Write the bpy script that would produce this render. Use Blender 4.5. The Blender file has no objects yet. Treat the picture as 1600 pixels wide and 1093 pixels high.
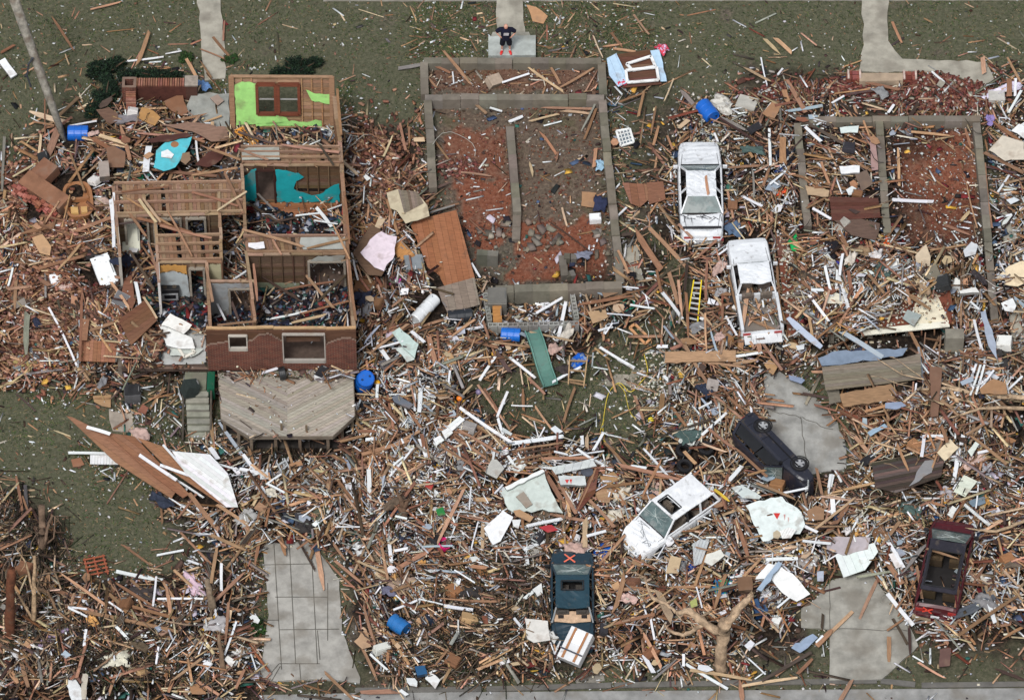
import bpy, math, random, numpy as np
from mathutils import Vector, Matrix
R = math.radians
rnd = random.Random(7)
nr = np.random.RandomState(11)
S = bpy.context.scene
col = S.collection

# ---------------------------------------------------------------- camera, sky, sun, exposure
PITCH, DIST, FPX = R(51.0), 240.0, 9120.0
cam_d = bpy.data.cameras.new('camera'); cam = bpy.data.objects.new('camera', cam_d); col.objects.link(cam)
S.camera = cam
cam_d.sensor_width = 36.0; cam_d.sensor_fit = 'HORIZONTAL'
cam_d.lens = FPX / 1600 * 36.0
cam_d.clip_start = 1.0; cam_d.clip_end = 3000.0
CP = Vector((0, -DIST * math.cos(PITCH), DIST * math.sin(PITCH)))
cam.location = CP
cam.rotation_euler = (R(90) - PITCH, 0, 0)
FW = Vector((0, math.cos(PITCH), -math.sin(PITCH))); UP = Vector((0, math.sin(PITCH), math.cos(PITCH)))

w = bpy.data.worlds.new('World'); S.world = w; w.use_nodes = True
nt = w.node_tree; bg = nt.nodes['Background']
sky = nt.nodes.new('ShaderNodeTexSky'); sky.sky_type = 'NISHITA'; sky.sun_disc = False
SUN_EL, SUN_AZ = R(58), R(200)
sky.sun_elevation = SUN_EL; sky.sun_rotation = SUN_AZ
sky.air_density = 1.0; sky.dust_density = 4.0; sky.ozone_density = 1.0
hs = nt.nodes.new('ShaderNodeHueSaturation'); hs.inputs['Saturation'].default_value = 0.35   # overcast: greyer sky
nt.links.new(sky.outputs[0], hs.inputs['Color']); nt.links.new(hs.outputs[0], bg.inputs[0])
bg.inputs[1].default_value = 0.108
sd = bpy.data.lights.new('sun', 'SUN'); sun = bpy.data.objects.new('sun', sd); col.objects.link(sun)
sd.energy = 1.85; sd.angle = R(12); sd.color = (1.0, 0.985, 0.965)
sun.rotation_euler = Vector((math.sin(SUN_AZ) * math.cos(SUN_EL), math.cos(SUN_AZ) * math.cos(SUN_EL), math.sin(SUN_EL))).to_track_quat('Z', 'Y').to_euler()
S.view_settings.view_transform = 'Standard'; S.view_settings.look = 'None'
S.view_settings.exposure = 0.24; S.view_settings.gamma = 1.0

# ---------------------------------------------------------------- pixel (1600x1093) -> world
def P(px, py, z=0.0):
    d = FW + Vector((1, 0, 0)) * ((px - 800) / FPX) + UP * ((546.5 - py) / FPX)
    t = (z - CP.z) / d.z
    return CP + d * t
def Pn(px, py, z):
    dx = (px - 800) / FPX; v = (546.5 - py) / FPX
    dy = FW.y + UP.y * v; dz = FW.z + UP.z * v
    t = (z - CP.z) / dz
    return CP.x + dx * t, CP.y + dy * t
def to_px(x, y, z=0.0):
    vx = x - CP.x; vy = y - CP.y; vz = z - CP.z
    d = vy * FW.y + vz * FW.z; u = vy * UP.y + vz * UP.z
    return 800 + vx / d * FPX, 546.5 - u / d * FPX
def lin(c):
    return tuple(((v / 255.0) / 12.92 if v / 255.0 <= 0.04045 else ((v / 255.0 + 0.055) / 1.055) ** 2.4) for v in c)

# colours, as sRGB
PAL = {'b': (142, 108, 84), 'o': (172, 134, 104), 'd': (72, 58, 50), 't': (186, 163, 133), 'g': (128, 124, 116),
       'w': (216, 219, 222), 'p': (158, 170, 182), 'y': (206, 174, 66), 'r': (120, 78, 60), 'k': (50, 46, 46), 'c': (172, 170, 164)}
WORD = {'b': 'brown', 'o': 'orange-brown', 'd': 'dark brown', 't': 'pale tan', 'g': 'weathered grey', 'w': 'white', 'p': 'pale blue-grey', 'y': 'yellow', 'r': 'reddish brown'}

def vnoise(x, y, s, seed=0):
    x = np.asarray(x, float) / s + 1000; y = np.asarray(y, float) / s + 1000
    xi = np.floor(x).astype(int); yi = np.floor(y).astype(int); fx = x - xi; fy = y - yi
    fx = fx * fx * (3 - 2 * fx); fy = fy * fy * (3 - 2 * fy)
    def h(a, b):
        n = (a * 374761393 + b * 668265263 + seed * 974634777) & 0x7fffffff
        n = ((n ^ (n >> 13)) * 1274126177) & 0x7fffffff
        return ((n ^ (n >> 16)) & 0xffff) / 65535.0
    return (h(xi, yi) * (1 - fx) + h(xi + 1, yi) * fx) * (1 - fy) + (h(xi, yi + 1) * (1 - fx) + h(xi + 1, yi + 1) * fx) * fy

# ---------------------------------------------------------------- region maps, 50 px cells
DENS = ["11111111111111111111111111111111",
        "11112211111111111221221122111111",
        "22233322112112222237421555443334",
        "24455553332322222223465666555556",
        "36777777789763222224565577666426",
        "48999977779983222223556688873236",
        "79999999889984222223556788884446",
        "99999999889994422224677788995458",
        "99999999899999522355778799999889",
        "99999999999999988887787799999998",
        "99999999999999999977888999999988",
        "87776555338999876654488753999989",
        "11144433333999843332778831699998",
        "11123344444999888754888610399988",
        "11222356689999999988999732299998",
        "43113688999999999999999999999999",
        "86211478999999999999999999999999",
        "75111355012999999999999997499999",
        "88767877002899999999999972028899",
        "89888988002789999999998873025899",
        "99999998001588999865665554003544",
        "88888888445432221112222222223333"]
WHITE = ["22222222222222222222222222222222",
         "22222222222222223233332233222222",
         "22222222223334444222222222222224",
         "22322223332222222222233333222244",
         "23333422222323222222233343322226",
         "33333442223323222222233333332226",
         "22233333334433222223333343322226",
         "22232333333443222222333343433334",
         "22233444333554322222233345554444",
         "22233555444555422222333356666444",
         "23333555533566544333333245665544",
         "33333333334777755555443434434676",
         "32333333334777755655543434334666",
         "22333444444677766655554434444444",
         "22334566655677766665554444455444",
         "22233566655666666655555555555444",
         "22222444444556666654444555555444",
         "22222333333455555444445555555433",
         "23333444433444444333345555554444",
         "44444444433444444333344444444444",
         "44333444433433333334444333333333",
         "33333333333333333333333333333333"]
def cellmap(rows):
    a = np.array([[int(c) for c in r.ljust(32, '3')[:32]] for r in rows], float)
    a = np.pad(a, 1, mode='edge')
    def f(px, py):
        u = np.clip(np.asarray(px, float) / 50.0 + 0.5, 0.0, 32.99); v = np.clip(np.asarray(py, float) / 50.0 + 0.5, 0.0, 22.99)
        i = np.floor(u).astype(int); j = np.floor(v).astype(int); fu = u - i; fv = v - j
        i = np.clip(i, 0, 32); j = np.clip(j, 0, 22)
        return (a[j, i] * (1 - fu) + a[j, i + 1] * fu) * (1 - fv) + (a[j + 1, i] * (1 - fu) + a[j + 1, i + 1] * fu) * fv
    return f
dens = cellmap(DENS); whiteness = cellmap(WHITE)

def inpoly(poly, px, py):
    px = np.asarray(px, float); py = np.asarray(py, float)
    ins = np.zeros(px.shape, bool); n = len(poly)
    for i in range(n):
        x0, y0 = poly[i]; x1, y1 = poly[(i + 1) % n]
        c = ((y0 > py) != (y1 > py)) & (px < (x1 - x0) * (py - y0) / ((y1 - y0) if y1 != y0 else 1e-9) + x0)
        ins ^= c
    return ins
# polygons in photo pixels
HOUSE = [(176, 345), (320, 338), (362, 196), (530, 196), (556, 574), (190, 574)]
DECK = [(340, 580), (551, 575), (554, 650), (519, 680), (388, 681), (346, 655)]
RFLOOR = [(1213, 372), (1262, 368), (1330, 400), (1478, 425), (1492, 505), (1232, 524)]
MIDF = [(668, 104), (938, 104), (972, 470), (700, 470)]
MIDF_IN = [(680, 165), (935, 165), (965, 455), (775, 455), (690, 400)]
RIGHTF = [(1256, 200), (1528, 196), (1550, 505), (1270, 505)]
DRIVE_L = [(410, 850), (440, 845), (488, 845), (530, 905), (534, 985), (563, 1058), (562, 1066), (500, 1060), (404, 1064), (415, 990), (420, 960)]
PAD = [(1190, 585), (1215, 578), (1268, 612), (1312, 664), (1324, 700), (1322, 732), (1270, 740), (1205, 690)]
DRIVE_R = [(1252, 950), (1275, 935), (1300, 905), (1362, 892), (1385, 930), (1420, 975), (1435, 1008), (1378, 1060), (1296, 1062), (1296, 982), (1252, 980)]
WALK_C = [(776, -12), (815, -12), (820, 62), (776, 62)]
WALK_L = [(308, -12), (344, -12), (350, 60), (352, 122), (320, 126), (314, 60)]
WALK_R = [(1346, -12), (1388, -12), (1388, 64), (1410, 92), (1540, 96), (1556, 130), (1530, 130), (1470, 112), (1342, 112), (1350, 70)]
PATH_E = [(1560, 275), (1592, 275), (1600, 420), (1608, 610), (1582, 600), (1570, 400)]
PATH_M = [(974, 388), (996, 382), (1006, 440), (1004, 468), (988, 470)]
FLAT = [DRIVE_L, PAD, DRIVE_R, WALK_C, WALK_L, WALK_R, PATH_E, PATH_M, [(760, 50), (842, 50), (842, 92), (760, 92)]]

MOUNDS = [(110, 330, 75, 70, 0.8), (100, 440, 90, 90, 0.6), (230, 230, 110, 45, 0.7), (600, 330, 45, 100, 0.6), (620, 520, 90, 90, 0.5),
          (110, 540, 90, 40, 0.4), (560, 800, 130, 60, 0.45), (1200, 860, 120, 60, 0.4), (1450, 680, 90, 60, 0.5), (1330, 440, 90, 60, 0.1),
          (690, 760, 90, 60, 0.35), (120, 1020, 120, 50, 0.6), (1400, 640, 110, 60, 0.7), (1540, 640, 50, 60, .6), (1120, 640, 60, 90, 0.3), (780, 1000, 100, 40, 0.35)]
PIT = [(752, 452), (905, 448), (912, 520), (756, 524)]
BED = [(1160, 450), (1210, 448), (1217, 498), (1168, 502)]
def gz(x, y):
    x = np.asarray(x, float); y = np.asarray(y, float)
    px, py = to_px(x, y, 0.0)
    d = dens(px, py) / 9.0
    h = 0.03 * (vnoise(x, y, 3.0, 1) - .5) + 0.03 * (vnoise(x, y, .6, 2) - .5)
    h = h + np.clip(d - 0.3, 0, 1) * (0.10 + 0.42 * vnoise(x, y, 1.6, 3) + 0.22 * vnoise(x, y, .55, 4))
    for mx, my, rx, ry, hh in MOUNDS:
        h = h + hh * np.exp(-((px - mx) / rx) ** 2 - ((py - my) / ry) ** 2) * (0.6 + 0.7 * vnoise(x, y, 1.2, 5))
    for poly in FLAT + [MIDF_IN, PIT]:
        h = np.where(inpoly(poly, px, py), 0.0 if poly in (MIDF_IN, PIT) else -0.03, h)
    h = np.where(inpoly([(x_, y_ + 24) for x_, y_ in HOUSE], px, py) | inpoly([(x_, y_ + 30) for x_, y_ in DECK], px, py), -0.05, h)
    h = np.where(inpoly([(x_, y_ + 20) for x_, y_ in RFLOOR], px, py), 0.05, h)
    h = np.where(py > 1064, h * .3, h)
    h = np.where((py < -60) | (py > 1180) | (px < -90) | (px > 1690), 0.0, h)
    return h
def zsurf(px, py):
    px = np.asarray(px, float); py = np.asarray(py, float)
    z = np.full(px.shape, 0.0)
    for _ in range(3):
        x, y = Pn(px, py, z); z = gz(x, y)
    z = np.where(inpoly(HOUSE, px, py), 1.22, z)
    z = np.where(inpoly(DECK, px, py), 1.24, z)
    z = np.where(inpoly(RFLOOR, px, py), 1.03, z)
    z = np.where(inpoly(BED, px, py), .68, z)
    return z
def zs(px, py): return float(zsurf(np.array([px]), np.array([py]))[0])

# ---------------------------------------------------------------- materials
def mat(name, base=None, rough=0.85, metal=0.0, noise=2.5, amt=0.35, bump=0.0, spec=0.3, stretch=None, fine=0.0, brick=False, alpha=1.0, dirt=None):
    m = bpy.data.materials.new(name); m.use_nodes = True
    n = m.node_tree.nodes; l = m.node_tree.links; b = n['Principled BSDF']
    b.inputs['Roughness'].default_value = rough; b.inputs['Metallic'].default_value = metal
    b.inputs['Specular IOR Level'].default_value = spec
    tc = n.new('ShaderNodeTexCoord'); src = tc.outputs['Object']
    if stretch:
        mp = n.new('ShaderNodeMapping'); mp.inputs['Scale'].default_value = stretch; l.new(src, mp.inputs[0]); src2 = mp.outputs[0]
    else: src2 = src
    if base is None:
        a = n.new('ShaderNodeAttribute'); a.attribute_name = 'Col'; cin = a.outputs['Color']
    else:
        a = n.new('ShaderNodeRGB'); a.outputs[0].default_value = (*lin(base), 1); cin = a.outputs[0]
    if brick:
        bt = n.new('ShaderNodeTexBrick'); bt.inputs['Scale'].default_value = 1.0
        bt.inputs['Brick Width'].default_value = .215; bt.inputs['Row Height'].default_value = .075; bt.inputs['Mortar Size'].default_value = .009
        bt.inputs['Color1'].default_value = (*lin((112, 58, 44)), 1); bt.inputs['Color2'].default_value = (*lin((82, 42, 34)), 1); bt.inputs['Mortar'].default_value = (*lin((120, 100, 88)), 1)
        mp2 = n.new('ShaderNodeMapping'); mp2.inputs['Rotation'].default_value = (R(90) if brick != 'flat' else 0, 0, 0); l.new(src, mp2.inputs[0]); l.new(mp2.outputs[0], bt.inputs[0]); cin = bt.outputs[0]
    no = n.new('ShaderNodeTexNoise'); no.inputs['Scale'].default_value = noise; no.inputs['Detail'].default_value = 6; no.inputs['Roughness'].default_value = .65
    l.new(src2, no.inputs['Vector'])
    mr = n.new('ShaderNodeMapRange'); mr.inputs[1].default_value = .3; mr.inputs[2].default_value = .7; mr.inputs[3].default_value = 1 - amt; mr.inputs[4].default_value = 1 + amt * .6
    l.new(no.outputs[0], mr.inputs[0])
    mx = n.new('ShaderNodeMix'); mx.data_type = 'RGBA'; mx.blend_type = 'MULTIPLY'; mx.inputs[0].default_value = 1
    l.new(cin, mx.inputs[6]); l.new(mr.outputs[0], mx.inputs[7]); out = mx.outputs[2]
    if dirt:
        n2 = n.new('ShaderNodeTexNoise'); n2.inputs['Scale'].default_value = dirt[0]; n2.inputs['Detail'].default_value = 5; l.new(src, n2.inputs['Vector'])
        cr = n.new('ShaderNodeMapRange'); cr.inputs[1].default_value = dirt[1]; cr.inputs[2].default_value = dirt[1] + .14; cr.inputs[3].default_value = 0; cr.inputs[4].default_value = dirt[2]
        l.new(n2.outputs[0], cr.inputs[0])
        m2 = n.new('ShaderNodeMix'); m2.data_type = 'RGBA'; l.new(cr.outputs[0], m2.inputs[0]); l.new(out, m2.inputs[6]); m2.inputs[7].default_value = (*lin(dirt[3]), 1); out = m2.outputs[2]
    l.new(out, b.inputs['Base Color'])
    if bump:
        bp = n.new('ShaderNodeBump'); bp.inputs['Strength'].default_value = bump; bp.inputs['Distance'].default_value = .03; l.new(no.outputs[0], bp.inputs['Height']); l.new(bp.outputs[0], b.inputs['Normal'])
    if alpha < 1: b.inputs['Alpha'].default_value = alpha
    return m
M = {}
M['wood'] = mat('weathered_wood', noise=3.0, amt=.34, stretch=(1, 7, 7), bump=.2, dirt=(1.6, .6, .45, (84, 70, 58)))
M['litter'] = mat('mixed_litter', noise=5.0, amt=.35, rough=.9)
M['white'] = mat('chipped_white_paint', noise=2.5, amt=.12, rough=.6, dirt=(2.2, .56, .55, (150, 138, 124)))
M['panel'] = mat('dirty_sheet', noise=2.0, amt=.2, rough=.8, dirt=(1.7, .54, .5, (120, 100, 84)))
M['metal'] = mat('bent_sheet_metal', noise=2.0, amt=.22, rough=.45, metal=.35, dirt=(2.0, .6, .4, (110, 100, 92)))
M['paint'] = mat('car_paint', noise=2.2, amt=.14, rough=.28, spec=.5, dirt=(4.0, .6, .55, (96, 86, 76)))
M['dark'] = mat('dark_plastic', noise=4, amt=.3, rough=.7)
M['plastic'] = mat('moulded_plastic', noise=3, amt=.12, rough=.35, spec=.5, dirt=(3.5, .62, .35, (90, 86, 78)))
M['cloth'] = mat('rumpled_cloth', noise=5, amt=.3, rough=1.0, bump=.5)
M['concrete'] = mat('stained_concrete', noise=1.7, amt=.34, rough=.95, bump=.3, dirt=(.9, .5, .55, (112, 106, 96)))
M['brick'] = mat('red_brick', noise=1.8, amt=.3, rough=.95, brick=True)
M['bark'] = mat('bare_bark', noise=5.0, amt=.5, rough=.95, bump=1.0, dirt=(2.0, .5, .6, (96, 80, 66)))
M['leaf'] = mat('foliage', noise=4, amt=.4, rough=.9)
M['glass'] = mat('dusty_glass', base=(86, 104, 104), noise=3, amt=.4, rough=.15, spec=.8, dirt=(2.5, .48, .6, (136, 142, 140)))
M['grassmat'] = mat('grass_blades', noise=.6, amt=.3, rough=.9)
M['skin'] = mat('skin', noise=8, amt=.08, rough=.6)

# ---------------------------------------------------------------- mesh builder
class MB:
    def __init__(s): s.v = []; s.f = []; s.c = []
    def add(s, vs, fs, c):
        o = len(s.v); s.v.extend([tuple(v) for v in vs]); cc = lin(c) if max(c) > 1.001 else c
        for f in fs: s.f.append([i + o for i in f]); s.c.append(cc)
    def box(s, c, sx, sy, sz, colr, M3=None, jit=0.0):
        vs = []
        for dz in (-.5, .5):
            for dx, dy in ((-.5, -.5), (.5, -.5), (.5, .5), (-.5, .5)):
                v = Vector((dx * sx, dy * sy, dz * sz)) + Vector([rnd.uniform(-jit, jit) for _ in range(3)])
                if M3 is not None: v = M3 @ v
                vs.append(Vector(c) + v)
        s.add(vs, [(3, 2, 1, 0), (4, 5, 6, 7), (0, 1, 5, 4), (1, 2, 6, 5), (2, 3, 7, 6), (3, 0, 4, 7)], colr)
    def bar(s, a, b, wd, th, colr, up=Vector((0, 0, 1))):
        a = Vector(a); b = Vector(b); d = b - a
        if d.length < 1e-6: return
        x = d.normalized(); y = up.cross(x)
        if y.length < 1e-4: y = Vector((0, 1, 0)).cross(x)
        y.normalize(); z = x.cross(y)
        s.box((a + b) / 2, d.length, wd, th, colr, Matrix((x, y, z)).transposed())
    def prism(s, poly, off, colr, sidecol=None):
        """poly: list of 3D points, off: extrusion vector"""
        n = len(poly); vs = [Vector(p) for p in poly] + [Vector(p) + off for p in poly]
        s.add(vs, [list(range(n, 2 * n)), list(range(n - 1, -1, -1))], colr)
        s.add(vs, [(i, (i + 1) % n, n + (i + 1) % n, n + i) for i in range(n)], sidecol or colr)
    def tube(s, pts, rad, colr, n=10, caps=True):
        pts = [Vector(p) for p in pts]; vs = []; fs = []
        for i, p in enumerate(pts):
            d = (pts[min(i + 1, len(pts) - 1)] - pts[max(i - 1, 0)]).normalized()
            u = d.cross(Vector((0, 0, 1)));
            if u.length < .05: u = d.cross(Vector((0, 1, 0)))
            u.normalize(); v = d.cross(u); r = rad[i] if isinstance(rad, (list, tuple)) else rad
            for k in range(n):
                a = 2 * math.pi * k / n; vs.append(p + (u * math.cos(a) + v * math.sin(a)) * r)
        for i in range(len(pts) - 1):
            for k in range(n): fs.append((i * n + k, i * n + (k + 1) % n, (i + 1) * n + (k + 1) % n, (i + 1) * n + k))
        if caps: fs.append(tuple(range(n - 1, -1, -1))); fs.append(tuple(range((len(pts) - 1) * n, len(pts) * n)))
        s.add(vs, fs, colr)
    def lathe(s, M4, prof, colr, n=20):
        """prof list of (r, x) along local X"""
        vs = []; fs = []
        for r, x in prof:
            for k in range(n):
                a = 2 * math.pi * k / n; vs.append(M4 @ Vector((x, r * math.cos(a), r * math.sin(a))))
        for i in range(len(prof) - 1):
            for k in range(n): fs.append((i * n + k, (i + 1) * n + k, (i + 1) * n + (k + 1) % n, i * n + (k + 1) % n))
        s.add(vs, fs, colr)
    def build(s, name, m, parent=None, smooth=False, M4=None, origin=None):
        me = bpy.data.meshes.new(name)
        v = s.v
        if origin is not None: v = [(a - origin[0], b - origin[1], c - origin[2]) for a, b, c in v]
        me.from_pydata(v, [], s.f)
        ca = me.color_attributes.new('Col', 'FLOAT_COLOR', 'CORNER')
        arr = np.ones((len(me.loops), 4), np.float32); k = 0
        for f, c in zip(s.f, s.c):
            arr[k:k + len(f), :3] = c; k += len(f)
        ca.data.foreach_set('color', arr.ravel())
        if smooth: me.polygons.foreach_set('use_smooth', [True] * len(me.polygons))
        me.materials.append(M[m] if isinstance(m, str) else m); me.update()
        o = bpy.data.objects.new(name, me); col.objects.link(o)
        if parent is not None: o.parent = parent
        if origin is not None: o.location = origin
        if M4 is not None: o.matrix_local = M4
        return o
def tag(o, label=None, cat=None, group=None, kind=None):
    if label: o['label'] = label
    if cat: o['category'] = cat
    if group: o['group'] = group
    if kind: o['kind'] = kind
    return o
def empty(name, loc=(0, 0, 0), label=None, cat=None, group=None, M4=None):
    o = bpy.data.objects.new(name, None); col.objects.link(o); o.location = loc; o.empty_display_size = .3
    if M4 is not None: o.matrix_world = M4
    return tag(o, label, cat, group)
def jit(c, a=12):
    k = rnd.uniform(-a, a); return tuple(max(2, min(252, v + k + rnd.uniform(-a * .25, a * .25))) for v in c)

def clip_half(poly, n, d):
    out = []
    for i in range(len(poly)):
        a = poly[i]; b = poly[(i + 1) % len(poly)]
        da = a.x * n[0] + a.y * n[1] - d; db = b.x * n[0] + b.y * n[1] - d
        if da <= 0: out.append(a)
        if (da < 0 < db) or (db < 0 < da): out.append(a + (b - a) * (da / (da - db)))
    return out
def stripes(mb, poly, dirv, wid, off, base, amt=14, gap=.012):
    """poly: planar convex list of 3D points; boards along dirv (xy)"""
    dv = Vector((dirv[0], dirv[1])).normalized(); n = (-dv.y, dv.x)
    ds = [p.x * n[0] + p.y * n[1] for p in poly]; a = min(ds)
    while a < max(ds):
        q = clip_half(poly, n, a + wid - gap); q = clip_half(q, (-n[0], -n[1]), -a)
        if len(q) > 2: mb.prism(q, off, jit(base, amt))
        a += wid

def bulk_boxes(name, x, y, z, yaw, pitch, roll, L, W, T, cols, m, kind='stuff', label=None, cat=None, jitter=.25):
    n = len(x)
    base = np.array([[-.5, -.5, -.5], [.5, -.5, -.5], [.5, .5, -.5], [-.5, .5, -.5], [-.5, -.5, .5], [.5, -.5, .5], [.5, .5, .5], [-.5, .5, .5]])
    v = np.repeat(base[None], n, 0) * np.stack([L, W, T], 1)[:, None, :]
    v[:, :, 0] += nr.uniform(-jitter, jitter, (n, 8)) * np.minimum(L, W * 2.5)[:, None]
    v[:, :, 1] += nr.uniform(-.12, .12, (n, 8)) * W[:, None]
    cy, sy, cp, sp, cr, sr = np.cos(yaw), np.sin(yaw), np.cos(pitch), np.sin(pitch), np.cos(roll), np.sin(roll)
    Y = v[:, :, 1] * cr[:, None] - v[:, :, 2] * sr[:, None]; Z = v[:, :, 1] * sr[:, None] + v[:, :, 2] * cr[:, None]; X = v[:, :, 0]
    X, Z = X * cp[:, None] - Z * sp[:, None], X * sp[:, None] + Z * cp[:, None]
    X, Y = X * cy[:, None] - Y * sy[:, None], X * sy[:, None] + Y * cy[:, None]
    v = np.stack([X + x[:, None], Y + y[:, None], Z + z[:, None]], 2).reshape(-1, 3)
    q = np.array([[3, 2, 1, 0], [4, 5, 6, 7], [0, 1, 5, 4], [1, 2, 6, 5], [2, 3, 7, 6], [3, 0, 4, 7]])
    f = (q[None] + (np.arange(n) * 8)[:, None, None]).reshape(-1)
    me = bpy.data.meshes.new(name); me.vertices.add(n * 8); me.vertices.foreach_set('co', v.ravel())
    me.loops.add(n * 24); me.loops.foreach_set('vertex_index', f)
    me.polygons.add(n * 6); me.polygons.foreach_set('loop_start', np.arange(n * 6) * 4); me.polygons.foreach_set('loop_total', np.full(n * 6, 4))
    me.update(calc_edges=True)
    ca = me.color_attributes.new('Col', 'FLOAT_COLOR', 'POINT'); a = np.ones((n * 8, 4), np.float32); a[:, :3] = np.repeat(cols, 8, 0)
    ca.data.foreach_set('color', a.ravel())
    me.materials.append(M[m]); o = bpy.data.objects.new(name, me); col.objects.link(o)
    if kind: o['kind'] = kind
    if label: o['label'] = label; o['category'] = cat
    return o
def pick(keys, n, amt=16, pal=None):
    pal = pal or PAL
    base = np.array([pal[k] for k in keys], float)[nr.randint(0, len(keys), n)]
    base = base + nr.uniform(-amt, amt, (n, 1)) + nr.uniform(-amt * .3, amt * .3, (n, 3))
    base = np.clip(base, 8, 250) / 255.0
    return ((base + .055) / 1.055) ** 2.4
def sample(n, wfun, box=(-40, -40, 1640, 1130)):
    X = []; Y = []; c = 0
    while c < n:
        px = nr.uniform(box[0], box[2], n * 2); py = nr.uniform(box[1], box[3], n * 2)
        k = nr.uniform(0, 1, n * 2) < wfun(px, py)
        X.append(px[k]); Y.append(py[k]); c += k.sum()
        if len(X) > 60: break
    return np.concatenate(X)[:n], np.concatenate(Y)[:n]
CLEAR = [DRIVE_L, PAD, DRIVE_R, WALK_C, [(765, 45), (838, 45), (838, 88), (765, 88)],
         [(355, 110), (525, 110), (530, 198), (355, 198)], [(380, 258), (530, 258), (530, 308), (380, 308)], [(325, 515), (556, 515), (556, 572), (325, 572)],
         [(645, 340), (715, 335), (745, 490), (690, 490)], [(344, 590), (552, 590), (552, 655), (515, 680), (390, 680), (344, 655)], WALK_L, WALK_R, [(1062, 216), (1130, 216), (1128, 368), (1062, 368)], [(1140, 368), (1206, 368), (1212, 452), (1142, 452)],
         [(865, 862), (926, 862), (926, 990), (865, 990)], [(985, 825), (1095, 745), (1115, 795), (1015, 868)], [(1440, 815), (1510, 815), (1487, 950), (1425, 945)], [(290, 585), (327, 585), (327, 680), (290, 680)],
         [(1160, 655), (1205, 655), (1275, 770), (1245, 775)],
         [(100, 270), (146, 270), (150, 345), (100, 345)], [(40, 265), (108, 265), (108, 345), (40, 345)], [(1070, 435), (1100, 435), (1096, 508), (1068, 508)], [(818, 512), (852, 512), (868, 606), (842, 606)], [(872, 976), (930, 976), (925, 1042), (872, 1042)],
         [(1052, 688), (1118, 688), (1100, 742), (1056, 742)], [(553, 576), (590, 576), (590, 614), (553, 614)], [(778, 508), (818, 508), (818, 538), (778, 538)], [(606, 960), (642, 960), (642, 994), (606, 994)], [(102, 194), (144, 194), (144, 224), (102, 224)], [(1086, 154), (1124, 154), (1124, 196), (1086, 196)], [(240, 425), (330, 425), (330, 500), (240, 500)], [(752, 450), (905, 448), (912, 516), (756, 518)], [(386, 684), (524, 684), (540, 708), (380, 706)], [(1278, 545), (1442, 545), (1442, 612), (1284, 615)], [(1256, 524), (1480, 512), (1478, 545), (1262, 550)], [(1212, 374), (1240, 380), (1250, 520), (1228, 524)], [(1420, 455), (1484, 455), (1490, 510), (1350, 522)],
         [(1238, 190), (1256, 190), (1273, 360), (1254, 360)], [(1368, 188), (1382, 188), (1394, 366), (1378, 366)], [(1520, 190), (1536, 190), (1564, 500), (1544, 500)], [(1166, 780), (1254, 780), (1258, 842), (1180, 846)], [(786, 738), (870, 738), (880, 802), (790, 798)], [(1304, 850), (1372, 850), (1368, 900), (1308, 904)], [(1362, 712), (1475, 712), (1475, 765), (1366, 768)], [(238, 212), (300, 212), (292, 270), (240, 270)],
         [(255, 545), (320, 545), (320, 570), (240, 570)], [(248, 488), (305, 488), (318, 560), (255, 560)], [(100, 650), (210, 680), (372, 792), (350, 796), (270, 780), (180, 725)], [(635, 345), (715, 335), (750, 485), (690, 492)], [(945, 78), (1042, 78), (1044, 138), (950, 138)], [(195, 120), (330, 120), (330, 158), (195, 158)], [(642, 455), (690, 455), (690, 510), (642, 510)], [(120, 400), (192, 400), (192, 446), (130, 446)]]
LAWNS = [[(690, 575), (780, 590), (900, 545), (1010, 500), (1030, 420), (985, 330), (1010, 330), (1085, 430), (1070, 550), (1040, 640), (1050, 720), (990, 745), (940, 690), (800, 675), (735, 625)],
         [(-40, 610), (200, 650), (110, 700), (250, 790), (300, 850), (270, 890), (160, 880), (60, 800), (-40, 740)], [(-40, -40), (640, -40), (640, 120), (520, 110), (360, 100), (150, 100), (90, 200), (-40, 240)], [(540, 90), (655, 90), (660, 220), (560, 180)],
         [(980, -40), (1640, -40), (1640, 90), (1340, 110), (1060, 150), (1050, 200), (965, 200), (1045, 120)], [(1500, 630), (1640, 640), (1640, 720), (1560, 680)], [(1400, 1030), (1640, 960), (1640, 1100), (1400, 1100)], [(1220, 960), (1300, 985), (1290, 1060), (1180, 1064), (1170, 990)], [(536, 880), (570, 930), (580, 1060), (550, 1060)], [(-40, 1064), (1640, 1062), (1640, 1140), (-40, 1140)]]
def clear_mask(px, py, keep=.05):
    m = np.ones(np.shape(px))
    for p in CLEAR: m = np.where(inpoly(p, px, py), keep, m)
    qx = np.asarray(px, float) + 30 * (vnoise(px, py, 26, 41) - .5); qy = np.asarray(py, float) + 30 * (vnoise(px, py, 26, 42) - .5)
    for p in LAWNS: m = np.where(inpoly(p, qx, qy), m * .22, m)
    return m

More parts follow.
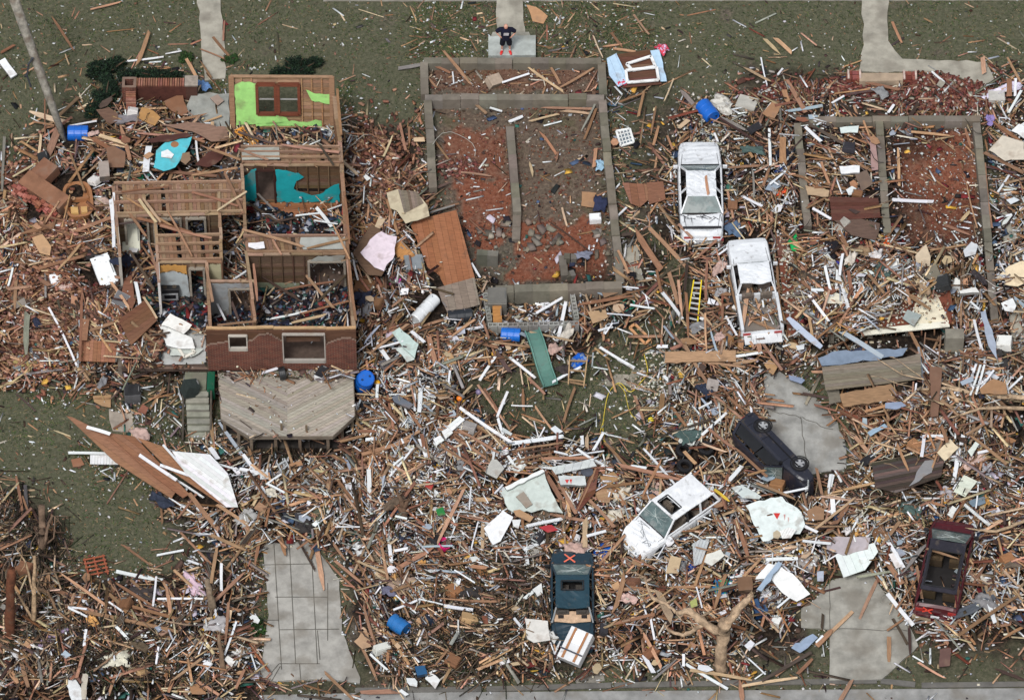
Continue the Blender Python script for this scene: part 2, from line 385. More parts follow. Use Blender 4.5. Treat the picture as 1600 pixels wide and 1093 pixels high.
# ================================================================ GROUND AND PAVING
def make_ground():
    def axis(lo, hi, st, far):
        core = list(np.arange(lo, hi + st / 2, st)); out = []; d = 1.5; a = hi
        while a < far: a += d; out.append(a); d *= 1.5
        neg = []; d = 1.5; a = lo
        while a > -far: a -= d; neg.append(a); d *= 1.5
        return np.array(neg[::-1] + core + out)
    xs = axis(-25, 25, .2, 500); ys = axis(-23, 24, .2, 500)
    X, Y = np.meshgrid(xs, ys); Z = gz(X.ravel(), Y.ravel()); nx, ny = len(xs), len(ys)
    me = bpy.data.meshes.new('ground'); me.vertices.add(nx * ny)
    me.vertices.foreach_set('co', np.stack([X.ravel(), Y.ravel(), Z], 1).ravel())
    i = np.arange(nx * ny).reshape(ny, nx); q = np.stack([i[:-1, :-1], i[:-1, 1:], i[1:, 1:], i[1:, :-1]], 2).reshape(-1, 4)
    me.loops.add(q.size); me.loops.foreach_set('vertex_index', q.ravel().astype(np.int32)); me.polygons.add(len(q))
    me.polygons.foreach_set('loop_start', np.arange(len(q)) * 4); me.polygons.foreach_set('loop_total', np.full(len(q), 4)); me.update(calc_edges=True)
    px, py = to_px(X.ravel(), Y.ravel(), 0.0)
    wx = px + 26 * (vnoise(px, py, 24, 31) - .5); wy = py + 26 * (vnoise(px, py, 24, 32) - .5)
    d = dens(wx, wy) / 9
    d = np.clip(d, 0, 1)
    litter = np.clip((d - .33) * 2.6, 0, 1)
    red = np.zeros(px.shape)
    for poly, s in (([(700, 205), (795, 205), (800, 270), (700, 275)], .8), ([(705, 285), (800, 270), (805, 375), (735, 395), (715, 340)], 1.0), ([(815, 345), (930, 350), (935, 440), (800, 440), (805, 370)], 1.0),
                    ([(1388, 205), (1520, 205), (1528, 395), (1390, 385)], 1.0), ([(672, 100), (938, 100), (938, 145), (672, 145)], .45), ([(682, 165), (935, 165), (945, 360), (700, 340)], .14), ([(1258, 205), (1370, 205), (1380, 360), (1262, 360)], .4)):
        red = np.maximum(red, np.where(inpoly(poly, wx, wy), s, 0))
    inside = inpoly(MIDF, px, py) | inpoly(RIGHTF, px, py)
    grass = np.clip(1 - litter, 0, 1) * np.where(inside, 0, 1)
    lawn = inpoly([(690, 575), (900, 560), (1010, 500), (1040, 420), (1000, 340), (1075, 420), (1075, 560), (1040, 640), (1060, 720), (990, 740), (940, 690), (800, 680), (735, 625)], wx, wy)
    grass = np.maximum(grass, np.where(lawn, .9, 0)); litter = np.where(lawn, litter * .3, litter)
    green = np.where(lawn, .95, .6 + .16 * (px < 400) )
    green = np.where((px < 420) & (py > 590) & (py < 900), .8, green)
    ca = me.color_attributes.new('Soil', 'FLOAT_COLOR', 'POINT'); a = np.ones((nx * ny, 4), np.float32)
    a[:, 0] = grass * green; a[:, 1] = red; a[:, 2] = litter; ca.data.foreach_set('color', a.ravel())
    m = bpy.data.materials.new('ground'); m.use_nodes = True; n = m.node_tree.nodes; l = m.node_tree.links; b = n['Principled BSDF']; b.inputs['Roughness'].default_value = 1; b.inputs['Specular IOR Level'].default_value = .1
    tc = n.new('ShaderNodeTexCoord'); at = n.new('ShaderNodeAttribute'); at.attribute_name = 'Soil'; sp = n.new('ShaderNodeSeparateColor'); l.new(at.outputs['Color'], sp.inputs[0])
    def noise(s, det=6):
        x = n.new('ShaderNodeTexNoise'); x.inputs['Scale'].default_value = s; x.inputs['Detail'].default_value = det; x.inputs['Roughness'].default_value = .7; l.new(tc.outputs['Object'], x.inputs['Vector']); return x.outputs[0]
    def ramp(f, cols):
        r = n.new('ShaderNodeValToRGB'); l.new(f, r.inputs[0]); e = r.color_ramp.elements
        while len(e) < len(cols): e.new(.5)
        for k, (p, c) in enumerate(cols): e[k].position = p; e[k].color = (*lin(c), 1)
        return r.outputs[0]
    def mix(f, a_, b_):
        x = n.new('ShaderNodeMix'); x.data_type = 'RGBA'
        if isinstance(f, float): x.inputs[0].default_value = f
        else: l.new(f, x.inputs[0])
        l.new(a_, x.inputs[6]); l.new(b_, x.inputs[7]); return x.outputs[2]
    def math_(op, a_, b_):
        x = n.new('ShaderNodeMath'); x.operation = op; x.use_clamp = True
        for k, v in enumerate((a_, b_)):
            if isinstance(v, (int, float)): x.inputs[k].default_value = v
            else: l.new(v, x.inputs[k])
        return x.outputs[0]
    n1 = noise(.45, 8); n2 = noise(6, 4); n3 = noise(28, 3)
    mud = ramp(n2, [(.3, (70, 64, 56)), (.5, (94, 87, 77)), (.72, (124, 114, 100))])
    grs = ramp(n3, [(.3, (40, 58, 34)), (.5, (66, 86, 52)), (.7, (106, 114, 82))])
    redc = ramp(n2, [(.3, (92, 54, 42)), (.5, (126, 78, 60)), (.75, (142, 104, 86))])
    litter_shade = ramp(n2, [(.3, (20, 17, 15)), (.5, (44, 37, 32)), (.72, (78, 65, 54))])  # debris soil, its colour darkened to paint in shade between the pieces
    gm = math_('MULTIPLY', math_('SUBTRACT', math_('ADD', sp.outputs[0], math_('MULTIPLY', math_('SUBTRACT', n1, .3), 3.2)), .7), 1.2)
    c = mix(gm, mud, grs)
    rm = math_('MULTIPLY', sp.outputs[1], math_('MULTIPLY', math_('SUBTRACT', n1, .28), 5.0)); c = mix(rm, c, redc)
    c = mix(sp.outputs[2], c, litter_shade)
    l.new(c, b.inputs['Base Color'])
    bp = n.new('ShaderNodeBump'); bp.inputs['Strength'].default_value = .7; bp.inputs['Distance'].default_value = .06; l.new(n3, bp.inputs['Height']); l.new(bp.outputs[0], b.inputs['Normal'])
    me.materials.append(m); o = bpy.data.objects.new('ground', me); col.objects.link(o); tag(o, kind='structure')
make_ground()

def ragged(poly, amp=2.0, step=14):
    out = []
    for i in range(len(poly)):
        a = Vector(poly[i]); b = Vector(poly[(i + 1) % len(poly)]); k = max(1, int((b - a).length / step))
        for j in range(k):
            p = a + (b - a) * (j / k); out.append((p.x + (rnd.uniform(-amp, amp) if j else 0), p.y + (rnd.uniform(-amp, amp) if j else 0)))
    return out
def slab(name, poly, z, th, c, kind='structure', rag=2.0, m='concrete', label=None, cat=None):
    mb = MB(); p = [P(x, y, z) for x, y in (ragged(poly, rag) if rag else poly)]
    mb.prism([q - Vector((0, 0, th)) for q in p], Vector((0, 0, th)), c)
    o = mb.build(name, m); return tag(o, label, cat, kind=kind)
slab('driveway', DRIVE_L, .10, .2, (158, 156, 150), rag=1)
mbj = MB()
for x0, y0, x1, y1 in ((428, 850, 440, 1045), (452, 848, 462, 1036), (486, 850, 496, 1036), (512, 910, 512, 1000), (405, 882, 490, 880), (430, 932, 512, 932), (437, 983, 530, 982), (436, 1036, 500, 1036), (468, 1036, 470, 1062), (436, 1036, 414, 1062), (412, 968, 436, 968), (496, 984, 500, 1030), (438, 1040, 424, 1064)):
    mbj.bar(P(x0, y0, .104), P(x1, y1, .104), .035, .008, (92, 90, 84))
tag(mbj.build('driveway_joints', 'concrete'), kind='structure')
slab('concrete_pad', PAD, .12, .2, (156, 156, 152), rag=1.2)
slab('driveway', DRIVE_R, .10, .2, (150, 148, 140), rag=1.2)
mbj = MB()
for x0, y0, x1, y1 in ((1296, 905, 1296, 985), (1296, 982, 1420, 984), (1200, 640, 1250, 652), (1250, 652, 1262, 730), (1252, 650, 1300, 672)):
    pts = [P(x0 + (x1 - x0) * t + rnd.uniform(-2, 2), y0 + (y1 - y0) * t + rnd.uniform(-2, 2), .126 if x0 < 1290 and y0 < 800 else .104) for t in np.linspace(0, 1, 7)]
    for a, b_ in zip(pts, pts[1:]): mbj.bar(a, b_, .03, .008, (96, 94, 88))
tag(mbj.build('pavement_cracks', 'concrete'), kind='structure')
for poly in (WALK_C, WALK_L, WALK_R, PATH_E, PATH_M): slab('footpath', poly, .07, .15, (158, 154, 142), rag=2.2)
slab('footpath', [(918, 590), (985, 585), (992, 566), (1010, 570), (1006, 612), (975, 600), (925, 602)], .05, .1, (148, 142, 130), rag=3)
slab('footpath', [(505, -9), (1600, -9), (1600, 0), (505, 2)], .05, .1, (140, 136, 128), rag=.6)
slab('footpath', [(170, 640), (206, 640), (212, 672), (176, 672)], .05, .1, (158, 148, 136), rag=3)
slab('footpath', [(915, 1040), (940, 1040), (945, 1062), (900, 1066)], .06, .1, (132, 128, 120), rag=3)
# road with kerb at the near edge
road = MB(); road.prism([P(-400, 1102, .03), P(580, 1082, .03), P(1700, 1074, .03), P(2400, 1074, .03), P(2400, 1500, .03), P(-400, 1500, .03)], Vector((0, 0, .02)), (140, 140, 138)); tag(road.build('road', 'concrete'), kind='structure')
kerb = MB()
for a, b_ in zip([(555, 1078), (760, 1076), (960, 1070), (1160, 1066), (1376, 1063), (1440, 1070)], [(752, 1076), (955, 1070), (1155, 1066), (1370, 1063), (1430, 1069), (1620, 1068)]):
    kerb.bar(P(a[0], a[1], .06), P(b_[0], b_[1], .06), .24, .06, (104, 102, 98))
tag(kerb.build('kerb', 'concrete'), kind='structure')

# ================================================================ FOUNDATIONS
def fwall(mb, a, b_, top, th=.30, c=(116, 109, 98), bot=-.1):
    A = P(a[0], a[1], top); B = P(b_[0], b_[1], top); k = max(2, int((B - A).length / .7)); d = (B - A); n = Vector((-d.y, d.x, 0)).normalized() * th / 2
    pts = [A + d * (i / k) for i in range(k + 1)]
    for i in range(k):
        z0 = Vector((0, 0, rnd.uniform(-.07, .015))); o = Vector((rnd.uniform(-.02, .02), rnd.uniform(-.02, .02), 0))
        q = [pts[i] + n, pts[i + 1] + n, pts[i + 1] - n, pts[i] - n]; q = [v + z0 + o for v in q]
        mb.prism([Vector((v.x, v.y, bot)) for v in q][::-1], Vector((0, 0, 0)), c) if 0 else None
        vs = [Vector((v.x, v.y, bot)) for v in q] + q
        mb.add(vs, [(4, 7, 6, 5), (0, 1, 5, 4), (1, 2, 6, 5), (2, 3, 7, 6), (3, 0, 4, 7)], jit(c, 12))
F1 = empty('concrete_foundation', P(800, 300, 0), 'bare concrete foundation walls around red dirt, middle lot, house swept away', 'foundation')
def fpart(root, segs, th=.3, name='foundation_wall', c=(116, 109, 98)):
    for a, b_, t in segs:
        mb = MB(); fwall(mb, a, b_, t, th, c); o = mb.build(name, 'concrete'); o.parent = root; o.matrix_parent_inverse = Matrix.Translation(root.location).inverted()
fpart(F1, [((662, 94), (940, 94), .45), ((662, 96), (664, 146), .45), ((940, 96), (943, 148), .45), ((664, 151), (944, 151), .6), ((668, 156), (677, 292), .6),
           ((941, 156), (957, 318), .6), ((957, 320), (970, 440), .5), ((797, 196), (808, 330), .5), ((808, 334), (806, 372), .3)], .34)
fpart(F1, [((775, 451), (972, 444), .95)], .4)
fpart(F1, [((745, 393), (778, 396), .7), ((879, 398), (882, 430), .35), ((882, 400), (900, 400), .35), ((884, 428), (898, 424), .3)], .3, c=(104, 100, 92))
F2 = empty('concrete_foundation', P(1400, 300, 0), 'concrete foundation walls in two bays with timber and red dirt inside, right lot', 'foundation')
fpart(F2, [((1250, 186), (1532, 184), .6), ((1246, 192), (1262, 352), .6), ((1374, 190), (1386, 362), .6), ((1526, 190), (1548, 420), .6), ((1548, 424), (1555, 500), .6)], .32)
F3 = empty('block_basement', P(830, 480, 0), 'grey hollow concrete block walls around a sunken basement stairwell, below middle foundation', 'block wall')
def blocks(a, b_, top=.7):
    A = P(*a, top); B = P(*b_, top); d = B - A; n = max(1, round(d.length / .41)); u = d.normalized(); vv = Vector((-u.y, u.x, 0))
    mb = MB()
    for i in range(n):
        c0 = A + u * (i + .5) * (d.length / n); L = d.length / n - .015; c = jit((150, 150, 146), 9); zz = rnd.uniform(-.01, .01)
        # shell with two open cores
        for s in (-1, 1): mb.box(c0 + vv * s * .085 + Vector((0, 0, zz - .35)), L, .035, .7, c, Matrix((u, vv, Vector((0, 0, 1)))).transposed())
        for s in (-1, 0, 1): mb.box(c0 + u * s * (L / 2 - .02) + Vector((0, 0, zz - .302)), .04, .132, .6, c, Matrix((u, vv, Vector((0, 0, 1)))).transposed())
        mb.box(c0 + Vector((0, 0, zz - .35)), L - .02, .13, .02, (36, 34, 32), Matrix((u, vv, Vector((0, 0, 1)))).transposed())
    o = mb.build('block_course', 'concrete'); o.parent = F3; o.matrix_parent_inverse = Matrix.Translation(F3.location).inverted()
blocks((758, 457), (765, 500)); blocks((893, 450), (901, 497)); blocks((762, 507), (905, 504))
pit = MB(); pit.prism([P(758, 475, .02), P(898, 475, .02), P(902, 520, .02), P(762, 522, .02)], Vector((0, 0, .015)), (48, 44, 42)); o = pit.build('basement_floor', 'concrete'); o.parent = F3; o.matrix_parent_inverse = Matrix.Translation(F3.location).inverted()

stoop = MB(); stoop.prism([P(x, y, .35) - Vector((0, 0, .4)) for x, y in ((763, 57), (837, 55), (837, 86), (763, 87))], Vector((0, 0, .4)), (166, 172, 168)); stoop.prism([P(x, y, .2) - Vector((0, 0, .2)) for x, y in ((770, 50), (826, 50), (832, 62), (764, 64))], Vector((0, 0, .2)), (160, 160, 150))
tag(stoop.build('front_step', 'concrete'), 'pale concrete front step slab under the standing person', 'doorstep')
st2 = MB(); st2.prism([P(x, y, .5) - Vector((0, 0, .5)) for x, y in ((1343, 114), (1411, 114), (1411, 126), (1343, 127))], Vector((0, 0, .5)), (160, 142, 122)); tag(st2.build('front_step', 'concrete'), 'tan concrete step between two broken brick piers, above the right foundation', 'doorstep')
for x, y, lb in ((1334, 128, 'left-hand broken brick pier beside the tan concrete step'), (1421, 129, 'right-hand broken brick pier beside the tan concrete step')):
    mb = MB()
    for k in range(5):
        for s in range(6):
            mb.box(P(x, y, 0) + Vector(((s % 3 - 1) * .2 + rnd.uniform(-.03, .03), (s // 3 - .5) * .25, .06 + k * .09)), .19, .2, .075, jit((124, 70, 60), 18), Matrix.Rotation(rnd.uniform(-.1, .1), 3, 'Z'))
    for s in (-1, 1): mb.box(P(x, y, 0) + Vector((s * .25, 0, .5)), .08, .5, .06, (190, 170, 160))
    tag(mb.build('brick_pier', 'litter', origin=P(x, y, 0)), lb, 'brick pier', 'broken brick piers at the right-hand steps')

# ================================================================ LEFT HOUSE
FZ, TZ = 1.2, 3.6
H = empty('ruined_house', P(430, 420, 0), 'brick house with its roof torn off, rooms open to the sky', 'house')
def hp(mb, name, m, parent=None, label=None):
    o = mb.build(name, m)
    o.parent = H; o.matrix_parent_inverse = Matrix.Translation(H.location).inverted()
    if label: o['label'] = label
    if parent is not None:
        o.parent = parent; o.matrix_parent_inverse = Matrix.Identity(4)
        o.matrix_parent_inverse = (Matrix.Translation(H.location) @ parent.matrix_parent_inverse).inverted() if False else Matrix.Identity(4)
    return o
bpy.context.view_layer.update()
fl = MB(); fp = [P(x, y, FZ) for x, y in HOUSE]; fl.prism([q - Vector((0, 0, .25)) for q in fp], Vector((0, 0, .25)), (84, 70, 62)); hp(fl, 'floor', 'litter')
def floor_boards(poly, c, z=FZ + .006, d=(1, .02)):
    mb = MB(); stripes(mb, [P(x, y, z) for x, y in poly], d, .1, Vector((0, 0, .012)), c, 9, .006); return hp(mb, 'floorboards', 'wood')
floor_boards([(368, 197), (522, 197), (528, 230), (372, 232)], (140, 92, 64)); floor_boards([(384, 312), (530, 312), (536, 366), (386, 366)], (146, 96, 66))
floor_boards([(330, 498), (396, 498), (398, 512), (330, 512)], (120, 92, 74))
tile = MB(); tile.prism([P(x, y, FZ + .01) for x, y in ((258, 490), (320, 480), (322, 568), (236, 570))], Vector((0, 0, .01)), (176, 178, 176)); hp(tile, 'tile_floor', 'panel')
fn = MB(); fn.prism([P(196, 572, FZ), P(556, 575, FZ), P(556, 575, 0), P(196, 572, 0)], Vector((0, -.12, 0)), (92, 52, 42)); hp(fn, 'foundation_skirt', 'brick', label='dark brick skirt below floor level')
for a, b_ in (((190, 572), (176, 345)), ((556, 574), (548, 440)), ((548, 440), (530, 196)), ((530, 196), (362, 196))):
    mb = MB(); A = P(*a, FZ - .26); B = P(*b_, FZ - .26); n = Vector((-(B - A).y, (B - A).x, 0)).normalized() * .15
    mb.prism([A, B, Vector((B.x, B.y, -.1)), Vector((A.x, A.y, -.1))], n, (120, 110, 100)); hp(mb, 'foundation_wall', 'concrete')

def uv_cells(holes):
    us = sorted({0, 1} | {h[0] for h in holes} | {h[1] for h in holes}); vs = sorted({0, 1} | {h[2] for h in holes} | {h[3] for h in holes})
    for i in range(len(us) - 1):
        for j in range(len(vs) - 1):
            u, v = (us[i] + us[i + 1]) / 2, (vs[j] + vs[j + 1]) / 2
            if not any(h[0] < u < h[1] and h[2] < v < h[3] for h in holes): yield us[i], us[i + 1], vs[j], vs[j + 1]
def frame3(A, B, base, lean=Vector((0, 0, 0))):
    """A,B px top at TZ; returns origin at base, U, V vectors, N toward the camera"""
    a = P(A[0], A[1], TZ); b_ = P(B[0], B[1], TZ)
    o = Vector((a.x, a.y, base)) - lean; U = b_ - a; V = Vector((0, 0, TZ - base)) + lean; N = U.cross(V).normalized()
    return o, U, V, N
def wall(name, A, B, holes=(), th=.12, c=(132, 108, 88), sheets=(), base=FZ, studs=True, m='wood', label=None, back=True, lean=Vector((0, 0, 0)), boards=True):
    o, U, V, N = frame3(A, B, base, lean); root = None
    mb = MB(); L = U.length
    pt = lambda u, v, n=0: o + U * u + V * v + N * n
    # lath or sheathing boards at the back of the studs
    if boards:
        rows = max(3, int(V.length / .2))
        for (u0, u1, v0, v1) in uv_cells(holes):
            k = max(1, round((v1 - v0) * rows))
            for i in range(k):
                a = v0 + (v1 - v0) * i / k; b2 = v0 + (v1 - v0) * (i + 1) / k - .006
                if rnd.random() < .04: continue
                mb.prism([pt(u0, a, -th * .5), pt(u1, a, -th * .5), pt(u1, b2, -th * .5), pt(u0, b2, -th * .5)], N * .02, jit(c, 14))
    if studs:
        ns = max(1, int(L / .41))
        for i in range(ns + 1):
            u = i / ns
            for (h0, h1) in [(0, 1)]:
                inh = [h for h in holes if h[0] - .01 < u < h[1] + .01]
                segs = [(0, .97)]
                for h in inh: segs = [(h[3], .97)] + ([(0, h[2])] if h[2] > 0 else [])
                for s0, s1 in segs:
                    if s1 - s0 > .02: mb.bar(pt(u, s0, 0), pt(u, s1, 0), .045, th * .8, jit(c, 14), up=N)
        u_ = -.005
        while u_ < 1:
            u2 = min(1.005, u_ + rnd.uniform(.5, 1.6) / max(L, .5)); e_ = rnd.uniform(-.012, .012)
            mb.bar(pt(u_, .985 + e_, rnd.uniform(-.02, .02)), pt(u2 - .003, .985 - e_ * rnd.uniform(-1, 1), rnd.uniform(-.02, .02)), th * 1.05, .06, jit((146, 120, 98), 18))
            if rnd.random() < .5: k_ = rnd.uniform(.1, .5); mb.bar(pt(u_, .98, .02), pt(u_ + rnd.uniform(-.03, .06), 1.0 + k_ * .25, rnd.uniform(-.1, .3)), .05, .03, jit((150, 122, 98), 18), up=N)
            u_ = u2
        mb.bar(pt(0, .015, .003), pt(1, .015, .003), th * 1.02, .05, jit(c, 8))
    ob = hp(mb, name, m, label=label)
    for (poly, cc, mm, nm) in sheets:
        s = MB(); q = [pt(min(1, max(0, u)), min(.98, max(0, v)), th * .5 + .004) for u, v in ragged([(u * 100, v * 40) for u, v in poly], 1.3, 4)] if 0 else [pt(u / 100, min(.98, max(0, v / 40)), th * .5 + .004) for u, v in ragged([(u * 100, v * 40) for u, v in poly], .9 if nm != 'wainscot' else .2, 3.5)]; s.prism(q, N * .014, cc); so = s.build(nm, mm); so.parent = ob
    for h in holes:   # trimmed opening
        s = MB(); cc = (148, 140, 128)
        if name == 'turquoise_wall': cc = (60, 36, 30)
        e = [(h[0], h[2]), (h[0], h[3]), (h[1], h[3]), (h[1], h[2])]
        for i in range(4):
            if i == 3 and h[2] <= .01: continue
            s.bar(pt(*e[i], th * .3), pt(*e[(i + 1) % 4], th * .3), .09, th * 1.1, cc, up=N)
        so = s.build('door_frame' if h[2] <= .01 else 'window_frame', 'wood'); so.parent = ob
    return ob
def pxs(A, B, poly, base=FZ):
    ytop = (A[1] + B[1]) / 2; yb = ytop + (TZ - base) * 23.9
    return [((x - A[0]) / (B[0] - A[0]), (yb - y) / (yb - ytop)) for x, y in poly]
# lime green wall, leaning away at the top
A, B = (364, 125), (522, 127)
gl = Vector((0, .75, 0))
def guv(x, y): return ((x - 364) / 156.0, (197 - y) / 78.0)
ga = P(364, 198, FZ); gb_ = P(520, 199, FZ); o_ = ga; U_ = gb_ - ga; V_ = Vector((0, .62, 2.5)); N_ = U_.cross(V_).normalized()
def gwall():
    mb = MB(); pt = lambda u, v, n=0: o_ + U_ * u + V_ * v + N_ * n
    hole = [(.252, .435, .28, .86), (.465, .67, .28, .86)]
    for (u0, u1, v0, v1) in uv_cells(hole):
        k = max(1, round((v1 - v0) * 13))
        for i in range(k):
            a = v0 + (v1 - v0) * i / k; b2 = v0 + (v1 - v0) * (i + 1) / k - .008
            mb.prism([pt(u0, a, -.06), pt(u1, a, -.06), pt(u1, b2, -.06), pt(u0, b2, -.06)], N_ * .02, jit((150, 120, 94), 14))
    for i in range(11):
        u = i / 10
        if .25 < u < .68: continue
        mb.bar(pt(u, 0), pt(u, 1), .05, .1, jit((166, 126, 92), 12), up=N_)
    for v in (0, 1): mb.bar(pt(-.01, v), pt(1.01, v), .13, .06, (156, 126, 100))
    for u in (0, 1): mb.bar(pt(u, -.01, .05), pt(u, 1.01, .05), .22, .14, (150, 116, 90), up=N_)
    ob = hp(mb, 'green_wall', 'wood')
    g = (158, 212, 124)
    for poly in ([(369, 194), (369, 131), (380, 126), (392, 126), (400, 129), (402, 129), (402, 177), (440, 179), (448, 181), (452, 187), (440, 190), (400, 191)],
                 [(400, 195), (400, 191), (440, 188), (462, 186), (480, 188), (494, 184), (503, 186), (503, 195), (470, 196)], [(480, 138), (494, 144), (510, 145), (519, 144), (519, 160), (505, 158), (488, 154)]):
        s = MB(); s.prism([pt(*guv(x, y), .055) for x, y in ragged(poly, 1.1, 5)], N_ * .015, g); so = s.build('drywall_sheet', 'panel'); so.parent = ob; so['label'] = 'lime green painted drywall'
    for u0, u1, v0, v1 in hole:
        s = MB()
        for a, b2 in (((u0, v0), (u0, v1)), ((u0, v1), (u1, v1)), ((u1, v1), (u1, v0)), ((u1, v0), (u0, v0))): s.bar(pt(*a, .07), pt(*b2, .07), .12, .16, (112, 62, 44), up=N_)
        so = s.build('window_frame', 'wood'); so.parent = ob; 
        s = MB(); vm = v0 + (v1 - v0) * .48; s.bar(pt(u0, vm, .02), pt(u1, vm, .02), .05, .05, (150, 150, 146), up=N_); so2 = s.build('sash_bar', 'white'); so2.parent = ob
gwall()
# turquoise wall
A, B = (378, 256), (530, 257)
wall('turquoise_wall', A, B, holes=[(.145, .33, 0, .86)], c=(104, 82, 62),
     sheets=[(pxs(A, B, [(378, 274), (384, 272), (392, 264), (400, 261.5), (400, 312), (378, 312)]), (30, 160, 168), 'panel', 'drywall_sheet'),
             (pxs(A, B, [(430, 263), (446, 264), (466, 268), (474, 274), (462, 280), (457, 292), (470, 297), (485, 302), (498, 300), (512, 291), (520, 286), (529, 284), (529, 312), (430, 312)]), (30, 160, 168), 'panel', 'drywall_sheet')])
def ceiling(poly, z, c=(134, 106, 84), dirv=(0, 1), joists=(0, .33, .66, 1), slope=0.0, lab=None, wid=.16, missing=.08):
    mb = MB(); A, B, C, D = [P(x, y, z) for x, y in poly]
    n = max(2, int((B - A).length / wid))
    for i in range(n):
        if rnd.random() < missing: continue
        u0, u1 = i / n, (i + .92) / n; q = [A.lerp(B, u0), A.lerp(B, u1), D.lerp(C, u1), D.lerp(C, u0)]
        q = [v - Vector((0, 0, .14)) for v in q]; mb.prism(q[::-1], Vector((0, 0, .02)), jit(c, 16))
    for t in joists: mb.bar(A.lerp(D, t), B.lerp(C, t), .07, .13, jit((148, 120, 98), 14))
    return hp(mb, 'ceiling_remnant', 'wood', label=lab)
cr = ceiling([(376, 229), (531, 229), (532, 254), (378, 254)], TZ)
s = MB(); s.prism([P(x, y, TZ + .01) for x, y in ((378, 235), (388, 231), (436, 230), (437, 249), (378, 250))], Vector((0, 0, .015)), (158, 160, 152)); so = s.build('drywall_sheet', 'panel'); so.parent = cr
cr = ceiling([(178, 286), (378, 283), (380, 332), (182, 336)], TZ, joists=(0, .3, .6, .95), missing=.14)
cr = ceiling([(243, 368), (344, 366), (346, 404), (248, 406)], TZ, joists=(0, .35, .7, 1), missing=.3)
cr = ceiling([(380, 368), (541, 368), (543, 393), (386, 393)], TZ, joists=(0, 1))
s = MB(); s.prism([P(x, y, TZ + .012) for x, y in ((470, 371), (539, 370), (540, 389), (474, 390), (468, 380))], Vector((0, 0, .015)), (162, 164, 158)); so = s.build('drywall_sheet', 'panel'); so.parent = cr
wall('interior_wall', (388, 397), (544, 395), holes=[(.6, .96, 0, .8)], c=(96, 74, 58), sheets=[([(.02, .0), (.02, .28), (.5, .24), (.5, .0)], (132, 138, 116), 'panel', 'wainscot'), ([(.62, .84), (.95, .8), (.97, .97), (.7, .96)], (150, 152, 146), 'panel', 'drywall_sheet')])
for (a, b_), cc in ((((522, 150), (532, 230)), (146, 116, 92)), (((532, 230), (541, 369)), (142, 112, 88)), (((541, 369), (553, 512)), (140, 108, 86))):
    wall('exterior_wall', a, b_, c=cc, th=.16)
wall('interior_wall', (378, 256), (384, 368), c=(132, 106, 86)); wall('interior_wall', (385, 392), (398, 500), c=(140, 112, 90))
wall('interior_wall', (342, 300), (346, 404), c=(134, 108, 88)); wall('interior_wall', (243, 346), (248, 440), c=(196, 196, 190), m='white'); wall('exterior_wall', (177, 290), (187, 400), c=(176, 172, 164), m='white')
wall('interior_wall', (323, 410), (329, 513), c=(134, 108, 88))
A, B = (325, 438), (397, 438)
wall('interior_wall', A, B, holes=[(.45, .92, 0, .8)], c=(150, 128, 104), sheets=[([(0, 0), (0, .95), (.42, .95), (.42, 0)], (150, 154, 156), 'panel', 'drywall_sheet'), ([(.42, .84), (.42, .95), (.97, .95), (.97, .84)], (152, 154, 156), 'panel', 'drywall_sheet')])
A, B = (247, 408), (323, 408)
wall('interior_wall', A, B, holes=[(.64, .93, 0, .82)], c=(132, 108, 88), sheets=[([(0, .72), (0, .93), (.58, .93), (.58, .68), (.3, .78)], (198, 148, 82), 'panel', 'drywall_sheet'), ([(0, 0), (0, .72), (.3, .78), (.58, .68), (.62, 0)], (176, 184, 186), 'panel', 'wallboard')])
wall('interior_wall', (323, 408), (346, 408), holes=[], c=(140, 110, 84), sheets=[([(.05, 0), (.05, .95), (.95, .95), (.95, 0)], (184, 178, 146), 'panel', 'drywall_sheet')])
wall('interior_wall', (182, 337), (342, 333), holes=[(.08, .3, 0, .9), (.36, .62, 0, .9), (.68, .86, 0, .9)], c=(104, 84, 68), boards=True)
# front brick wall
A, B = (322, 515), (556, 515); o, U, V, N = frame3(A, B, FZ); pt = lambda u, v, n=0: o + U * u + V * v + N * n
bw = MB(); holes = [(.15, .27, .52, .9), (.51, .79, .2, .94)]
for (u0, u1, v0, v1) in uv_cells(holes): bw.prism([pt(u0, v0), pt(u1, v0), pt(u1, v1), pt(u0, v1)], N * .06, jit((92, 64, 48), 4))
for u0, u1 in ((0, .2), (.2, .45), (.45, .8), (.8, 1)): bw.bar(pt(u0, 1 + rnd.uniform(0, .04), -.05), pt(u1, 1 + rnd.uniform(0, .05), -.05), .1, .09, jit((184, 150, 114), 8))
bwo = hp(bw, 'front_wall', 'wood')
profile = [(0, .66), (.06, .7), (.13, .74), (.2, .72), (.3, .78), (.36, .94), (.42, .96), (.47, .84), (.5, .78), (.52, .84), (.79, .84), (.8, .68), (.86, .78), (.92, .86), (.97, .84), (1, .76)]
def topv(u):
    for (a, va), (b2, vb) in zip(profile, profile[1:]):
        if a <= u <= b2: return va + (vb - va) * (u - a) / (b2 - a)
    return .8
br = MB(); K = 100
for i in range(K):
    u0, u1 = i / K, (i + 1) / K; um = (u0 + u1) / 2; tv = round(topv(um) * 32) / 32
    segs = [(0, tv)]
    for h in holes:
        if h[0] - .004 < um < h[1] + .004: segs = [(0, h[2])] + ([(h[3], tv)] if tv > h[3] else [])
    for s0, s1 in segs:
        br.add([pt(u0, s0, .07), pt(u1, s0, .07), pt(u1, s1, .07), pt(u0, s1, .07), pt(u0, s0, .17), pt(u1, s0, .17), pt(u1, s1, .17), pt(u0, s1, .17)], [(4, 5, 6, 7), (3, 2, 6, 7)] + ([(0, 3, 7, 4)] if i == 0 else []) + ([(1, 2, 6, 5)] if i == K - 1 else []), (110, 60, 48))
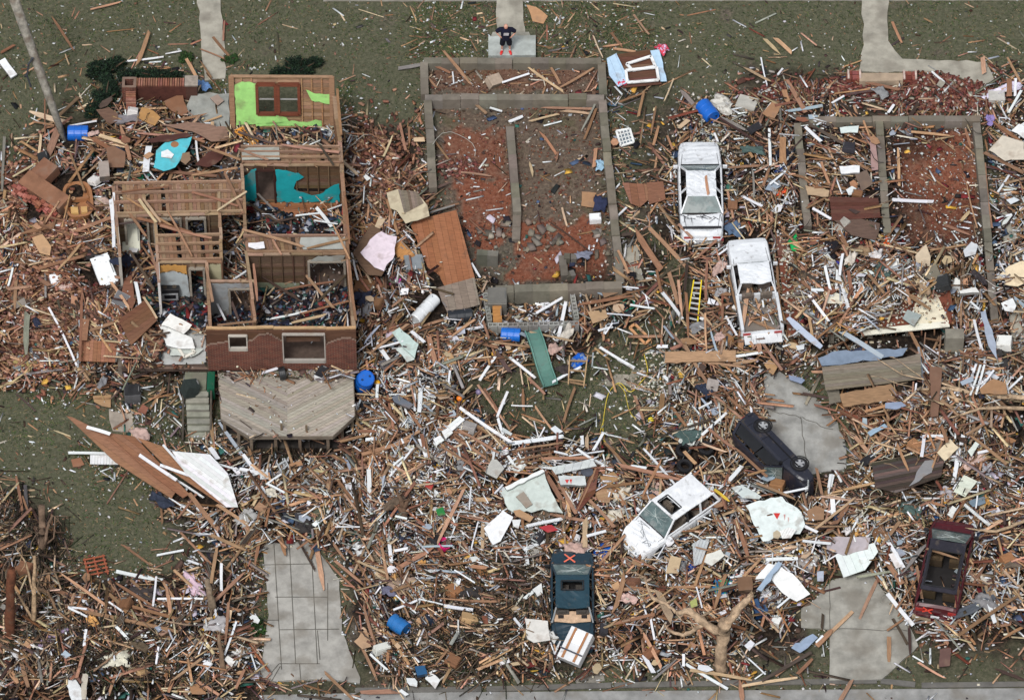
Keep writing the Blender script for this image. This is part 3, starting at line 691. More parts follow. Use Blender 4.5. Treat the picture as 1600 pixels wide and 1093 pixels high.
bo = hp(br, 'brick_veneer', 'brick', label='red brick facing, broken off along the top'); bo.parent = bwo; bo.matrix_parent_inverse = Matrix.Identity(4)
for h, c in ((holes[0], (176, 170, 160)), (holes[1], (160, 154, 146))):
    s = MB()
    for a, b2, wd in (((h[0], h[2]), (h[0], h[3]), .05), ((h[0], h[3]), (h[1], h[3]), .05), ((h[1], h[3]), (h[1], h[2]), .05), ((h[1], h[2] + .03), (h[0], h[2] + .03), .17)): s.bar(pt(*a, .12), pt(*b2, .12), wd, .12, c, up=N)
    so = s.build('window_frame', 'white'); so.parent = bwo
s = MB()   # curtain of boards hanging behind the wide window
for i in range(5): s.bar(pt(.53, .6 + i * .06, -.2), pt(.76, .6 + i * .06 + .02, -.2), .1, .03, jit((92, 66, 50), 12), up=N)
hp(s, 'fallen_ceiling_boards', 'wood')
# deck
dk = MB(); zt = FZ + .0
seam = 449
left = [(341, 581), (seam, 580), (seam, 681), (389, 681), (346, 655)]; right = [(seam, 580), (551, 576), (554, 650), (520, 681), (seam, 681)]
D = empty('wooden_deck', P(447, 640, 0), 'weathered grey wooden deck with chevron boards in front of the brick wall', 'deck')
def dp(mb, nm, m, par=None):
    o = mb.build(nm, m); o.parent = D; o.matrix_parent_inverse = Matrix.Translation(D.location).inverted(); return o
stripes(dk, [P(x, y, zt) for x, y in left], (1, -.62), .14, Vector((0, 0, .03)), (150, 142, 132), 11); stripes(dk, [P(x, y, zt) for x, y in right], (1, .66), .14, Vector((0, 0, .03)), (158, 150, 138), 11)
dp(dk, 'deck_boards', 'wood')
s = MB()
ring = [(341, 581), (346, 655), (389, 683), (520, 683), (554, 651), (551, 576)]
for a, b_ in zip(ring, ring[1:]): s.bar(P(*a, zt - .1), P(*b_, zt - .1), .06, .2, (120, 110, 98))
dp(s, 'rim_joist', 'wood')
for x, y in ((350, 656), (372, 670), (392, 681), (430, 681), (468, 681), (512, 681), (550, 650), (534, 664)):
    s = MB(); a = P(x, y, zt - .05); s.box((a.x, a.y + .08, .55), .12, .12, 1.2, jit((120, 106, 90), 8)); dp(s, 'post', 'wood')
for x, y in ((440, 672), (479, 674)):
    s = MB(); a = P(x, y, zt); s.box((a.x, a.y, zt + .2), .09, .06, .42, (112, 98, 80)); dp(s, 'rail_post', 'wood')
s = MB(); s.prism([P(x, y, .04) for x, y in ((345, 610), (552, 606), (552, 700), (345, 700))], Vector((0, 0, .02)), (46, 42, 40)); dp(s, 'under_deck_shade', 'concrete')  # dark sheet standing in for the shade below the deck
# stairs
ST = empty('concrete_stairs', P(308, 640, 0), 'mossy concrete stairs going down beside the deck', 'stairs')
def sp_(mb, nm, m='concrete'):
    o = mb.build(nm, m); o.parent = ST; o.matrix_parent_inverse = Matrix.Translation(ST.location).inverted(); return o
s = MB(); a = P(289, 581, FZ - .02); b_ = P(322, 608, FZ - .02); s.prism([Vector((a.x, a.y, 0)), Vector((b_.x, a.y, 0)), Vector((b_.x, b_.y, 0)), Vector((a.x, b_.y, 0))][::-1], Vector((0, 0, FZ - .02)), (112, 114, 98)); sp_(s, 'landing')
x0, x1, y0 = P(290, 608, FZ).x, P(325, 608, FZ).x, b_.y
n = 7
for i in range(n):
    zt_ = (FZ - .02) * (1 - (i + 1) / (n + 1)); s = MB(); yy = y0 - i * .24
    s.box(((x0 + x1) / 2 + .06 * i * .3, yy - .12, zt_ / 2), x1 - x0, .24 - .004, zt_, jit((122, 122, 110), 8)); s.box(((x0 + x1) / 2 + .06 * i * .3, yy - .1, zt_ + .012), x1 - x0 + .02, .27, .024, jit((142, 142, 130), 6)); sp_(s, 'step')
for sx in (x0 - .1, x1 + .12):
    s = MB(); s.bar((sx, y0 + .2, FZ - .1), (sx, y0 - 1.8, .1), .08, .3, (74, 68, 60)); sp_(s, 'stringer')
s = MB(); a = P(330, 583, FZ); s.box((a.x, a.y - .4, .9), .3, .9, .7, (24, 84, 62)); tag(s.build('green_board', 'paint', origin=(a.x, a.y - .4, 0)), 'dark green painted panel between the stairs and the deck', 'panel')
# low brick porch wall with pier
W = empty('brick_porch_wall', P(250, 140, 0), 'low red brick porch wall with a hollow corner pier', 'porch wall')
def wp(mb, nm, m, c=None):
    o = mb.build(nm, m); o.parent = W; o.matrix_parent_inverse = Matrix.Translation(W.location).inverted(); return o
zt = 1.1
def bwall(a, b_, th, z):
    mb = MB(); A = P(*a, z); B = P(*b_, z); d = B - A; n = Vector((-d.y, d.x, 0)).normalized() * th / 2; L = d.length; k = int(L / .1)
    mb.prism([Vector((v.x, v.y, 0)) for v in (A + n, A - n, B - n, B + n)], Vector((0, 0, z - .02)), (88, 52, 44))
    for i in range(k): mb.box(A + d * ((i + .5) / k) + Vector((0, 0, .02)), .07 if abs(d.x) > abs(d.y) else th, th if abs(d.x) > abs(d.y) else .07, .07, jit((140, 96, 80), 16))
    wp(mb, 'wall_run', 'litter')
bwall((212, 129), (292, 129), .42, zt); bwall((204, 138), (205, 172), .42, .9)
s = MB(); c0 = P(202, 131, zt)
for dx, dy, sx, sy in ((-.24, 0, .12, .6), (.24, 0, .12, .6), (0, -.24, .36, .12), (0, .24, .36, .12)): s.box((c0.x + dx, c0.y + dy, .6), sx, sy, 1.2, (134, 92, 78))
wp(s, 'pier', 'brick')
s = MB(); a = P(299, 127, zt + .05); s.box((a.x, a.y, .58), .48, .5, 1.12, (84, 58, 50)); s.box((a.x, a.y, 1.16), .56, .56, .08, (150, 140, 130)); wp(s, 'capped_pier', 'litter')
slab('porch_slab', [(300, 146), (358, 146), (358, 205), (312, 205), (290, 170)], .5, .55, (150, 152, 146), kind=None, rag=2, label='grey concrete porch slab beside the brick porch wall', cat='porch slab')

# raised floor section of the right-hand house
RF = empty('raised_floor_section', P(1340, 450, 0), 'raised floor platform heaped with rubble below the right foundation', 'floor section')
def rp(mb, nm, m='wood'):
    o = mb.build(nm, m); o.parent = RF; o.matrix_parent_inverse = Matrix.Translation(RF.location).inverted(); return o
s = MB(); q = [P(x, y, 1.0) for x, y in RFLOOR]; s.prism([v - Vector((0, 0, .06)) for v in q], Vector((0, 0, .06)), (116, 66, 50)); rp(s, 'floor_sheet')
s = MB()
for a, b_ in zip(RFLOOR, RFLOOR[1:] + RFLOOR[:1]): s.bar(P(*a, .87), P(*b_, .87), .06, .2, (120, 84, 62))
for i in range(12):
    x = 1240 + i * 20; s.bar(P(x, 522, .86), P(x - 4, 420 if i > 3 else 385, .86), .05, .18, jit((110, 80, 60)))
rp(s, 'floor_joists')
s = MB(); s.bar(P(1345, 520, 1.03), P(1483, 506, 1.03), .3, .05, (224, 222, 206)); rp(s, 'pale_edge_board', 'white')
s = MB(); s.prism([P(x, y, 1.012) for x, y in ((1436, 452), (1462, 455), (1484, 505), (1420, 514), (1428, 480))], Vector((0, 0, .012)), (222, 214, 190)); rp(s, 'vinyl_sheet', 'panel')
s = MB()
for x, y in ((1235, 523), (1300, 522), (1360, 520), (1420, 512), (1478, 506)): a = P(x, y, .8); s.box((a.x, a.y + .1, .38), .2, .2, .8, (128, 122, 112))
rp(s, 'pier', 'concrete')
s = MB(); s.box(P(1490, 540, .8), .75, .5, 1.6, (138, 134, 122)); s2 = s.build('concrete_pillar', 'concrete'); tag(s2, 'grey concrete pillar at the right end of the raised floor section', 'pillar')

# ================================================================ VEHICLES
def interp(tab, x):
    if x <= tab[0][0]: return tab[0][1]
    for (a, va), (b_, vb) in zip(tab, tab[1:]):
        if x <= b_: return va + (vb - va) * (x - a) / (b_ - a)
    return tab[-1][1]
def place(px, py, yaw, z=None):
    z = zs(px, py) * .5 if z is None else z
    p = P(px, py, z); return Matrix.Translation(p) @ Matrix.Rotation(yaw, 4, 'Z')
def wheel(root, M4, r=.32, wd=.21, rimc=(176, 178, 180)):
    """axis along local Y, outer face +Y"""
    A = M4 @ Matrix(((0, 1, 0, 0), (1, 0, 0, 0), (0, 0, -1, 0), (0, 0, 0, 1)))
    t = MB(); t.lathe(A, [(r * .6, -wd / 2), (r * .92, -wd / 2), (r, -wd * .3), (r, wd * .3), (r * .92, wd / 2), (r * .62, wd / 2), (r * .6, wd * .25)], (30, 30, 32), 24)
    ty = t.build('wheel', 'dark', root, smooth=True)
    s = MB(); s.lathe(A, [(.02, wd * .2), (r * .5, wd * .2), (r * .52, wd * .44), (r * .66, wd * .46), (r * .68, wd * .3)], (120, 122, 124), 24)
    for k in range(5):
        a = 2 * math.pi * k / 5; s.bar(A @ Vector((wd * .38, 0, 0)), A @ Vector((wd * .42, r * .58 * math.cos(a), r * .58 * math.sin(a))), 0.1, .03, rimc, up=(A.to_3x3() @ Vector((1, 0, 0))))
    s.lathe(A, [(0, wd * .46), (.07, wd * .42), (.07, wd * .2)], rimc, 12)
    so = s.build('rim', 'metal', ty); return ty
def car(M4, label, cat, name, L, W, c, hood, belt, roofh, cab, top, wtab, seats=(110, 100, 90), dent=.02, dents=(), wheels=True, bed=None, glass=(1, 1), holes=(), roof_c=None, open_roof=None, tail=(150, 40, 36), seed=1, trim=(38, 38, 40), wheelx=None, roofparts=True, trunk=None, wr=.32, tumble=.84):
    """x forward. hood: [(x,h)] deck/hood profile, cab=(x_windscreen_base, x_roof_front, x_roof_rear, x_rear_base)"""
    rs = random.Random(seed); root = empty(name, label=label, cat=cat, M4=M4)
    a, b_, c_, d = cab
    N = 40; K = [(-1, .22), (-1.0, .38), (-1.0, .55), (-.985, .86), (-.93, .975), (-.8, 1.0), (-.45, 1.018), (0, 1.03), (.45, 1.018), (.8, 1.0), (.93, .975), (.985, .86), (1, .55), (1, .38), (1, .22)]
    xs = [-L / 2 + L * i / N for i in range(N + 1)]
    body = MB(); V = []
    for i, x in enumerate(xs):
        h = interp(hood, x); ww = interp(wtab, x) * W / 2
        for yy, zz in K:
            z = zz * h if zz > .6 else .22 + (zz - .22) * (h / .9)
            dx = 0; dz = 0
            if zz > .9:
                for (ex, ey, er, ed) in dents:
                    q = ((x - ex) ** 2 + (yy * ww - ey) ** 2) / er ** 2; dz -= ed * math.exp(-q)
                dz += rs.uniform(-dent, dent) * .6
            V.append(Vector((x, yy * ww + rs.uniform(-dent, dent) * .3, z + dz)))
    n = len(K); fs = []
    for i in range(N):
        xm = (xs[i] + xs[i + 1]) / 2
        for k in range(n - 1):
            top_ = 4 <= k <= 9
            if top_ and d < xm < a: continue
            if bed and bed[0] < xm < bed[1] and 4 <= k <= 9: continue
            fs.append((i * n + k, (i + 1) * n + k, (i + 1) * n + k + 1, i * n + k + 1))
    fs.append(tuple(range(n))); fs.append(tuple(range(N * n + n - 1, N * n - 1, -1)))
    body.add(V, [f[::-1] for f in fs], c)
    bo = body.build('body', 'paint', root, smooth=False)
    # door and panel seams, sill
    s = MB()
    hw = lambda x: interp(wtab, x) * W / 2
    for x in ((a + b_) / 2 + .1, (b_ + c_) / 2, c_ + .12):
        for sg in (-1, 1): s.bar((x, sg * (hw(x) + .003), .3), (x, sg * (hw(x) + .003), belt * .93), .012, .012, trim, up=Vector((1, 0, 0)))
    for sg in (-1, 1): s.bar((-L * .36, sg * (hw(0) + .006), .5), (L * .34, sg * (hw(0) + .006), .5), .03, .06, trim)
    hx = a + .02
    s.bar((hx, -hw(hx) * .86, interp(hood, hx) * 1.015), (hx, hw(hx) * .86, interp(hood, hx) * 1.015), .05, .03, trim)
    for sg in (-1, 1): s.bar((hx + .04, sg * hw(hx) * .84, interp(hood, hx) * 1.012), (L / 2 - .12, sg * hw(L / 2 - .2) * .8, interp(hood, L / 2 - .1) * 1.012), .014, .01, trim)
    if trunk is not False and not bed:
        for sg in (-1, 1): s.bar((d - .02, sg * hw(d) * .82, interp(hood, d) * 1.012), (-L / 2 + .1, sg * hw(-L / 2) * .8, interp(hood, -L / 2 + .1) * 1.012), .014, .01, trim)
    s.build('seams', 'dark', bo)
    # interior tub, dashboard and seats
    s = MB(); s.box(((a + d) / 2, 0, .34), a - d, W * .9, .06, (40, 38, 38)); s.box((a - .18, 0, belt - .14), .4, W * .84, .2, (44, 42, 44))
    for sg in (-1, 1): s.box(((a + d) / 2, sg * W * .45, (belt + .36) / 2), a - d, .06, belt - .4, (58, 54, 52))
    s.box((d + .05, 0, (belt + .36) / 2), .06, W * .88, belt - .4, (50, 46, 46))
    it = s.build('interior', 'dark', root)
    for xx in ((a + b_) / 2 - .65, ) + (((c_ + b_) / 2 - .55,) if b_ - c_ > 1.0 else ()):
        for yy in (-W * .22, W * .22):
            q = MB(); q.box((xx, yy, .58), .5, .52, .18, jit(seats, 5)); q.box((xx - .28, yy, .82), .16, .5, .6, jit(seats, 5), Matrix.Rotation(-.2, 3, 'Y')); q.box((xx - .36, yy, 1.12), .1, .26, .16, seats); q.build('seat', 'cloth', it)
    # pillars and roof
    wb = hw((a + d) / 2) * .92; wt = wb * tumble; rc = roof_c or c
    if roofparts:
        for sg in (-1, 1):
            s = MB()
            s.bar((a, sg * wb, belt), (b_, sg * wt, roofh - .03), .07, .06, c, up=Vector((0, 1, 0))); s.bar((d, sg * wb, belt), (c_, sg * wt, roofh - .03), .12 if not bed else .16, .06, c, up=Vector((0, 1, 0)))
            nb = 1 if b_ - c_ < 1.0 else 2 if b_ - c_ < 2.2 else 3
            for k in range(1, nb + 1):
                if bed: break
                t = k / (nb + 1) if nb > 1 else .5; xx = b_ + (c_ - b_) * t; s.bar((xx + .02, sg * wb, belt), (xx, sg * wt, roofh - .03), .08, .05, trim if k == 1 else c, up=Vector((0, 1, 0)))
            s.bar((d, sg * wb, belt), (a, sg * wb, belt), .06, .07, c)
            s.build('window_pillars', 'paint', root)
        s = MB(); nx, ny = 14, 10; vs = []
        for i in range(nx + 1):
            for j in range(ny + 1):
                u, v = i / nx, j / ny; x = c_ + (b_ - c_) * u; y = wt * 1.03 * (2 * v - 1); z = roofh + .045 * (1 - (2 * v - 1) ** 4) * (1 - (2 * u - 1) ** 6) + rs.uniform(-dent, dent) * .5
                for (ex, ey, er, ed) in dents: z -= ed * math.exp(-((x - ex) ** 2 + (y - ey) ** 2) / er ** 2)
                vs.append(Vector((x, y, z)))
        fs = []
        for i in range(nx):
            for j in range(ny):
                x = c_ + (b_ - c_) * (i + .5) / nx; y = wt * 1.03 * (2 * (j + .5) / ny - 1)
                if any(h[0] < x < h[1] and h[2] < y < h[3] for h in holes): continue
                q = [i * (ny + 1) + j, (i + 1) * (ny + 1) + j, (i + 1) * (ny + 1) + j + 1, i * (ny + 1) + j + 1]
                fs.append(q)
        off = len(vs); vs2 = vs + [v - Vector((0, 0, .05)) for v in vs]
        f2 = fs + [[k + off for k in q[::-1]] for q in fs]
        for i in range(nx): f2 += [[i * (ny + 1), (i + 1) * (ny + 1), (i + 1) * (ny + 1) + off, i * (ny + 1) + off], [i * (ny + 1) + ny, i * (ny + 1) + ny + off, (i + 1) * (ny + 1) + ny + off, (i + 1) * (ny + 1) + ny]]
        for j in range(ny): f2 += [[j, j + off, j + 1 + off, j + 1], [nx * (ny + 1) + j, nx * (ny + 1) + j + 1, nx * (ny + 1) + j + 1 + off, nx * (ny + 1) + j + off]]
        s.add(vs2, f2, rc); ro = s.build('roof', 'paint', root, smooth=False)
        for h in holes:
            s = MB()
            for p, q in (((h[0], h[2]), (h[1], h[2])), ((h[1], h[2]), (h[1], h[3])), ((h[1], h[3]), (h[0], h[3])), ((h[0], h[3]), (h[0], h[2]))): s.bar((*p, roofh + .04), (*q, roofh + .04), .05, .03, trim)
            s.build('sunroof_frame', 'dark', ro)
    def pane(nm, q):
        s = MB(); nrm = (q[1] - q[0]).cross(q[2] - q[0]).normalized(); s.prism(q, nrm * .012, (92, 118, 116)); s.build(nm, 'glass', root)
    if glass[0]:
        s = MB(); rc_ = random.Random(seed + 5); A0, A1 = Vector((a - .02, 0, belt + .045)), Vector((b_ + .02, 0, roofh - .005)); hub = (rc_.uniform(-.4, .4) * wb, rc_.uniform(.3, .7))
        for k in range(13):
            e = (rc_.uniform(-.9, .9) * wb, rc_.uniform(.05, .95)); p0 = A0.lerp(A1, hub[1]) + Vector((0, hub[0], .012)); p1 = A0.lerp(A1, e[1]) + Vector((0, e[0] * (1 - .1 * e[1]), .012)); s.bar(p0, p1, .011, .004, (176, 186, 184))
        s.build('windscreen_cracks', 'panel', root)
    if glass[0]: pane('windscreen', [Vector((a - .02, -wb * .96, belt + .03)), Vector((a - .02, wb * .96, belt + .03)), Vector((b_ + .02, wt * .95, roofh - .02)), Vector((b_ + .02, -wt * .95, roofh - .02))])
    if glass[1]: pane('rear_window', [Vector((d + .02, wb * .94, belt + .03)), Vector((d + .02, -wb * .94, belt + .03)), Vector((c_ - .01, -wt * .95, roofh - .02)), Vector((c_ - .01, wt * .95, roofh - .02))])
    # bumpers, lamps, mirrors
    hf = interp(hood, L / 2); hr = interp(hood, -L / 2)
    for nm, x, h in (('front_bumper', L / 2, hf), ('rear_bumper', -L / 2, hr)):
        s = MB(); ww = hw(x); sg = 1 if x > 0 else -1
        pts = [(x - sg * .14, -ww * 1.02, .42), (x + sg * .05, -ww * .9, .42), (x + sg * .1, 0, .42), (x + sg * .05, ww * .9, .42), (x - sg * .14, ww * 1.02, .42)]
        for p, q in zip(pts, pts[1:]): s.bar(p, q, .14, .2, trim if nm == 'none' else c)
        s.bar((x + sg * .14, -ww * .7, .5), (x + sg * .14, ww * .7, .5), .02, .05, trim); s.build(nm, 'paint', root)
    for sg in (-1, 1):
        s = MB(); s.box((L / 2 - .01, sg * hw(L / 2) * .74, hf * .8), .1, .34, .15, (206, 212, 214)); s.build('headlight', 'plastic', root)
        s = MB(); s.box((-L / 2 + .01, sg * hw(-L / 2) * .76, hr * .8), .1, .32, .16, tail); s.build('tail_light', 'plastic', root)
        s = MB(); s.box((a - .12, sg * (hw(a) + .1), belt + .06), .1, .18, .13, trim if c[0] < 100 else c); s.build('mirror', 'paint', root)
    if wheels:
        for wx in (wheelx or (L * .31, -L * .29)):
            for sg in (-1, 1):
                wheel(root, Matrix.Translation((wx, sg * (hw(wx) - .085), wr)) @ (Matrix.Identity(4) if sg > 0 else Matrix.Rotation(math.pi, 4, 'Z')), r=wr)
                s = MB(); A = Matrix.Translation((wx, sg * (hw(wx) + .001), wr)) @ Matrix.Rotation(R(90) * sg, 4, 'Z'); s.lathe(A, [(wr + .01, 0), (wr + .06, 0), (wr + .06, .012), (wr + .01, .012)], trim, 24); s.build('wheel_arch', 'dark', bo)
    return root
SED = [(1, 1)]
wt_sedan = [(-2.58, .84), (-2.45, .92), (-1.6, .98), (-1, 1), (1, 1), (1.9, .96), (2.35, .9), (2.58, .8)]
sed = car(place(1094, 311, R(90.5)), 'white four-door sedan with battered roof and torn open boot, among the debris', 'car', 'crashed_car', 5.15, 1.88, (214, 218, 222),
          [(-2.6, .62), (-2.45, .86), (-1.6, .92), (-1.2, .94), (1.1, .95), (2.2, .82), (2.5, .72), (2.6, .56)], .94, 1.36, (1.05, .42, -.98, -1.6), 0, wt_sedan,
          dent=.03, dents=((-1.9, .2, .5, .2), (-.6, .1, .5, .14), (-2.2, -.3, .3, .14), (1.6, .2, .6, .05), (.2, -.4, .3, .08)), glass=(1, 1), seed=3, tumble=.7)
s = MB()
for k in range(16):
    a0 = rnd.uniform(-.8, .8); s.bar((-1.75 + rnd.uniform(-.12, .12), a0, .93), (-1.85 + rnd.uniform(-.25, .25), a0 + rnd.uniform(-.4, .4), .95), .02, .012, (60, 60, 62))
s.bar((-2.28, -.8, .86), (-2.3, .8, .87), .12, .03, (48, 48, 50)); s.build('torn_boot_edge', 'dark', sed)
tr = place(1178, 463, R(96))
trk = car(tr, 'white pickup truck with its tailgate down and lumber lying in the bed', 'pickup truck', 'pickup_truck', 5.2, 1.8, (216, 220, 224),
          [(-2.6, .86), (-2.4, .9), (1.0, .96), (2.2, .94), (2.55, .84), (2.6, .7)], .96, 1.48, (1.0, .66, -.42, -.62), 0, [(-2.6, .97), (1, 1), (2.2, .98), (2.6, .9)], dent=.022, bed=(-2.56, -.66), glass=(1, 0), seed=5, tumble=.8, trunk=False, dents=((-.35, -.2, .35, .14), (.2, .5, .3, .06), (1.6, -.3, .5, .06)))
s = MB(); s.box((-1.62, 0, .62), 1.9, 1.5, .05, (120, 112, 104))
for sg in (-1, 1): s.box((-1.62, sg * .84, .8), 1.92, .13, .36, (208, 212, 216))
s.box((-.7, 0, .84), .08, 1.64, .4, (206, 210, 214)); s.build('cargo_bed', 'paint', trk)
s = MB(); s.box((-2.85, 0, .64), .5, 1.6, .06, (214, 216, 218))
for k in range(9): s.box((-2.85 + rnd.uniform(-.14, .14), rnd.uniform(-.7, .7), .676), rnd.uniform(.06, .2), .025, .008, (158, 160, 162))
s.build('tailgate', 'paint', trk)
teal = car(place(894, 948, R(90)), 'dark teal sedan with an orange X sprayed on its hood, rear window gone', 'car', 'crashed_car', 4.75, 1.78, (34, 54, 66),
           [(-2.4, .62), (-2.3, .84), (-1.5, .92), (1.1, .94), (2.1, .84), (2.35, .62)], .94, 1.32, (1.4, .62, -.95, -1.45), 0, [(-2.4, .86), (-2, .97), (1.4, 1), (2.0, .95), (2.4, .8)],
           dent=.02, dents=((-.7, 0, .5, .14), (1.7, -.3, .5, .08), (-2.0, .4, .4, .1)), glass=(1, 0), holes=((-.15, .3, -.44, .44),), seed=8, roof_c=(36, 62, 74), seats=(70, 66, 62), tail=(90, 30, 30), tumble=.8)
s = MB(); s.prism([Vector(v) for v in ((-1.02, -.7, .99), (-1.42, -.72, .97), (-1.5, 0, .97), (-1.42, .72, .97), (-1.02, .7, .99), (-.95, 0, 1.0))][::-1], Vector((0, 0, .03)), (196, 166, 138))
for sg in (-1, 1): s.box((-1.22, sg * .46, 1.03), .16, .22, .02, (46, 42, 42))
s.build('parcel_shelf', 'cloth', teal)
s = MB()
for p, q in (((1.95, .3, .9), (1.5, -.12, .955)), ((1.9, -.12, .905), (1.52, .32, .955))): s.bar((p[0], p[1], p[2] + .012), (q[0], q[1], q[2] + .012), .06, .01, (226, 112, 88))
s.build('spray_painted_x', 'panel', teal)
s = MB(); s.bar((-2.36, -.86, .62), (-2.36, .86, .62), .04, .05, (186, 190, 194)); s.bar((-2.3, .9, .6), (-1.7, .92, .6), .03, .05, (180, 184, 188)); s.build('chrome_strip', 'metal', teal)
suv = car(place(1046, 826, R(221)), 'white SUV with its sunroof gone and a dented white hood, slanting across the debris', 'SUV', 'crashed_suv', 4.3, 1.8, (222, 225, 228),
          [(-2.15, .9), (-2.05, 1.0), (.9, 1.02), (1.0, 1.03), (1.8, .92), (2.05, .78), (2.15, .6)], 1.02, 1.66, (1.0, .42, -1.75, -2.05), 0, [(-2.15, .9), (-1.8, .98), (1.2, 1), (1.8, .93), (2.15, .74)],
          dent=.03, dents=((-1.4, .3, .6, .08), (1.5, .1, .4, .04)), holes=((-.25, .3, -.45, .42),), glass=(1, 0), seed=11, trim=(44, 46, 48), wr=.35)
s = MB()
hz_ = lambda x: interp([(1.0, 1.07), (1.8, .965), (2.05, .84)], x)
x, y = 1.3, -.5
for k in range(20):
    x2 = min(1.95, max(1.15, x + rnd.uniform(-.25, .25))); y2 = min(.65, max(-.65, y + rnd.uniform(-.35, .4))); s.bar((x, y, hz_(x)), (x2, y2, hz_(x2)), .016, .008, (120, 124, 128)); x, y = x2, y2
s.build('hood_creases', 'dark', suv)
red = car(place(1475, 902, R(78)), 'dark red SUV with an orange X on its tailgate and the rear roof open', 'SUV', 'crashed_suv', 4.6, 1.82, (74, 20, 28),
          [(-2.3, .98), (-2.2, 1.04), (1.0, 1.05), (1.5, 1.06), (1.95, 1.0), (2.2, .88), (2.3, .66)], 1.05, 1.66, (1.5, .6, -1.95, -2.2), 0, [(-2.3, .93), (-2, .99), (1.6, 1), (2.3, .88)],
          dent=.026, dents=((1.7, .3, .6, .12), (.4, 0, .4, .08)), holes=((-1.75, .02, -.62, .62),), glass=(1, 0), seed=13, roof_c=(44, 42, 50), seats=(80, 66, 48), wr=.36)
s = MB()
for p, q in (((-2.34, .5, .98), (-2.34, .15, .66)), ((-2.34, .12, .95), (-2.34, .52, .7))): s.bar(p, q, .055, .02, (222, 74, 56), up=Vector((1, 0, 0)))
s.build('spray_painted_x', 'panel', red)
s = MB(); s.box((-2.42, 0, .52), .06, .34, .16, (206, 210, 214)); s.build('number_plate', 'plastic', red)
s = MB(); s.bar((-2.4, -.9, .38), (-2.4, .9, .38), .12, .16, (150, 134, 112)); s.build('bumper_step', 'plastic', red)
# black SUV on its side
f = Vector((P(1262, 765).x - P(1165, 665).x, P(1262, 765).y - P(1165, 665).y, 0)).normalized(); r_ = Vector((f.y, -f.x, 0)); r_ = r_ if r_.x < 0 else -r_
mid = P(1220, 692, 1.72); O = mid - r_ * .33; O.z = .92; lf = r_.cross(f)
M4 = Matrix(((f.x, lf.x, r_.x, O.x), (f.y, lf.y, r_.y, O.y), (f.z, lf.z, r_.z, O.z), (0, 0, 0, 1)))
blk = car(M4, 'black SUV rolled onto its side, wheels facing the concrete pad', 'SUV', 'overturned_suv', 4.3, 1.76, (38, 40, 50),
          [(-2.15, .9), (-2.05, .98), (.9, 1.0), (1.0, 1.0), (1.8, .9), (2.05, .76), (2.15, .6)], 1.0, 1.62, (1.0, .42, -1.75, -2.05), 0, [(-2.15, .92), (-1.8, .98), (1.2, 1), (1.8, .94), (2.15, .8)],
          dent=.012, glass=(1, 1), seed=17, trim=(20, 20, 22), wr=.36)
s = MB(); s.box((0, 0, .26), 3.9, 1.5, .1, (44, 42, 42)); s.bar((-1.4, .1, .2), (1.3, .1, .2), .12, .1, (96, 90, 84)); s.bar((1.33, -.7, .3), (1.33, .7, .3), .1, .1, (70, 64, 60)); s.bar((-1.25, -.7, .3), (-1.25, .7, .3), .12, .12, (70, 64, 60)); s.build('underbody', 'dark', blk)
s = MB(); s.box((2.2, .2, .62), .03, .32, .16, (210, 214, 216)); s.build('number_plate', 'plastic', blk)
s = MB(); s.prism([Vector(v) for v in ((.95, .86, 1.04), (-.3, .83, 1.04), (-.3, .74, 1.5), (.45, .74, 1.5))], Vector((0, .02, 0)), (24, 26, 30)); s.build('side_window', 'dark', blk)
s = MB(); s.prism([Vector(v) for v in ((-.36, .86, 1.04), (-1.9, .83, 1.04), (-1.7, .74, 1.5), (-.36, .74, 1.5))], Vector((0, .02, 0)), (26, 28, 32)); s.build('side_window', 'dark', blk)

blk.scale = (.93,) * 3; blk.location.z -= .05; suv.scale = (.96,) * 3; trk.scale = (.97,) * 3

# ================================================================ SINGLE OBJECTS
def axis_mat(a, b_):
    x = (b_ - a).normalized(); y = Vector((0, 0, 1)).cross(x)
    if y.length < .05: y = Vector((0, 1, 0))
    y.normalize(); z = x.cross(y); return Matrix(((x.x, y.x, z.x, a.x), (x.y, y.y, z.y, a.y), (x.z, y.z, z.z, a.z), (0, 0, 0, 1)))
def barrel(p0, p1, r, c, label, name='plastic_barrel', cat='barrel', group=None, z0=None, z1=None, m='plastic', bung=True, capc=None):
    z0 = zs(*p0) + r + .05 if z0 is None else z0; z1 = z0 if z1 is None else z1
    a = P(*p0, z0); b_ = P(*p1, z1); A = axis_mat(a, b_); L = (b_ - a).length
    t = empty(name, label=label, cat=cat, group=group, M4=A)
    s = MB(); pr = [(0, 0.03), (r * .9, .03), (r * .93, 0), (r, .03), (r, L * .3), (r * 1.04, L * .32), (r * 1.04, L * .35), (r, L * .37), (r, L * .63), (r * 1.04, L * .65), (r * 1.04, L * .68), (r, L * .7), (r, L - .03), (r * .93, L), (r * .9, L - .03), (0, L - .03)]
    s.lathe(Matrix.Identity(4), pr, c, 26); s.build('shell', m, t, smooth=False)
    if bung:
        for sg in (-1, 1):
            s = MB(); s.lathe(Matrix.Translation((L - .03, sg * r * .5, 0)), [(.05, 0), (.05, .03), (0, .03)], capc or tuple(v * .5 for v in c), 10); s.build('bung', m, t)
    return t
BL = (22, 96, 188)
barrel((106, 208), (138, 208), .33, BL, 'blue plastic barrel lying by the foot of the leaning utility pole')
barrel((1097, 163), (1114, 184), .34, BL, 'blue plastic barrel lying on the grass above the white sedan')
barrel((566, 602), (572, 590), .36, BL, 'blue plastic barrel standing beside the right edge of the deck', z0=.5, z1=1.35)
barrel((783, 522), (813, 524), .3, (24, 104, 196), 'blue plastic barrel lying below the concrete block walls')
barrel((612, 968), (634, 984), .32, (36, 104, 168), 'dull blue plastic barrel in the debris right of the jointed driveway')
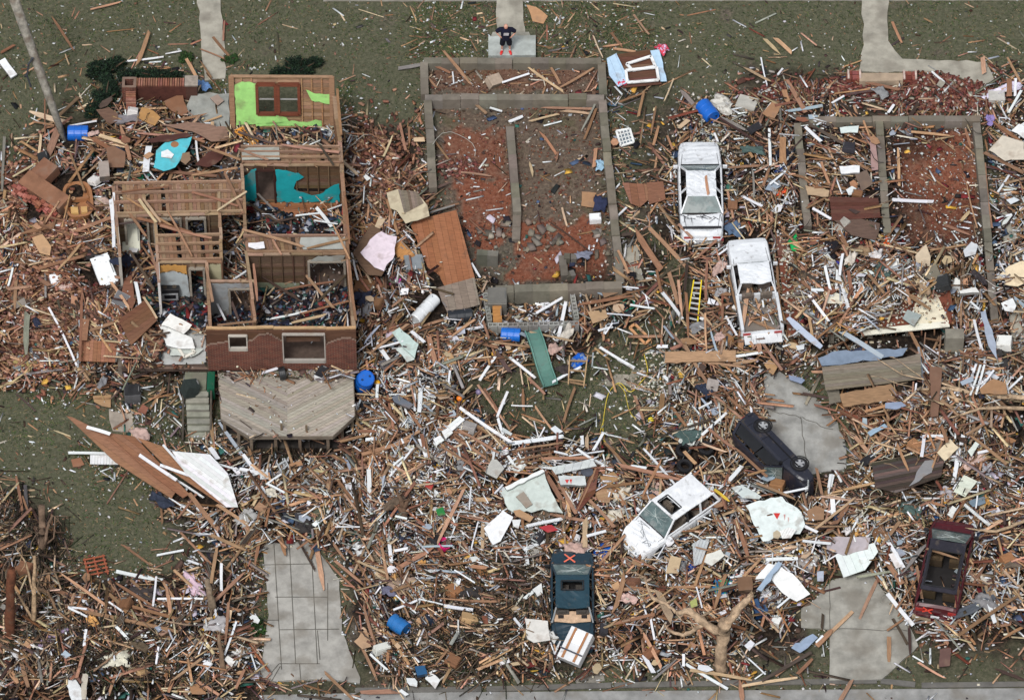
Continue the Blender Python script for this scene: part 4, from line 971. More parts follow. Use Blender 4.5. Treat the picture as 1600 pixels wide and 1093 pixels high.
barrel((648, 500), (680, 466), .27, (214, 218, 220), 'white water heater tank lying left of the plywood floor', 'water_heater', 'water heater', m='paint', capc=(120, 120, 116))
barrel((560, 850), (566, 868), .2, (196, 198, 198), 'small pale gas cylinder lying right of the jointed driveway', 'gas_cylinder', 'gas cylinder', m='paint')
barrel((700, 496), (738, 492), .3, (34, 38, 44), 'black plastic drum under the end of the plywood floor')
barrel((436, 584), (446, 582), .28, (36, 38, 40), 'black round kettle standing on the deck by the brick wall', 'kettle_grill', 'grill', z0=1.5, z1=1.52, bung=False)
s = MB()
def rbox(mb, c, yaw, sx, sy, sz, colr, jitter=0): mb.box(c, sx, sy, sz, colr, Matrix.Rotation(yaw, 3, 'Z'), jitter)
# slide
def channel(name, a, b_, wd, depth, c, label, cat, m='plastic', za=.9, zb=.45, lip=.05):
    A = P(*a, za); B = P(*b_, zb); Mx = axis_mat(A, B); L = (B - A).length; t = empty(name, label=label, cat=cat, M4=Mx)
    s = MB(); n = 10
    for i in range(n):
        x0_, x1_ = L * i / n, L * (i + 1) / n; f0 = .12 * math.sin(i / n * math.pi * 2); f1 = .12 * math.sin((i + 1) / n * math.pi * 2)
        s.add([(x0_, -wd / 2, f0), (x1_, -wd / 2, f1), (x1_, wd / 2, f1), (x0_, wd / 2, f0), (x0_, -wd / 2, f0 - .03), (x1_, -wd / 2, f1 - .03), (x1_, wd / 2, f1 - .03), (x0_, wd / 2, f0 - .03)], [(0, 1, 2, 3), (7, 6, 5, 4), (0, 4, 5, 1), (2, 6, 7, 3)], c)
    s.build('chute', m, t)
    for sg in (-1, 1):
        s = MB()
        for i in range(n):
            f0 = .12 * math.sin(i / n * math.pi * 2); f1 = .12 * math.sin((i + 1) / n * math.pi * 2); s.bar((L * i / n, sg * (wd / 2 + .02), f0 + depth / 2), (L * (i + 1) / n, sg * (wd / 2 + .02), f1 + depth / 2), .05, depth, tuple(v * 1.1 for v in c))
        s.build('side_rail', m, t)
    return t
channel('playground_slide', (831, 517), (860, 602), .55, .16, (84, 122, 112), 'faded green playground slide lying below the block walls', 'slide')
# ladder(s)
def ladder(a, b_, c, d, n, rc, sc, label, name='ladder', z=.75, m='plastic'):
    """a-b and c-d rail end pixels"""
    z = zs((a[0] + d[0]) / 2, (a[1] + d[1]) / 2) + .55 if z == .75 else z
    A, B, C, D = P(*a, z), P(*b_, z - .1), P(*c, z), P(*d, z - .1); t = empty(name, loc=A, label=label, cat='ladder'); inv = Matrix.Translation(A).inverted()
    for p, q in ((A, B), (C, D)):
        s = MB(); s.bar(p, q, .05, .09, rc); o = s.build('rail', m, t); o.matrix_parent_inverse = inv
    for i in range(n):
        k = (i + .5) / n; s = MB(); s.bar(A.lerp(B, k), C.lerp(D, k), .07, .04, sc); o = s.build('rung', 'metal', t); o.matrix_parent_inverse = inv
    return t
ladder((1084, 438), (1074, 500), (1096, 438), (1090, 504), 8, (226, 200, 40), (206, 208, 206), 'yellow ladder with white rungs lying left of the white pickup')
ladder((432, 722), (452, 760), (444, 716), (458, 742), 4, (186, 190, 192), (186, 190, 192), 'short white metal ladder piece below the deck', m='metal')
ladder((465, 756), (486, 778), (476, 750), (494, 768), 4, (156, 160, 162), (150, 154, 156), 'short grey metal ladder piece right of the white one, below the deck', m='metal')
ladder((600, 738), (636, 692), (612, 748), (650, 700), 4, (120, 92, 68), (226, 228, 230), 'brown wooden rack with a white rail, below the bent white gutter', 'rack', m='wood')
ladder((890, 556), (888, 600), (918, 556), (912, 604), 3, (176, 148, 112), (170, 140, 106), 'thin tan wooden ladder frame right of the green slide', m='wood')
# frames (windows etc)
def framed(name, quad, wd, c, label, cat, nx=0, ny=0, z=None, m='white', pane=None, group=None, th=.06):
    cx = sum(q[0] for q in quad) / 4; cy = sum(q[1] for q in quad) / 4; z = zs(cx, cy) + .3 if z is None else z
    Q = [P(*q, z) for q in quad]; t = empty(name, loc=Q[0], label=label, cat=cat, group=group); inv = Matrix.Translation(Q[0]).inverted()
    s = MB()
    for i in range(4): s.bar(Q[i], Q[(i + 1) % 4], wd, th, c)
    o = s.build('frame', m, t); o.matrix_parent_inverse = inv
    if nx or ny:
        s = MB()
        for i in range(1, nx): s.bar(Q[0].lerp(Q[1], i / nx), Q[3].lerp(Q[2], i / nx), wd * .4, th * .7, c)
        for i in range(1, ny): s.bar(Q[0].lerp(Q[3], i / ny), Q[1].lerp(Q[2], i / ny), wd * .4, th * .7, c)
        o = s.build('glazing_bars', m, t); o.matrix_parent_inverse = inv
    if pane:
        s = MB(); s.prism([q - Vector((0, 0, .03)) for q in Q][::-1], Vector((0, 0, .012)), pane); o = s.build('pane', 'panel', t); o.matrix_parent_inverse = inv
    return t
framed('window_frame', [(963, 205), (984, 201), (990, 222), (970, 228)], .09, (224, 226, 224), 'white lattice window of small panes lying right of the middle foundation', 'window', 4, 4, pane=(108, 120, 128))
framed('window_frame', [(984, 512), (992, 506), (1016, 530), (1008, 537)], .1, (196, 146, 104), 'narrow wooden frame lying on the grass left of the tan plank', 'frame')
framed('window_frame', [(269, 528), (282, 522), (304, 550), (288, 558)], .1, (222, 218, 206), 'white window frame lying on the white sheets in the open kitchen', 'window', 1, 2, z=1.5)
framed('window_frame', [(979, 100), (1017, 88), (1024, 104), (988, 110)], .12, (226, 228, 228), 'upper white window sash inside the fallen pale blue wall piece', 'window', z=.5)
framed('window_frame', [(978, 110), (1026, 105), (1029, 125), (980, 129)], .12, (226, 228, 228), 'lower white window sash inside the fallen pale blue wall piece', 'window', z=.55)
framed('cabinet', [(368, 205), (379, 200), (402, 220), (398, 228)], .12, (208, 142, 66), 'orange wooden cabinet frame lying below the lime green wall', 'cabinet', 2, 1, z=1.5, m='wood', pane=(50, 44, 40))
framed('wooden_tray', [(902, 742), (916, 724), (926, 730), (912, 748)], .1, (178, 128, 90), 'small wooden frame box right of the punctured pale ceiling panel', 'frame', m='wood')
framed('wooden_tray', [(790, 762), (800, 746), (811, 751), (801, 768)], .1, (160, 108, 78), 'small brown wooden frame left of the punctured pale ceiling panel', 'frame', m='wood')
framed('door_frame', [(1062, 690), (1078, 658), (1098, 662), (1082, 694)], .12, (220, 226, 222), 'white slatted shelf with dark lines left of the overturned black SUV', 'shelf', 6, 2, pane=(204, 214, 208))
# slatted grids (pallets)
def slats(name, a, b_, wpx, n, c, label, cat, z=None, m='wood'):
    z = zs(*a) + .25 if z is None else z
    A = P(*a, z); B = P(*b_, z); t = empty(name, loc=A, label=label, cat=cat, group=None); inv = Matrix.Translation(A).inverted()
    u = (B - A).normalized(); v = Vector((-u.y, u.x, 0)); wd = wpx / 38
    for i in range(n):
        s = MB(); p = A.lerp(B, (i + .5) / n); s.bar(p - v * wd / 2, p + v * wd / 2, .07, .03, jit(c, 8)); o = s.build('slat', m, t); o.matrix_parent_inverse = inv
    for sg in (-1, 0, 1):
        s = MB(); s.bar(A + v * wd * .42 * sg - Vector((0, 0, .05)), B + v * wd * .42 * sg - Vector((0, 0, .05)), .06, .06, jit(c, 8)); o = s.build('runner', m, t); o.matrix_parent_inverse = inv
slats('pallet', (592, 862), (594, 904), 20, 12, (146, 132, 112), 'grey slatted wooden pallet right of the small gas cylinder', 'pallet')
slats('pallet', (590, 972), (596, 1022), 20, 12, (156, 142, 124), 'pale slatted wooden pallet left of the dull blue barrel', 'pallet')
slats('pallet', (146, 868), (154, 898), 34, 5, (156, 90, 66), 'reddish slatted wood piece on the lawn between the two brush heaps', 'pallet')
# boxes and appliances
def crate(name, px, py, yaw, sx, sy, sz, c, label, cat, tilt=(0, 0), m='paint', z=None, door=True, topc=None):
    z = zs(px, py) if z is None else z
    Mx = Matrix.Translation(P(px, py, z + sz / 2)) @ Matrix.Rotation(R(yaw), 4, 'Z') @ Matrix.Rotation(R(tilt[0]), 4, 'X') @ Matrix.Rotation(R(tilt[1]), 4, 'Y')
    t = empty(name, label=label, cat=cat, M4=Mx); s = MB(); s.box((0, 0, 0), sx, sy, sz, c); o = s.build('casing', m, t)
    bv = o.modifiers.new('bevel', 'BEVEL'); bv.width = .025; bv.segments = 2
    if door:
        s = MB(); s.box((0, 0, sz / 2 + .015), sx * .94, sy * .94, .03, topc or tuple(min(250, v * 1.04) for v in c)); s.build('lid', m, t)
        s = MB(); s.box((sx * .4, 0, sz / 2 + .05), .03, sy * .4, .04, (120, 120, 120)); s.build('handle', m, t)
    return t
st = crate('cooker', 266, 455, 2, .78, .66, .95, (36, 36, 38), 'black cooker standing against the kitchen wall', 'cooker', z=1.22, door=False)
s = MB(); s.box((0, .28, .6), .78, .1, .26, (32, 32, 34)); s.build('back_panel', 'dark', st)
s = MB(); s.box((0, -.345, .05), .66, .03, .4, (170, 172, 174)); s.box((0, -.362, .08), .48, .02, .22, (30, 30, 34)); s.build('oven_door', 'metal', st)
for i in range(4):
    s = MB(); s.lathe(Matrix.Translation((-.19 + .38 * (i % 2), -.16 + .3 * (i // 2), .48)) @ Matrix.Rotation(R(-90), 4, 'Y'), [(.09, 0), (.09, .02), (.02, .02)], (90, 80, 70), 12); s.build('burner', 'metal', st)
crate('refrigerator', 165, 428, 20, .8, 1.5, .7, (222, 226, 228), 'white refrigerator lying on its back with a cream side, left of the kitchen', 'refrigerator', tilt=(6, -8))
crate('refrigerator', 204, 372, 4, .75, 1.5, .62, (206, 206, 190), 'cream and white upright cabinet below the ceiling remnant at left', 'cabinet', tilt=(14, 4), z=1.3)
crate('washing_machine', 87, 441, 15, .5, .45, .55, (228, 230, 232), 'small white appliance box left of the white refrigerator', 'appliance', tilt=(4, 6))
crate('dishwasher', 190, 470, -30, .6, .6, .6, (208, 212, 216), 'white appliance tipped open left of the brown cabinet door', 'appliance', tilt=(24, 10), topc=(70, 70, 74))
crate('cardboard_box', 42, 440, -12, .9, .75, .3, (160, 102, 70), 'brown cardboard box on the brick rubble at the far left', 'box', m='panel') if 0 else crate('cardboard_box', 45, 438, -20, .8, .7, .3, (166, 108, 76), 'brown cardboard box on the brick rubble at the far left', 'box', m='panel')
crate('dresser', 232, 0, 0, .1, .1, .1, (0, 0, 0), '', '') if 0 else None
crate('dresser', 628, 395, 35, .62, 1.25, .5, (172, 124, 76), 'light wooden dresser lying left of the plywood floor', 'dresser', tilt=(0, -15), m='wood')
crate('cabinet', 568, 452, -15, .8, .8, .4, (112, 80, 56), 'brown square cabinet lying right of the roofless house', 'cabinet', tilt=(0, 10), m='wood')
crate('television', 588, 350, -30, .9, .7, .35, (44, 46, 52), 'dark grey television above the torn pinkish sheet', 'television', tilt=(10, 0), m='dark')
crate('black_box', 646, 414, 10, .8, .7, .5, (140, 146, 150), 'grey motor housing left of the plywood floor', 'machine', tilt=(8, 8), m='metal')
crate('storage_box', 777, 470, 0, .8, .9, .7, (120, 118, 112), 'grey metal cabinet at the top left corner of the block walls', 'cabinet', z=.2, m='metal')
crate('wood_box', 777, 493, 2, .38, .9, .35, (164, 116, 66), 'narrow tan wooden box inside the block walls', 'box', z=.4, m='wood')
crate('cooler', 930, 342, 5, .5, .35, .3, (222, 224, 226), 'white cool box right of the middle foundation beside a tan sheet', 'cool box')
crate('cube_box', 1213, 971, -25, .36, .36, .36, (226, 228, 226), 'small white cube box right of the forked tree', 'box', m='panel', door=False)
crate('utility_sink', 1394, 415, 0, .55, .5, .3, (222, 222, 218), 'white toilet bowl in the rubble of the raised floor section', 'toilet', tilt=(10, 0)) 
crate('stone_block', 1155, 163, -20, .75, .65, .3, (176, 174, 166), 'pale square concrete block above the right foundation, left of the tan board', 'block', m='concrete', door=False) if 0 else crate('concrete_block', 1167, 163, -20, .85, .7, .3, (178, 176, 168), 'pale square concrete block right of the blue barrel on the grass', 'block', m='concrete', door=False)
crate('concrete_block', 1557, 153, 0, .7, .55, .35, (190, 188, 182), 'pale concrete block at the top right near the standing boards', 'block', m='concrete', door=False)
crate('boulder', 772, 127, 30, .62, .5, .4, (176, 158, 140), 'pale broken rock inside the top bay of the middle foundation', 'rock', m='concrete', door=False, tilt=(20, 15))
crate('laptop_box', 678, 884, -50, .6, .5, .3, (150, 164, 174), 'grey-blue metal box open with a flap below the pink bucket', 'box', m='metal', tilt=(12, -14))
crate('armchair', 1262, 876, 60, .8, .7, .3, (164, 156, 150), 'grey cushion lying between the white sheets, left of the right-hand driveway', 'cushion', m='cloth', door=False)
crate('bin', 1187, 950, 15, .55, .8, .3, (30, 66, 108), 'dark blue plastic bin beside the forked tree', 'bin', m='plastic', topc=(60, 90, 130))
crate('battery_charger', 188, 606, 5, .1, .1, .1, (60, 60, 60), 'x', 'y') if 0 else None
crate('fire_pit', 207, 616, 5, .66, .6, .6, (88, 88, 90), 'grey square fire pit left of the concrete stairs', 'fire pit', m='dark', topc=(46, 46, 48))
crate('armchair', 297, 607, 25, .6, .5, .6, (44, 52, 50), 'dark overturned chair on the stairs landing', 'chair', z=1.0, m='cloth', tilt=(0, 20))
crate('basin', 503, 584, 60, .62, .38, .3, (222, 224, 226), 'white rimmed tub with black inside standing on the deck', 'tub', z=1.25, topc=(40, 40, 44))
crate('chimney_cap', 1190, 1060, 0, .1, .1, .1, (0, 0, 0), 'x', 'y') if 0 else None
# steel bed frame / white machine below the teal car
bx = crate('freezer', 900, 1010, -28, .95, 1.35, .5, (206, 208, 210), 'white metal box with rusty straps leaning on the teal sedan', 'freezer', tilt=(22, 0), z=.7, door=False)
s = MB()
for x in (-.25, .25): s.box((x, 0, .275), .1, 1.3, .03, (150, 106, 72))
s.box((0, -.3, .29), .95, .06, .03, (60, 64, 74)); s.box((0, .3, .262), .5, .5, .012, (226, 232, 240))
s.build('strap', 'metal', bx)
# tan whirlpool tub
tb = empty('bathtub', label='tan moulded tub with rounded ends beside the fallen chimney', cat='tub', M4=Matrix.Translation(P(122, 312, 1.5)) @ Matrix.Rotation(R(98), 4, 'Z') @ Matrix.Rotation(R(8), 4, 'Y'))
def ringpts(rx, ry, z, n=28, e=3.2):
    out = []
    for k in range(n):
        a = 2 * math.pi * k / n; ca, sa = math.cos(a), math.sin(a); out.append(Vector((rx * math.copysign(abs(ca) ** (2 / e), ca), ry * math.copysign(abs(sa) ** (2 / e), sa), z)))
    return out
s = MB(); rings = [ringpts(1.0, .5, -.35), ringpts(1.08, .58, 0), ringpts(1.12, .62, .04), ringpts(1.0, .5, .04), ringpts(.92, .42, -.18), ringpts(.5, .2, -.2)]
vs = [p for r0 in rings for p in r0]; n = 28; fs = [(i * n + k, i * n + (k + 1) % n, (i + 1) * n + (k + 1) % n, (i + 1) * n + k) for i in range(5) for k in range(n)] + [tuple(range(5 * n, 6 * n))]
s.add(vs, fs, (160, 112, 76)); s.build('shell', 'plastic', tb)
s = MB(); s.box((.1, 0, -.1), .12, .9, .2, (150, 104, 70)); s.box((-.6, .2, -.08), .4, .3, .16, (206, 166, 106)); s.box((-.6, -.2, -.1), .36, .26, .14, (200, 160, 104)); s.build('seats', 'plastic', tb)
for x, y in ((.5, .25), (.05, .2)):
    s = MB(); s.lathe(Matrix.Translation((x, y, .02)) @ Matrix.Rotation(R(-90), 4, 'Y'), [(.0, 0), (.09, 0), (.09, .06), (.05, .06), (.05, .0)], (186, 150, 116), 14); s.build('drain_fitting', 'plastic', tb)
# fallen chimney
ch = empty('brick_chimney', label='fallen block of brick chimney lying on the rubble at the far left', cat='chimney', M4=Matrix.Translation(P(72, 306, 1.35)) @ Matrix.Rotation(R(-40), 4, 'Z') @ Matrix.Rotation(R(10), 4, 'X'))
s = MB(); s.box((0, 0, .15), 2.3, .75, .7, (134, 96, 74)); s.box((-.75, .75, .1), .8, 1.0, .55, (130, 92, 72)); s.build('mortar_core', 'concrete', ch)
s = MB()
for i in range(11):
    for j in range(9):
        if rnd.random() < .2: continue
        s.box((-1.15 + i * .215 + (j % 2) * .1, -.38 - rnd.uniform(0, .3) * (j < 6), .45 - j * .085), .2, .16 + .2 * (j > 3), .07, jit((150, 92, 78), 22), None, .01)
s.build('brick_face', 'litter', ch)
# tyres
for x, y, lb in ((1068, 703, 'upper left'), (1103, 700, 'upper right'), (1070, 728, 'lowest')):
    s = MB(); s.lathe(Matrix.Rotation(R(-80), 4, 'Y'), [(.19, -.08), (.3, -.1), (.33, -.05), (.33, .05), (.3, .1), (.19, .08), (.19, -.08)], (30, 30, 33), 26); p = P(x, y, zs(x, y) + .45); o = s.build('tyre', 'dark', origin=(0, 0, 0)); o.location = p
    tag(o, lb + ' of three loose black tyres between the grass and the overturned SUV', 'tyre', 'loose tyres')
s = MB(); s.lathe(Matrix.Rotation(R(-70), 4, 'Y'), [(.16, -.06), (.26, -.07), (.28, 0), (.26, .07), (.16, .06), (.16, -.06)], (28, 28, 30), 24); o = s.build('tyre', 'dark'); o.location = P(1094, 1025, .2); tag(o, 'small black tyre in the dirt left of the forked tree trunk', 'tyre')
# hose
def hose(name, pts, r, c, label, z=.08, m='plastic', cat='hose'):
    # Catmull-Rom through the points
    Q = [P(x, y, zs(x, y) + z) for x, y in pts]; out = []
    for i in range(len(Q) - 1):
        p0 = Q[max(i - 1, 0)]; p1 = Q[i]; p2 = Q[i + 1]; p3 = Q[min(i + 2, len(Q) - 1)]
        for k in range(5):
            t = k / 5; out.append(.5 * ((2 * p1) + (p2 - p0) * t + (2 * p0 - 5 * p1 + 4 * p2 - p3) * t * t + (3 * p1 - p0 - 3 * p2 + p3) * t ** 3))
    out.append(Q[-1]); s = MB(); s.tube([p - Q[0] for p in out], r, c, 6); o = s.build(name, m, smooth=True); o.location = Q[0]; return tag(o, label, cat)
hose('garden_hose', [(1006, 552), (1012, 580), (1002, 596), (985, 612), (968, 598), (952, 612), (945, 640), (942, 670), (946, 690), (938, 676), (944, 655)], .022, (196, 176, 70), 'long yellow garden hose looping over the lawn')
hose('garden_hose', [(966, 600), (976, 612), (983, 640), (992, 652), (1004, 648)], .02, (190, 170, 76), 'short yellow hose end curling right of the long yellow hose')
hose('cable_coil', [(1340, 740), (1360, 700), (1372, 690), (1385, 708), (1372, 716), (1362, 700), (1380, 694), (1396, 700), (1394, 716), (1380, 712)], .02, (170, 168, 150), 'grey cable coiled right of the cracked concrete pad', z=.5)
hose('cable_coil', [(1344, 762), (1350, 790), (1365, 782), (1378, 772), (1372, 764), (1360, 772), (1358, 790), (1340, 812), (1330, 806), (1342, 796), (1350, 812), (1336, 818)], .02, (186, 184, 166), 'pale cable coiled above the right-hand driveway', z=.5)
hose('wire_coil', [(1096, 730), (1112, 712), (1118, 722), (1104, 740), (1092, 728), (1108, 716)], .02, (176, 178, 176), 'white wire coil beside the loose black tyres', z=.4)
hose('cable_coil', [(977, 474), (990, 468), (986, 480), (974, 486), (970, 474), (984, 466), (992, 478), (978, 486)], .02, (40, 130, 106), 'green garden hose coil right of the block walls', z=.2)
hose('wire', [(960, 378), (975, 400), (990, 420), (1010, 440), (1020, 452)], .014, (150, 146, 130), 'thin grey wire crossing the grass right of the middle foundation', z=.1)
# cloth, tarps and bags: crumpled sheets
def crumple(name, px, py, w_, h_, c, label, cat, z=None, amp=.14, c2=None, yaw=None, m='cloth', n=9):
    z = zs(px, py) + .3 if z is None else z; s = MB(); vs = []; fs = []; yaw = rnd.uniform(0, 3.1) if yaw is None else R(yaw)
    rr = random.Random(int(px * 7 + py))
    for i in range(n + 1):
        for j in range(n + 1):
            u, v = i / n - .5, j / n - .5; th_ = math.atan2(v, u + 1e-6); q = 1 + .16 * math.sin(2 * th_ + px) + .12 * math.sin(3 * th_ + py) + .07 * math.sin(7 * th_ + px * 2) + rr.uniform(-.07, .07)
            vs.append(Vector((u * w_ * q, v * h_ * q, amp * (.5 + .5 * math.sin(u * 9 + px) * math.cos(v * 8 + py)) - (u * u + v * v) * amp * 1.4 + rr.uniform(-.3, .3) * amp)))
    for i in range(n):
        for j in range(n): fs.append((i * (n + 1) + j, (i + 1) * (n + 1) + j, (i + 1) * (n + 1) + j + 1, i * (n + 1) + j + 1))
    s.add(vs, fs, c)
    if c2:
        k0 = len(s.c) - len(fs)
        for k in range(len(fs)):
            if rr.random() < .35: s.c[k0 + k] = lin(c2)
    o = s.build(name, m, smooth=True); o.location = P(px, py, z); o.rotation_euler = (0, 0, yaw)
    so = o.modifiers.new('thickness', 'SOLIDIFY'); so.thickness = .02
    return tag(o, label, cat)
CL = [('tarp', 904, 563, .8, .5, (26, 92, 190), 'crumpled bright blue tarp right of the green slide', 'tarp', (120, 140, 170)),
      ('tarp', 942, 860, .8, .6, (26, 88, 180), 'crumpled blue tarp above right of the teal sedan', 'tarp', None),
      ('tarp', 1072, 888, .75, .75, (30, 66, 140), 'dark blue tarp below the white SUV', 'tarp', None),
      ('sleeping_bag', 1128, 917, .8, 1.0, (30, 120, 180), 'bright turquoise and green patterned cloth in the heap below the white SUV', 'cloth', (70, 170, 120)),
      ('tarp', 1454, 799, .8, .6, (32, 72, 122), 'dark blue cloth above left of the dark red SUV', 'cloth', None),
      ('clothing', 1228, 245, .9, .6, (32, 34, 46), 'dark navy coat at the left wall of the right foundation', 'clothing', (24, 26, 34)),
      ('clothing', 1220, 265, .5, .3, (36, 56, 110), 'blue bag under the dark navy coat', 'bag', None),
      ('clothing', 1118, 353, .6, .7, (190, 150, 60), 'mustard yellow cloth beside the boot of the white sedan', 'cloth', (160, 120, 50)),
      ('clothing', 1146, 357, .6, .8, (84, 104, 130), 'blue denim cloth right of the mustard cloth', 'cloth', None),
      ('plastic_sheet', 1128, 163, 1.0, .8, (196, 194, 186), 'crumpled clear plastic sheet right of the blue barrel on the grass', 'plastic sheet', (160, 156, 148)),
      ('clothing', 75, 377, .7, .6, (148, 70, 96), 'pink rug bundle on the rubble at the far left', 'cloth', None),
      ('tarp', 208, 271, .8, .6, (18, 92, 66), 'dark green tarp above the joisted ceiling remnant', 'tarp', (60, 120, 90)),
      ('plastic_sheet', 205, 185, .5, 1.4, (122, 118, 122), 'grey plastic sheet hanging below the brick porch wall', 'plastic sheet', None),
      ('bag', 318, 133, .45, .6, (92, 124, 168), 'light blue plastic bin bag at the end of the brick porch wall', 'bag', None),
      ('clothing', 82, 995, 1.2, .5, (150, 132, 158), 'lilac cloth lying in the brush at the lower left', 'cloth', None),
      ('clothing', 302, 913, 1.2, .5, (206, 180, 194), 'pale pink cloth left of the jointed driveway', 'cloth', None),
      ('clothing', 630, 912, .9, .8, (160, 138, 122), 'beige fabric bag right of the jointed driveway', 'bag', (140, 120, 106)),
      ('clothing', 712, 942, 1.0, .6, (196, 184, 168), 'cream cloth left of the teal sedan', 'cloth', None),
      ('clothing', 606, 922, .7, .5, (104, 104, 124), 'grey-blue cloth beside the beige bag', 'cloth', None),
      ('clothing', 372, 1018, .5, .4, (210, 210, 208), 'white rag left of the jointed driveway foot', 'cloth', None),
      ('clothing', 42, 560, 1.0, .9, (150, 134, 86), 'yellowish blanket hanging in the branches at the far left', 'cloth', (110, 112, 112)),
      ('clothing', 60, 545, .9, .8, (96, 100, 106), 'grey cloth beside the yellowish blanket', 'cloth', None),
      ('clothing', 445, 800, .9, .6, (46, 48, 56), 'dark bundle of cloth above the jointed driveway', 'cloth', None),
      ('clothing', 500, 800, 1.0, .8, (84, 88, 74), 'olive cloth above the jointed driveway', 'cloth', None),
      ('clothing', 605, 785, 1.1, .5, (28, 34, 46), 'black cloth left of the broken stump', 'cloth', (44, 60, 80)),
      ('clothing', 520, 776, 1.1, .5, (34, 36, 42), 'black cloth strip below the grey ladder piece', 'cloth', None),
      ('clothing', 697, 790, .5, .9, (198, 176, 194), 'pale lilac cloth right of the broken stump', 'cloth', None),
      ('clothing', 1035, 76, .6, .4, (196, 70, 90), 'pink and red cloth at the top of the pale blue wall piece', 'cloth', (196, 176, 206)),
      ('clothing', 971, 130, .4, .3, (210, 70, 92), 'pink cloth at the lower left of the pale blue wall piece', 'cloth', None),
      ('clothing', 1200, 900, 1.0, .7, (150, 154, 160), 'grey plastic sheeting left of the bent blue-white gutter', 'plastic sheet', (186, 190, 194)),
      ('clothing', 1110, 855, 1.3, .9, (200, 202, 204), 'white crumpled sheeting right of the white SUV', 'plastic sheet', (170, 172, 176)),
      ('clothing', 1160, 900, .7, .5, (214, 210, 210), 'white rag with red print in the heap below the white SUV', 'cloth', (200, 90, 90)),
      ('clothing', 1548, 187, .5, .4, (138, 124, 176), 'purple cloth right of the right foundation', 'cloth', None),
      ('clothing', 1568, 140, .4, 1.6, (206, 200, 218), 'pale lilac curtain hanging at the top right', 'curtain', None),
      ('clothing', 1558, 760, .0, .0, (0, 0, 0), '', '', None),
      ('clothing', 1418, 895, .6, .8, (130, 134, 134), 'grey rag left of the dark red SUV', 'cloth', None),
      ('clothing', 1437, 898, .5, .3, (206, 130, 120), 'salmon cloth at the rear corner of the dark red SUV', 'cloth', None),
      ('clothing', 600, 372, .5, .5, (150, 146, 160), 'lilac-grey cloth right of the television', 'cloth', None),
      ('clothing', 622, 438, .6, .4, (214, 60, 170), 'bright magenta cloth left of the plywood floor', 'cloth', None),
      ('clothing', 668, 588, .0, .0, (0, 0, 0), '', '', None),
      ('bag', 658, 590, .9, .8, (36, 34, 36), 'black rubbish bag right of the deck', 'bag', None),
      ('clothing', 905, 303, .0, .0, (0, 0, 0), '', '', None),
      ('clothing', 938, 318, .5, .9, (44, 50, 76), 'dark blue cloth at the right wall of the middle foundation', 'cloth', None),
      ('clothing', 938, 258, .5, .4, (150, 184, 206), 'light blue cloth on the right wall of the middle foundation', 'cloth', None),
      ('clothing', 912, 398, .6, .4, (120, 124, 140), 'grey cloth near the front right corner of the middle foundation', 'cloth', None),
      ('clothing', 985, 432, .5, .5, (30, 30, 36), 'black bag at the front right corner of the middle foundation', 'bag', None),
      ('clothing', 1300, 390, .5, .9, (34, 32, 38), 'black cloth at the top of the raised floor section', 'cloth', None),
      ('clothing', 1385, 380, .5, .3, (230, 100, 40), 'bright orange cloth at the lower left of the red dirt bay', 'cloth', None),
      ('clothing', 1241, 381, .7, .4, (30, 170, 90), 'bright green cloth on the crumbs right of the white pickup hood', 'cloth', None),
      ('clothing', 1222, 300, .5, .3, (206, 84, 50), 'orange-red cloth left of the right foundation', 'cloth', None),
      ('clothing', 1345, 550, 1.0, .5, (60, 64, 84), 'dark blue cloth in the gap under the raised floor section', 'cloth', None)]
for nm, x, y, a_, b2, c, lb, ct, c2 in CL:
    if a_: crumple(nm, x, y, a_, b2, c, lb, ct, c2=c2)
s = MB(); s.lathe(Matrix.Rotation(R(-70), 4, 'Y'), [(0, -.2), (.2, -.2), (.27, .2), (.25, .2), (.18, -.16), (0, -.16)], (226, 40, 120), 18); o = s.build('bucket', 'plastic'); o.location = P(693, 852, .75); tag(o, 'bright pink bucket above the grey-blue metal box', 'bucket')
for x, y, c, lb in ((718, 622, (236, 130, 40), 'small orange ball at the left end of the bent white gutter'), (1017, 656, (236, 216, 60), 'small yellow toy right of the lawn'), (590, 598, (232, 170, 40), 'small yellow ball right of the blue barrel by the deck'), (748, 612, (120, 110, 140), 'small purple ball on the lawn below the block walls'), (1592, 770, (232, 200, 40), 'small yellow cube toy at the far right'), (1308, 412, (60, 60, 150), 'small dark blue ball on the raised floor section')):
    s = MB(); s.lathe(Matrix.Identity(4), [(.13 * math.sin(math.pi * k / 8), -.13 * math.cos(math.pi * k / 8)) for k in range(9)], c, 14); o = s.build('toy_ball', 'plastic', smooth=True); o.location = P(x, y, zs(x, y) + .25); tag(o, lb, 'ball')
s = MB(); s.lathe(Matrix.Rotation(R(-80), 4, 'Y'), [(0, -.12), (.2, -.12), (.2, .12), (0, .12)], (208, 42, 40), 16); o = s.build('red_pot', 'plastic'); o.location = P(1236, 909, .9); tag(o, 'round red pot on the bent white sheet metal', 'pot')
s = MB(); s.lathe(Matrix.Rotation(R(-80), 4, 'Y'), [(0, -.12), (.2, -.12), (.2, .14), (0, .14)], (222, 222, 218), 16); o = s.build('white_pot', 'plastic'); o.location = P(1197, 929, .6); tag(o, 'round white pot below the bent blue-white gutter', 'pot')
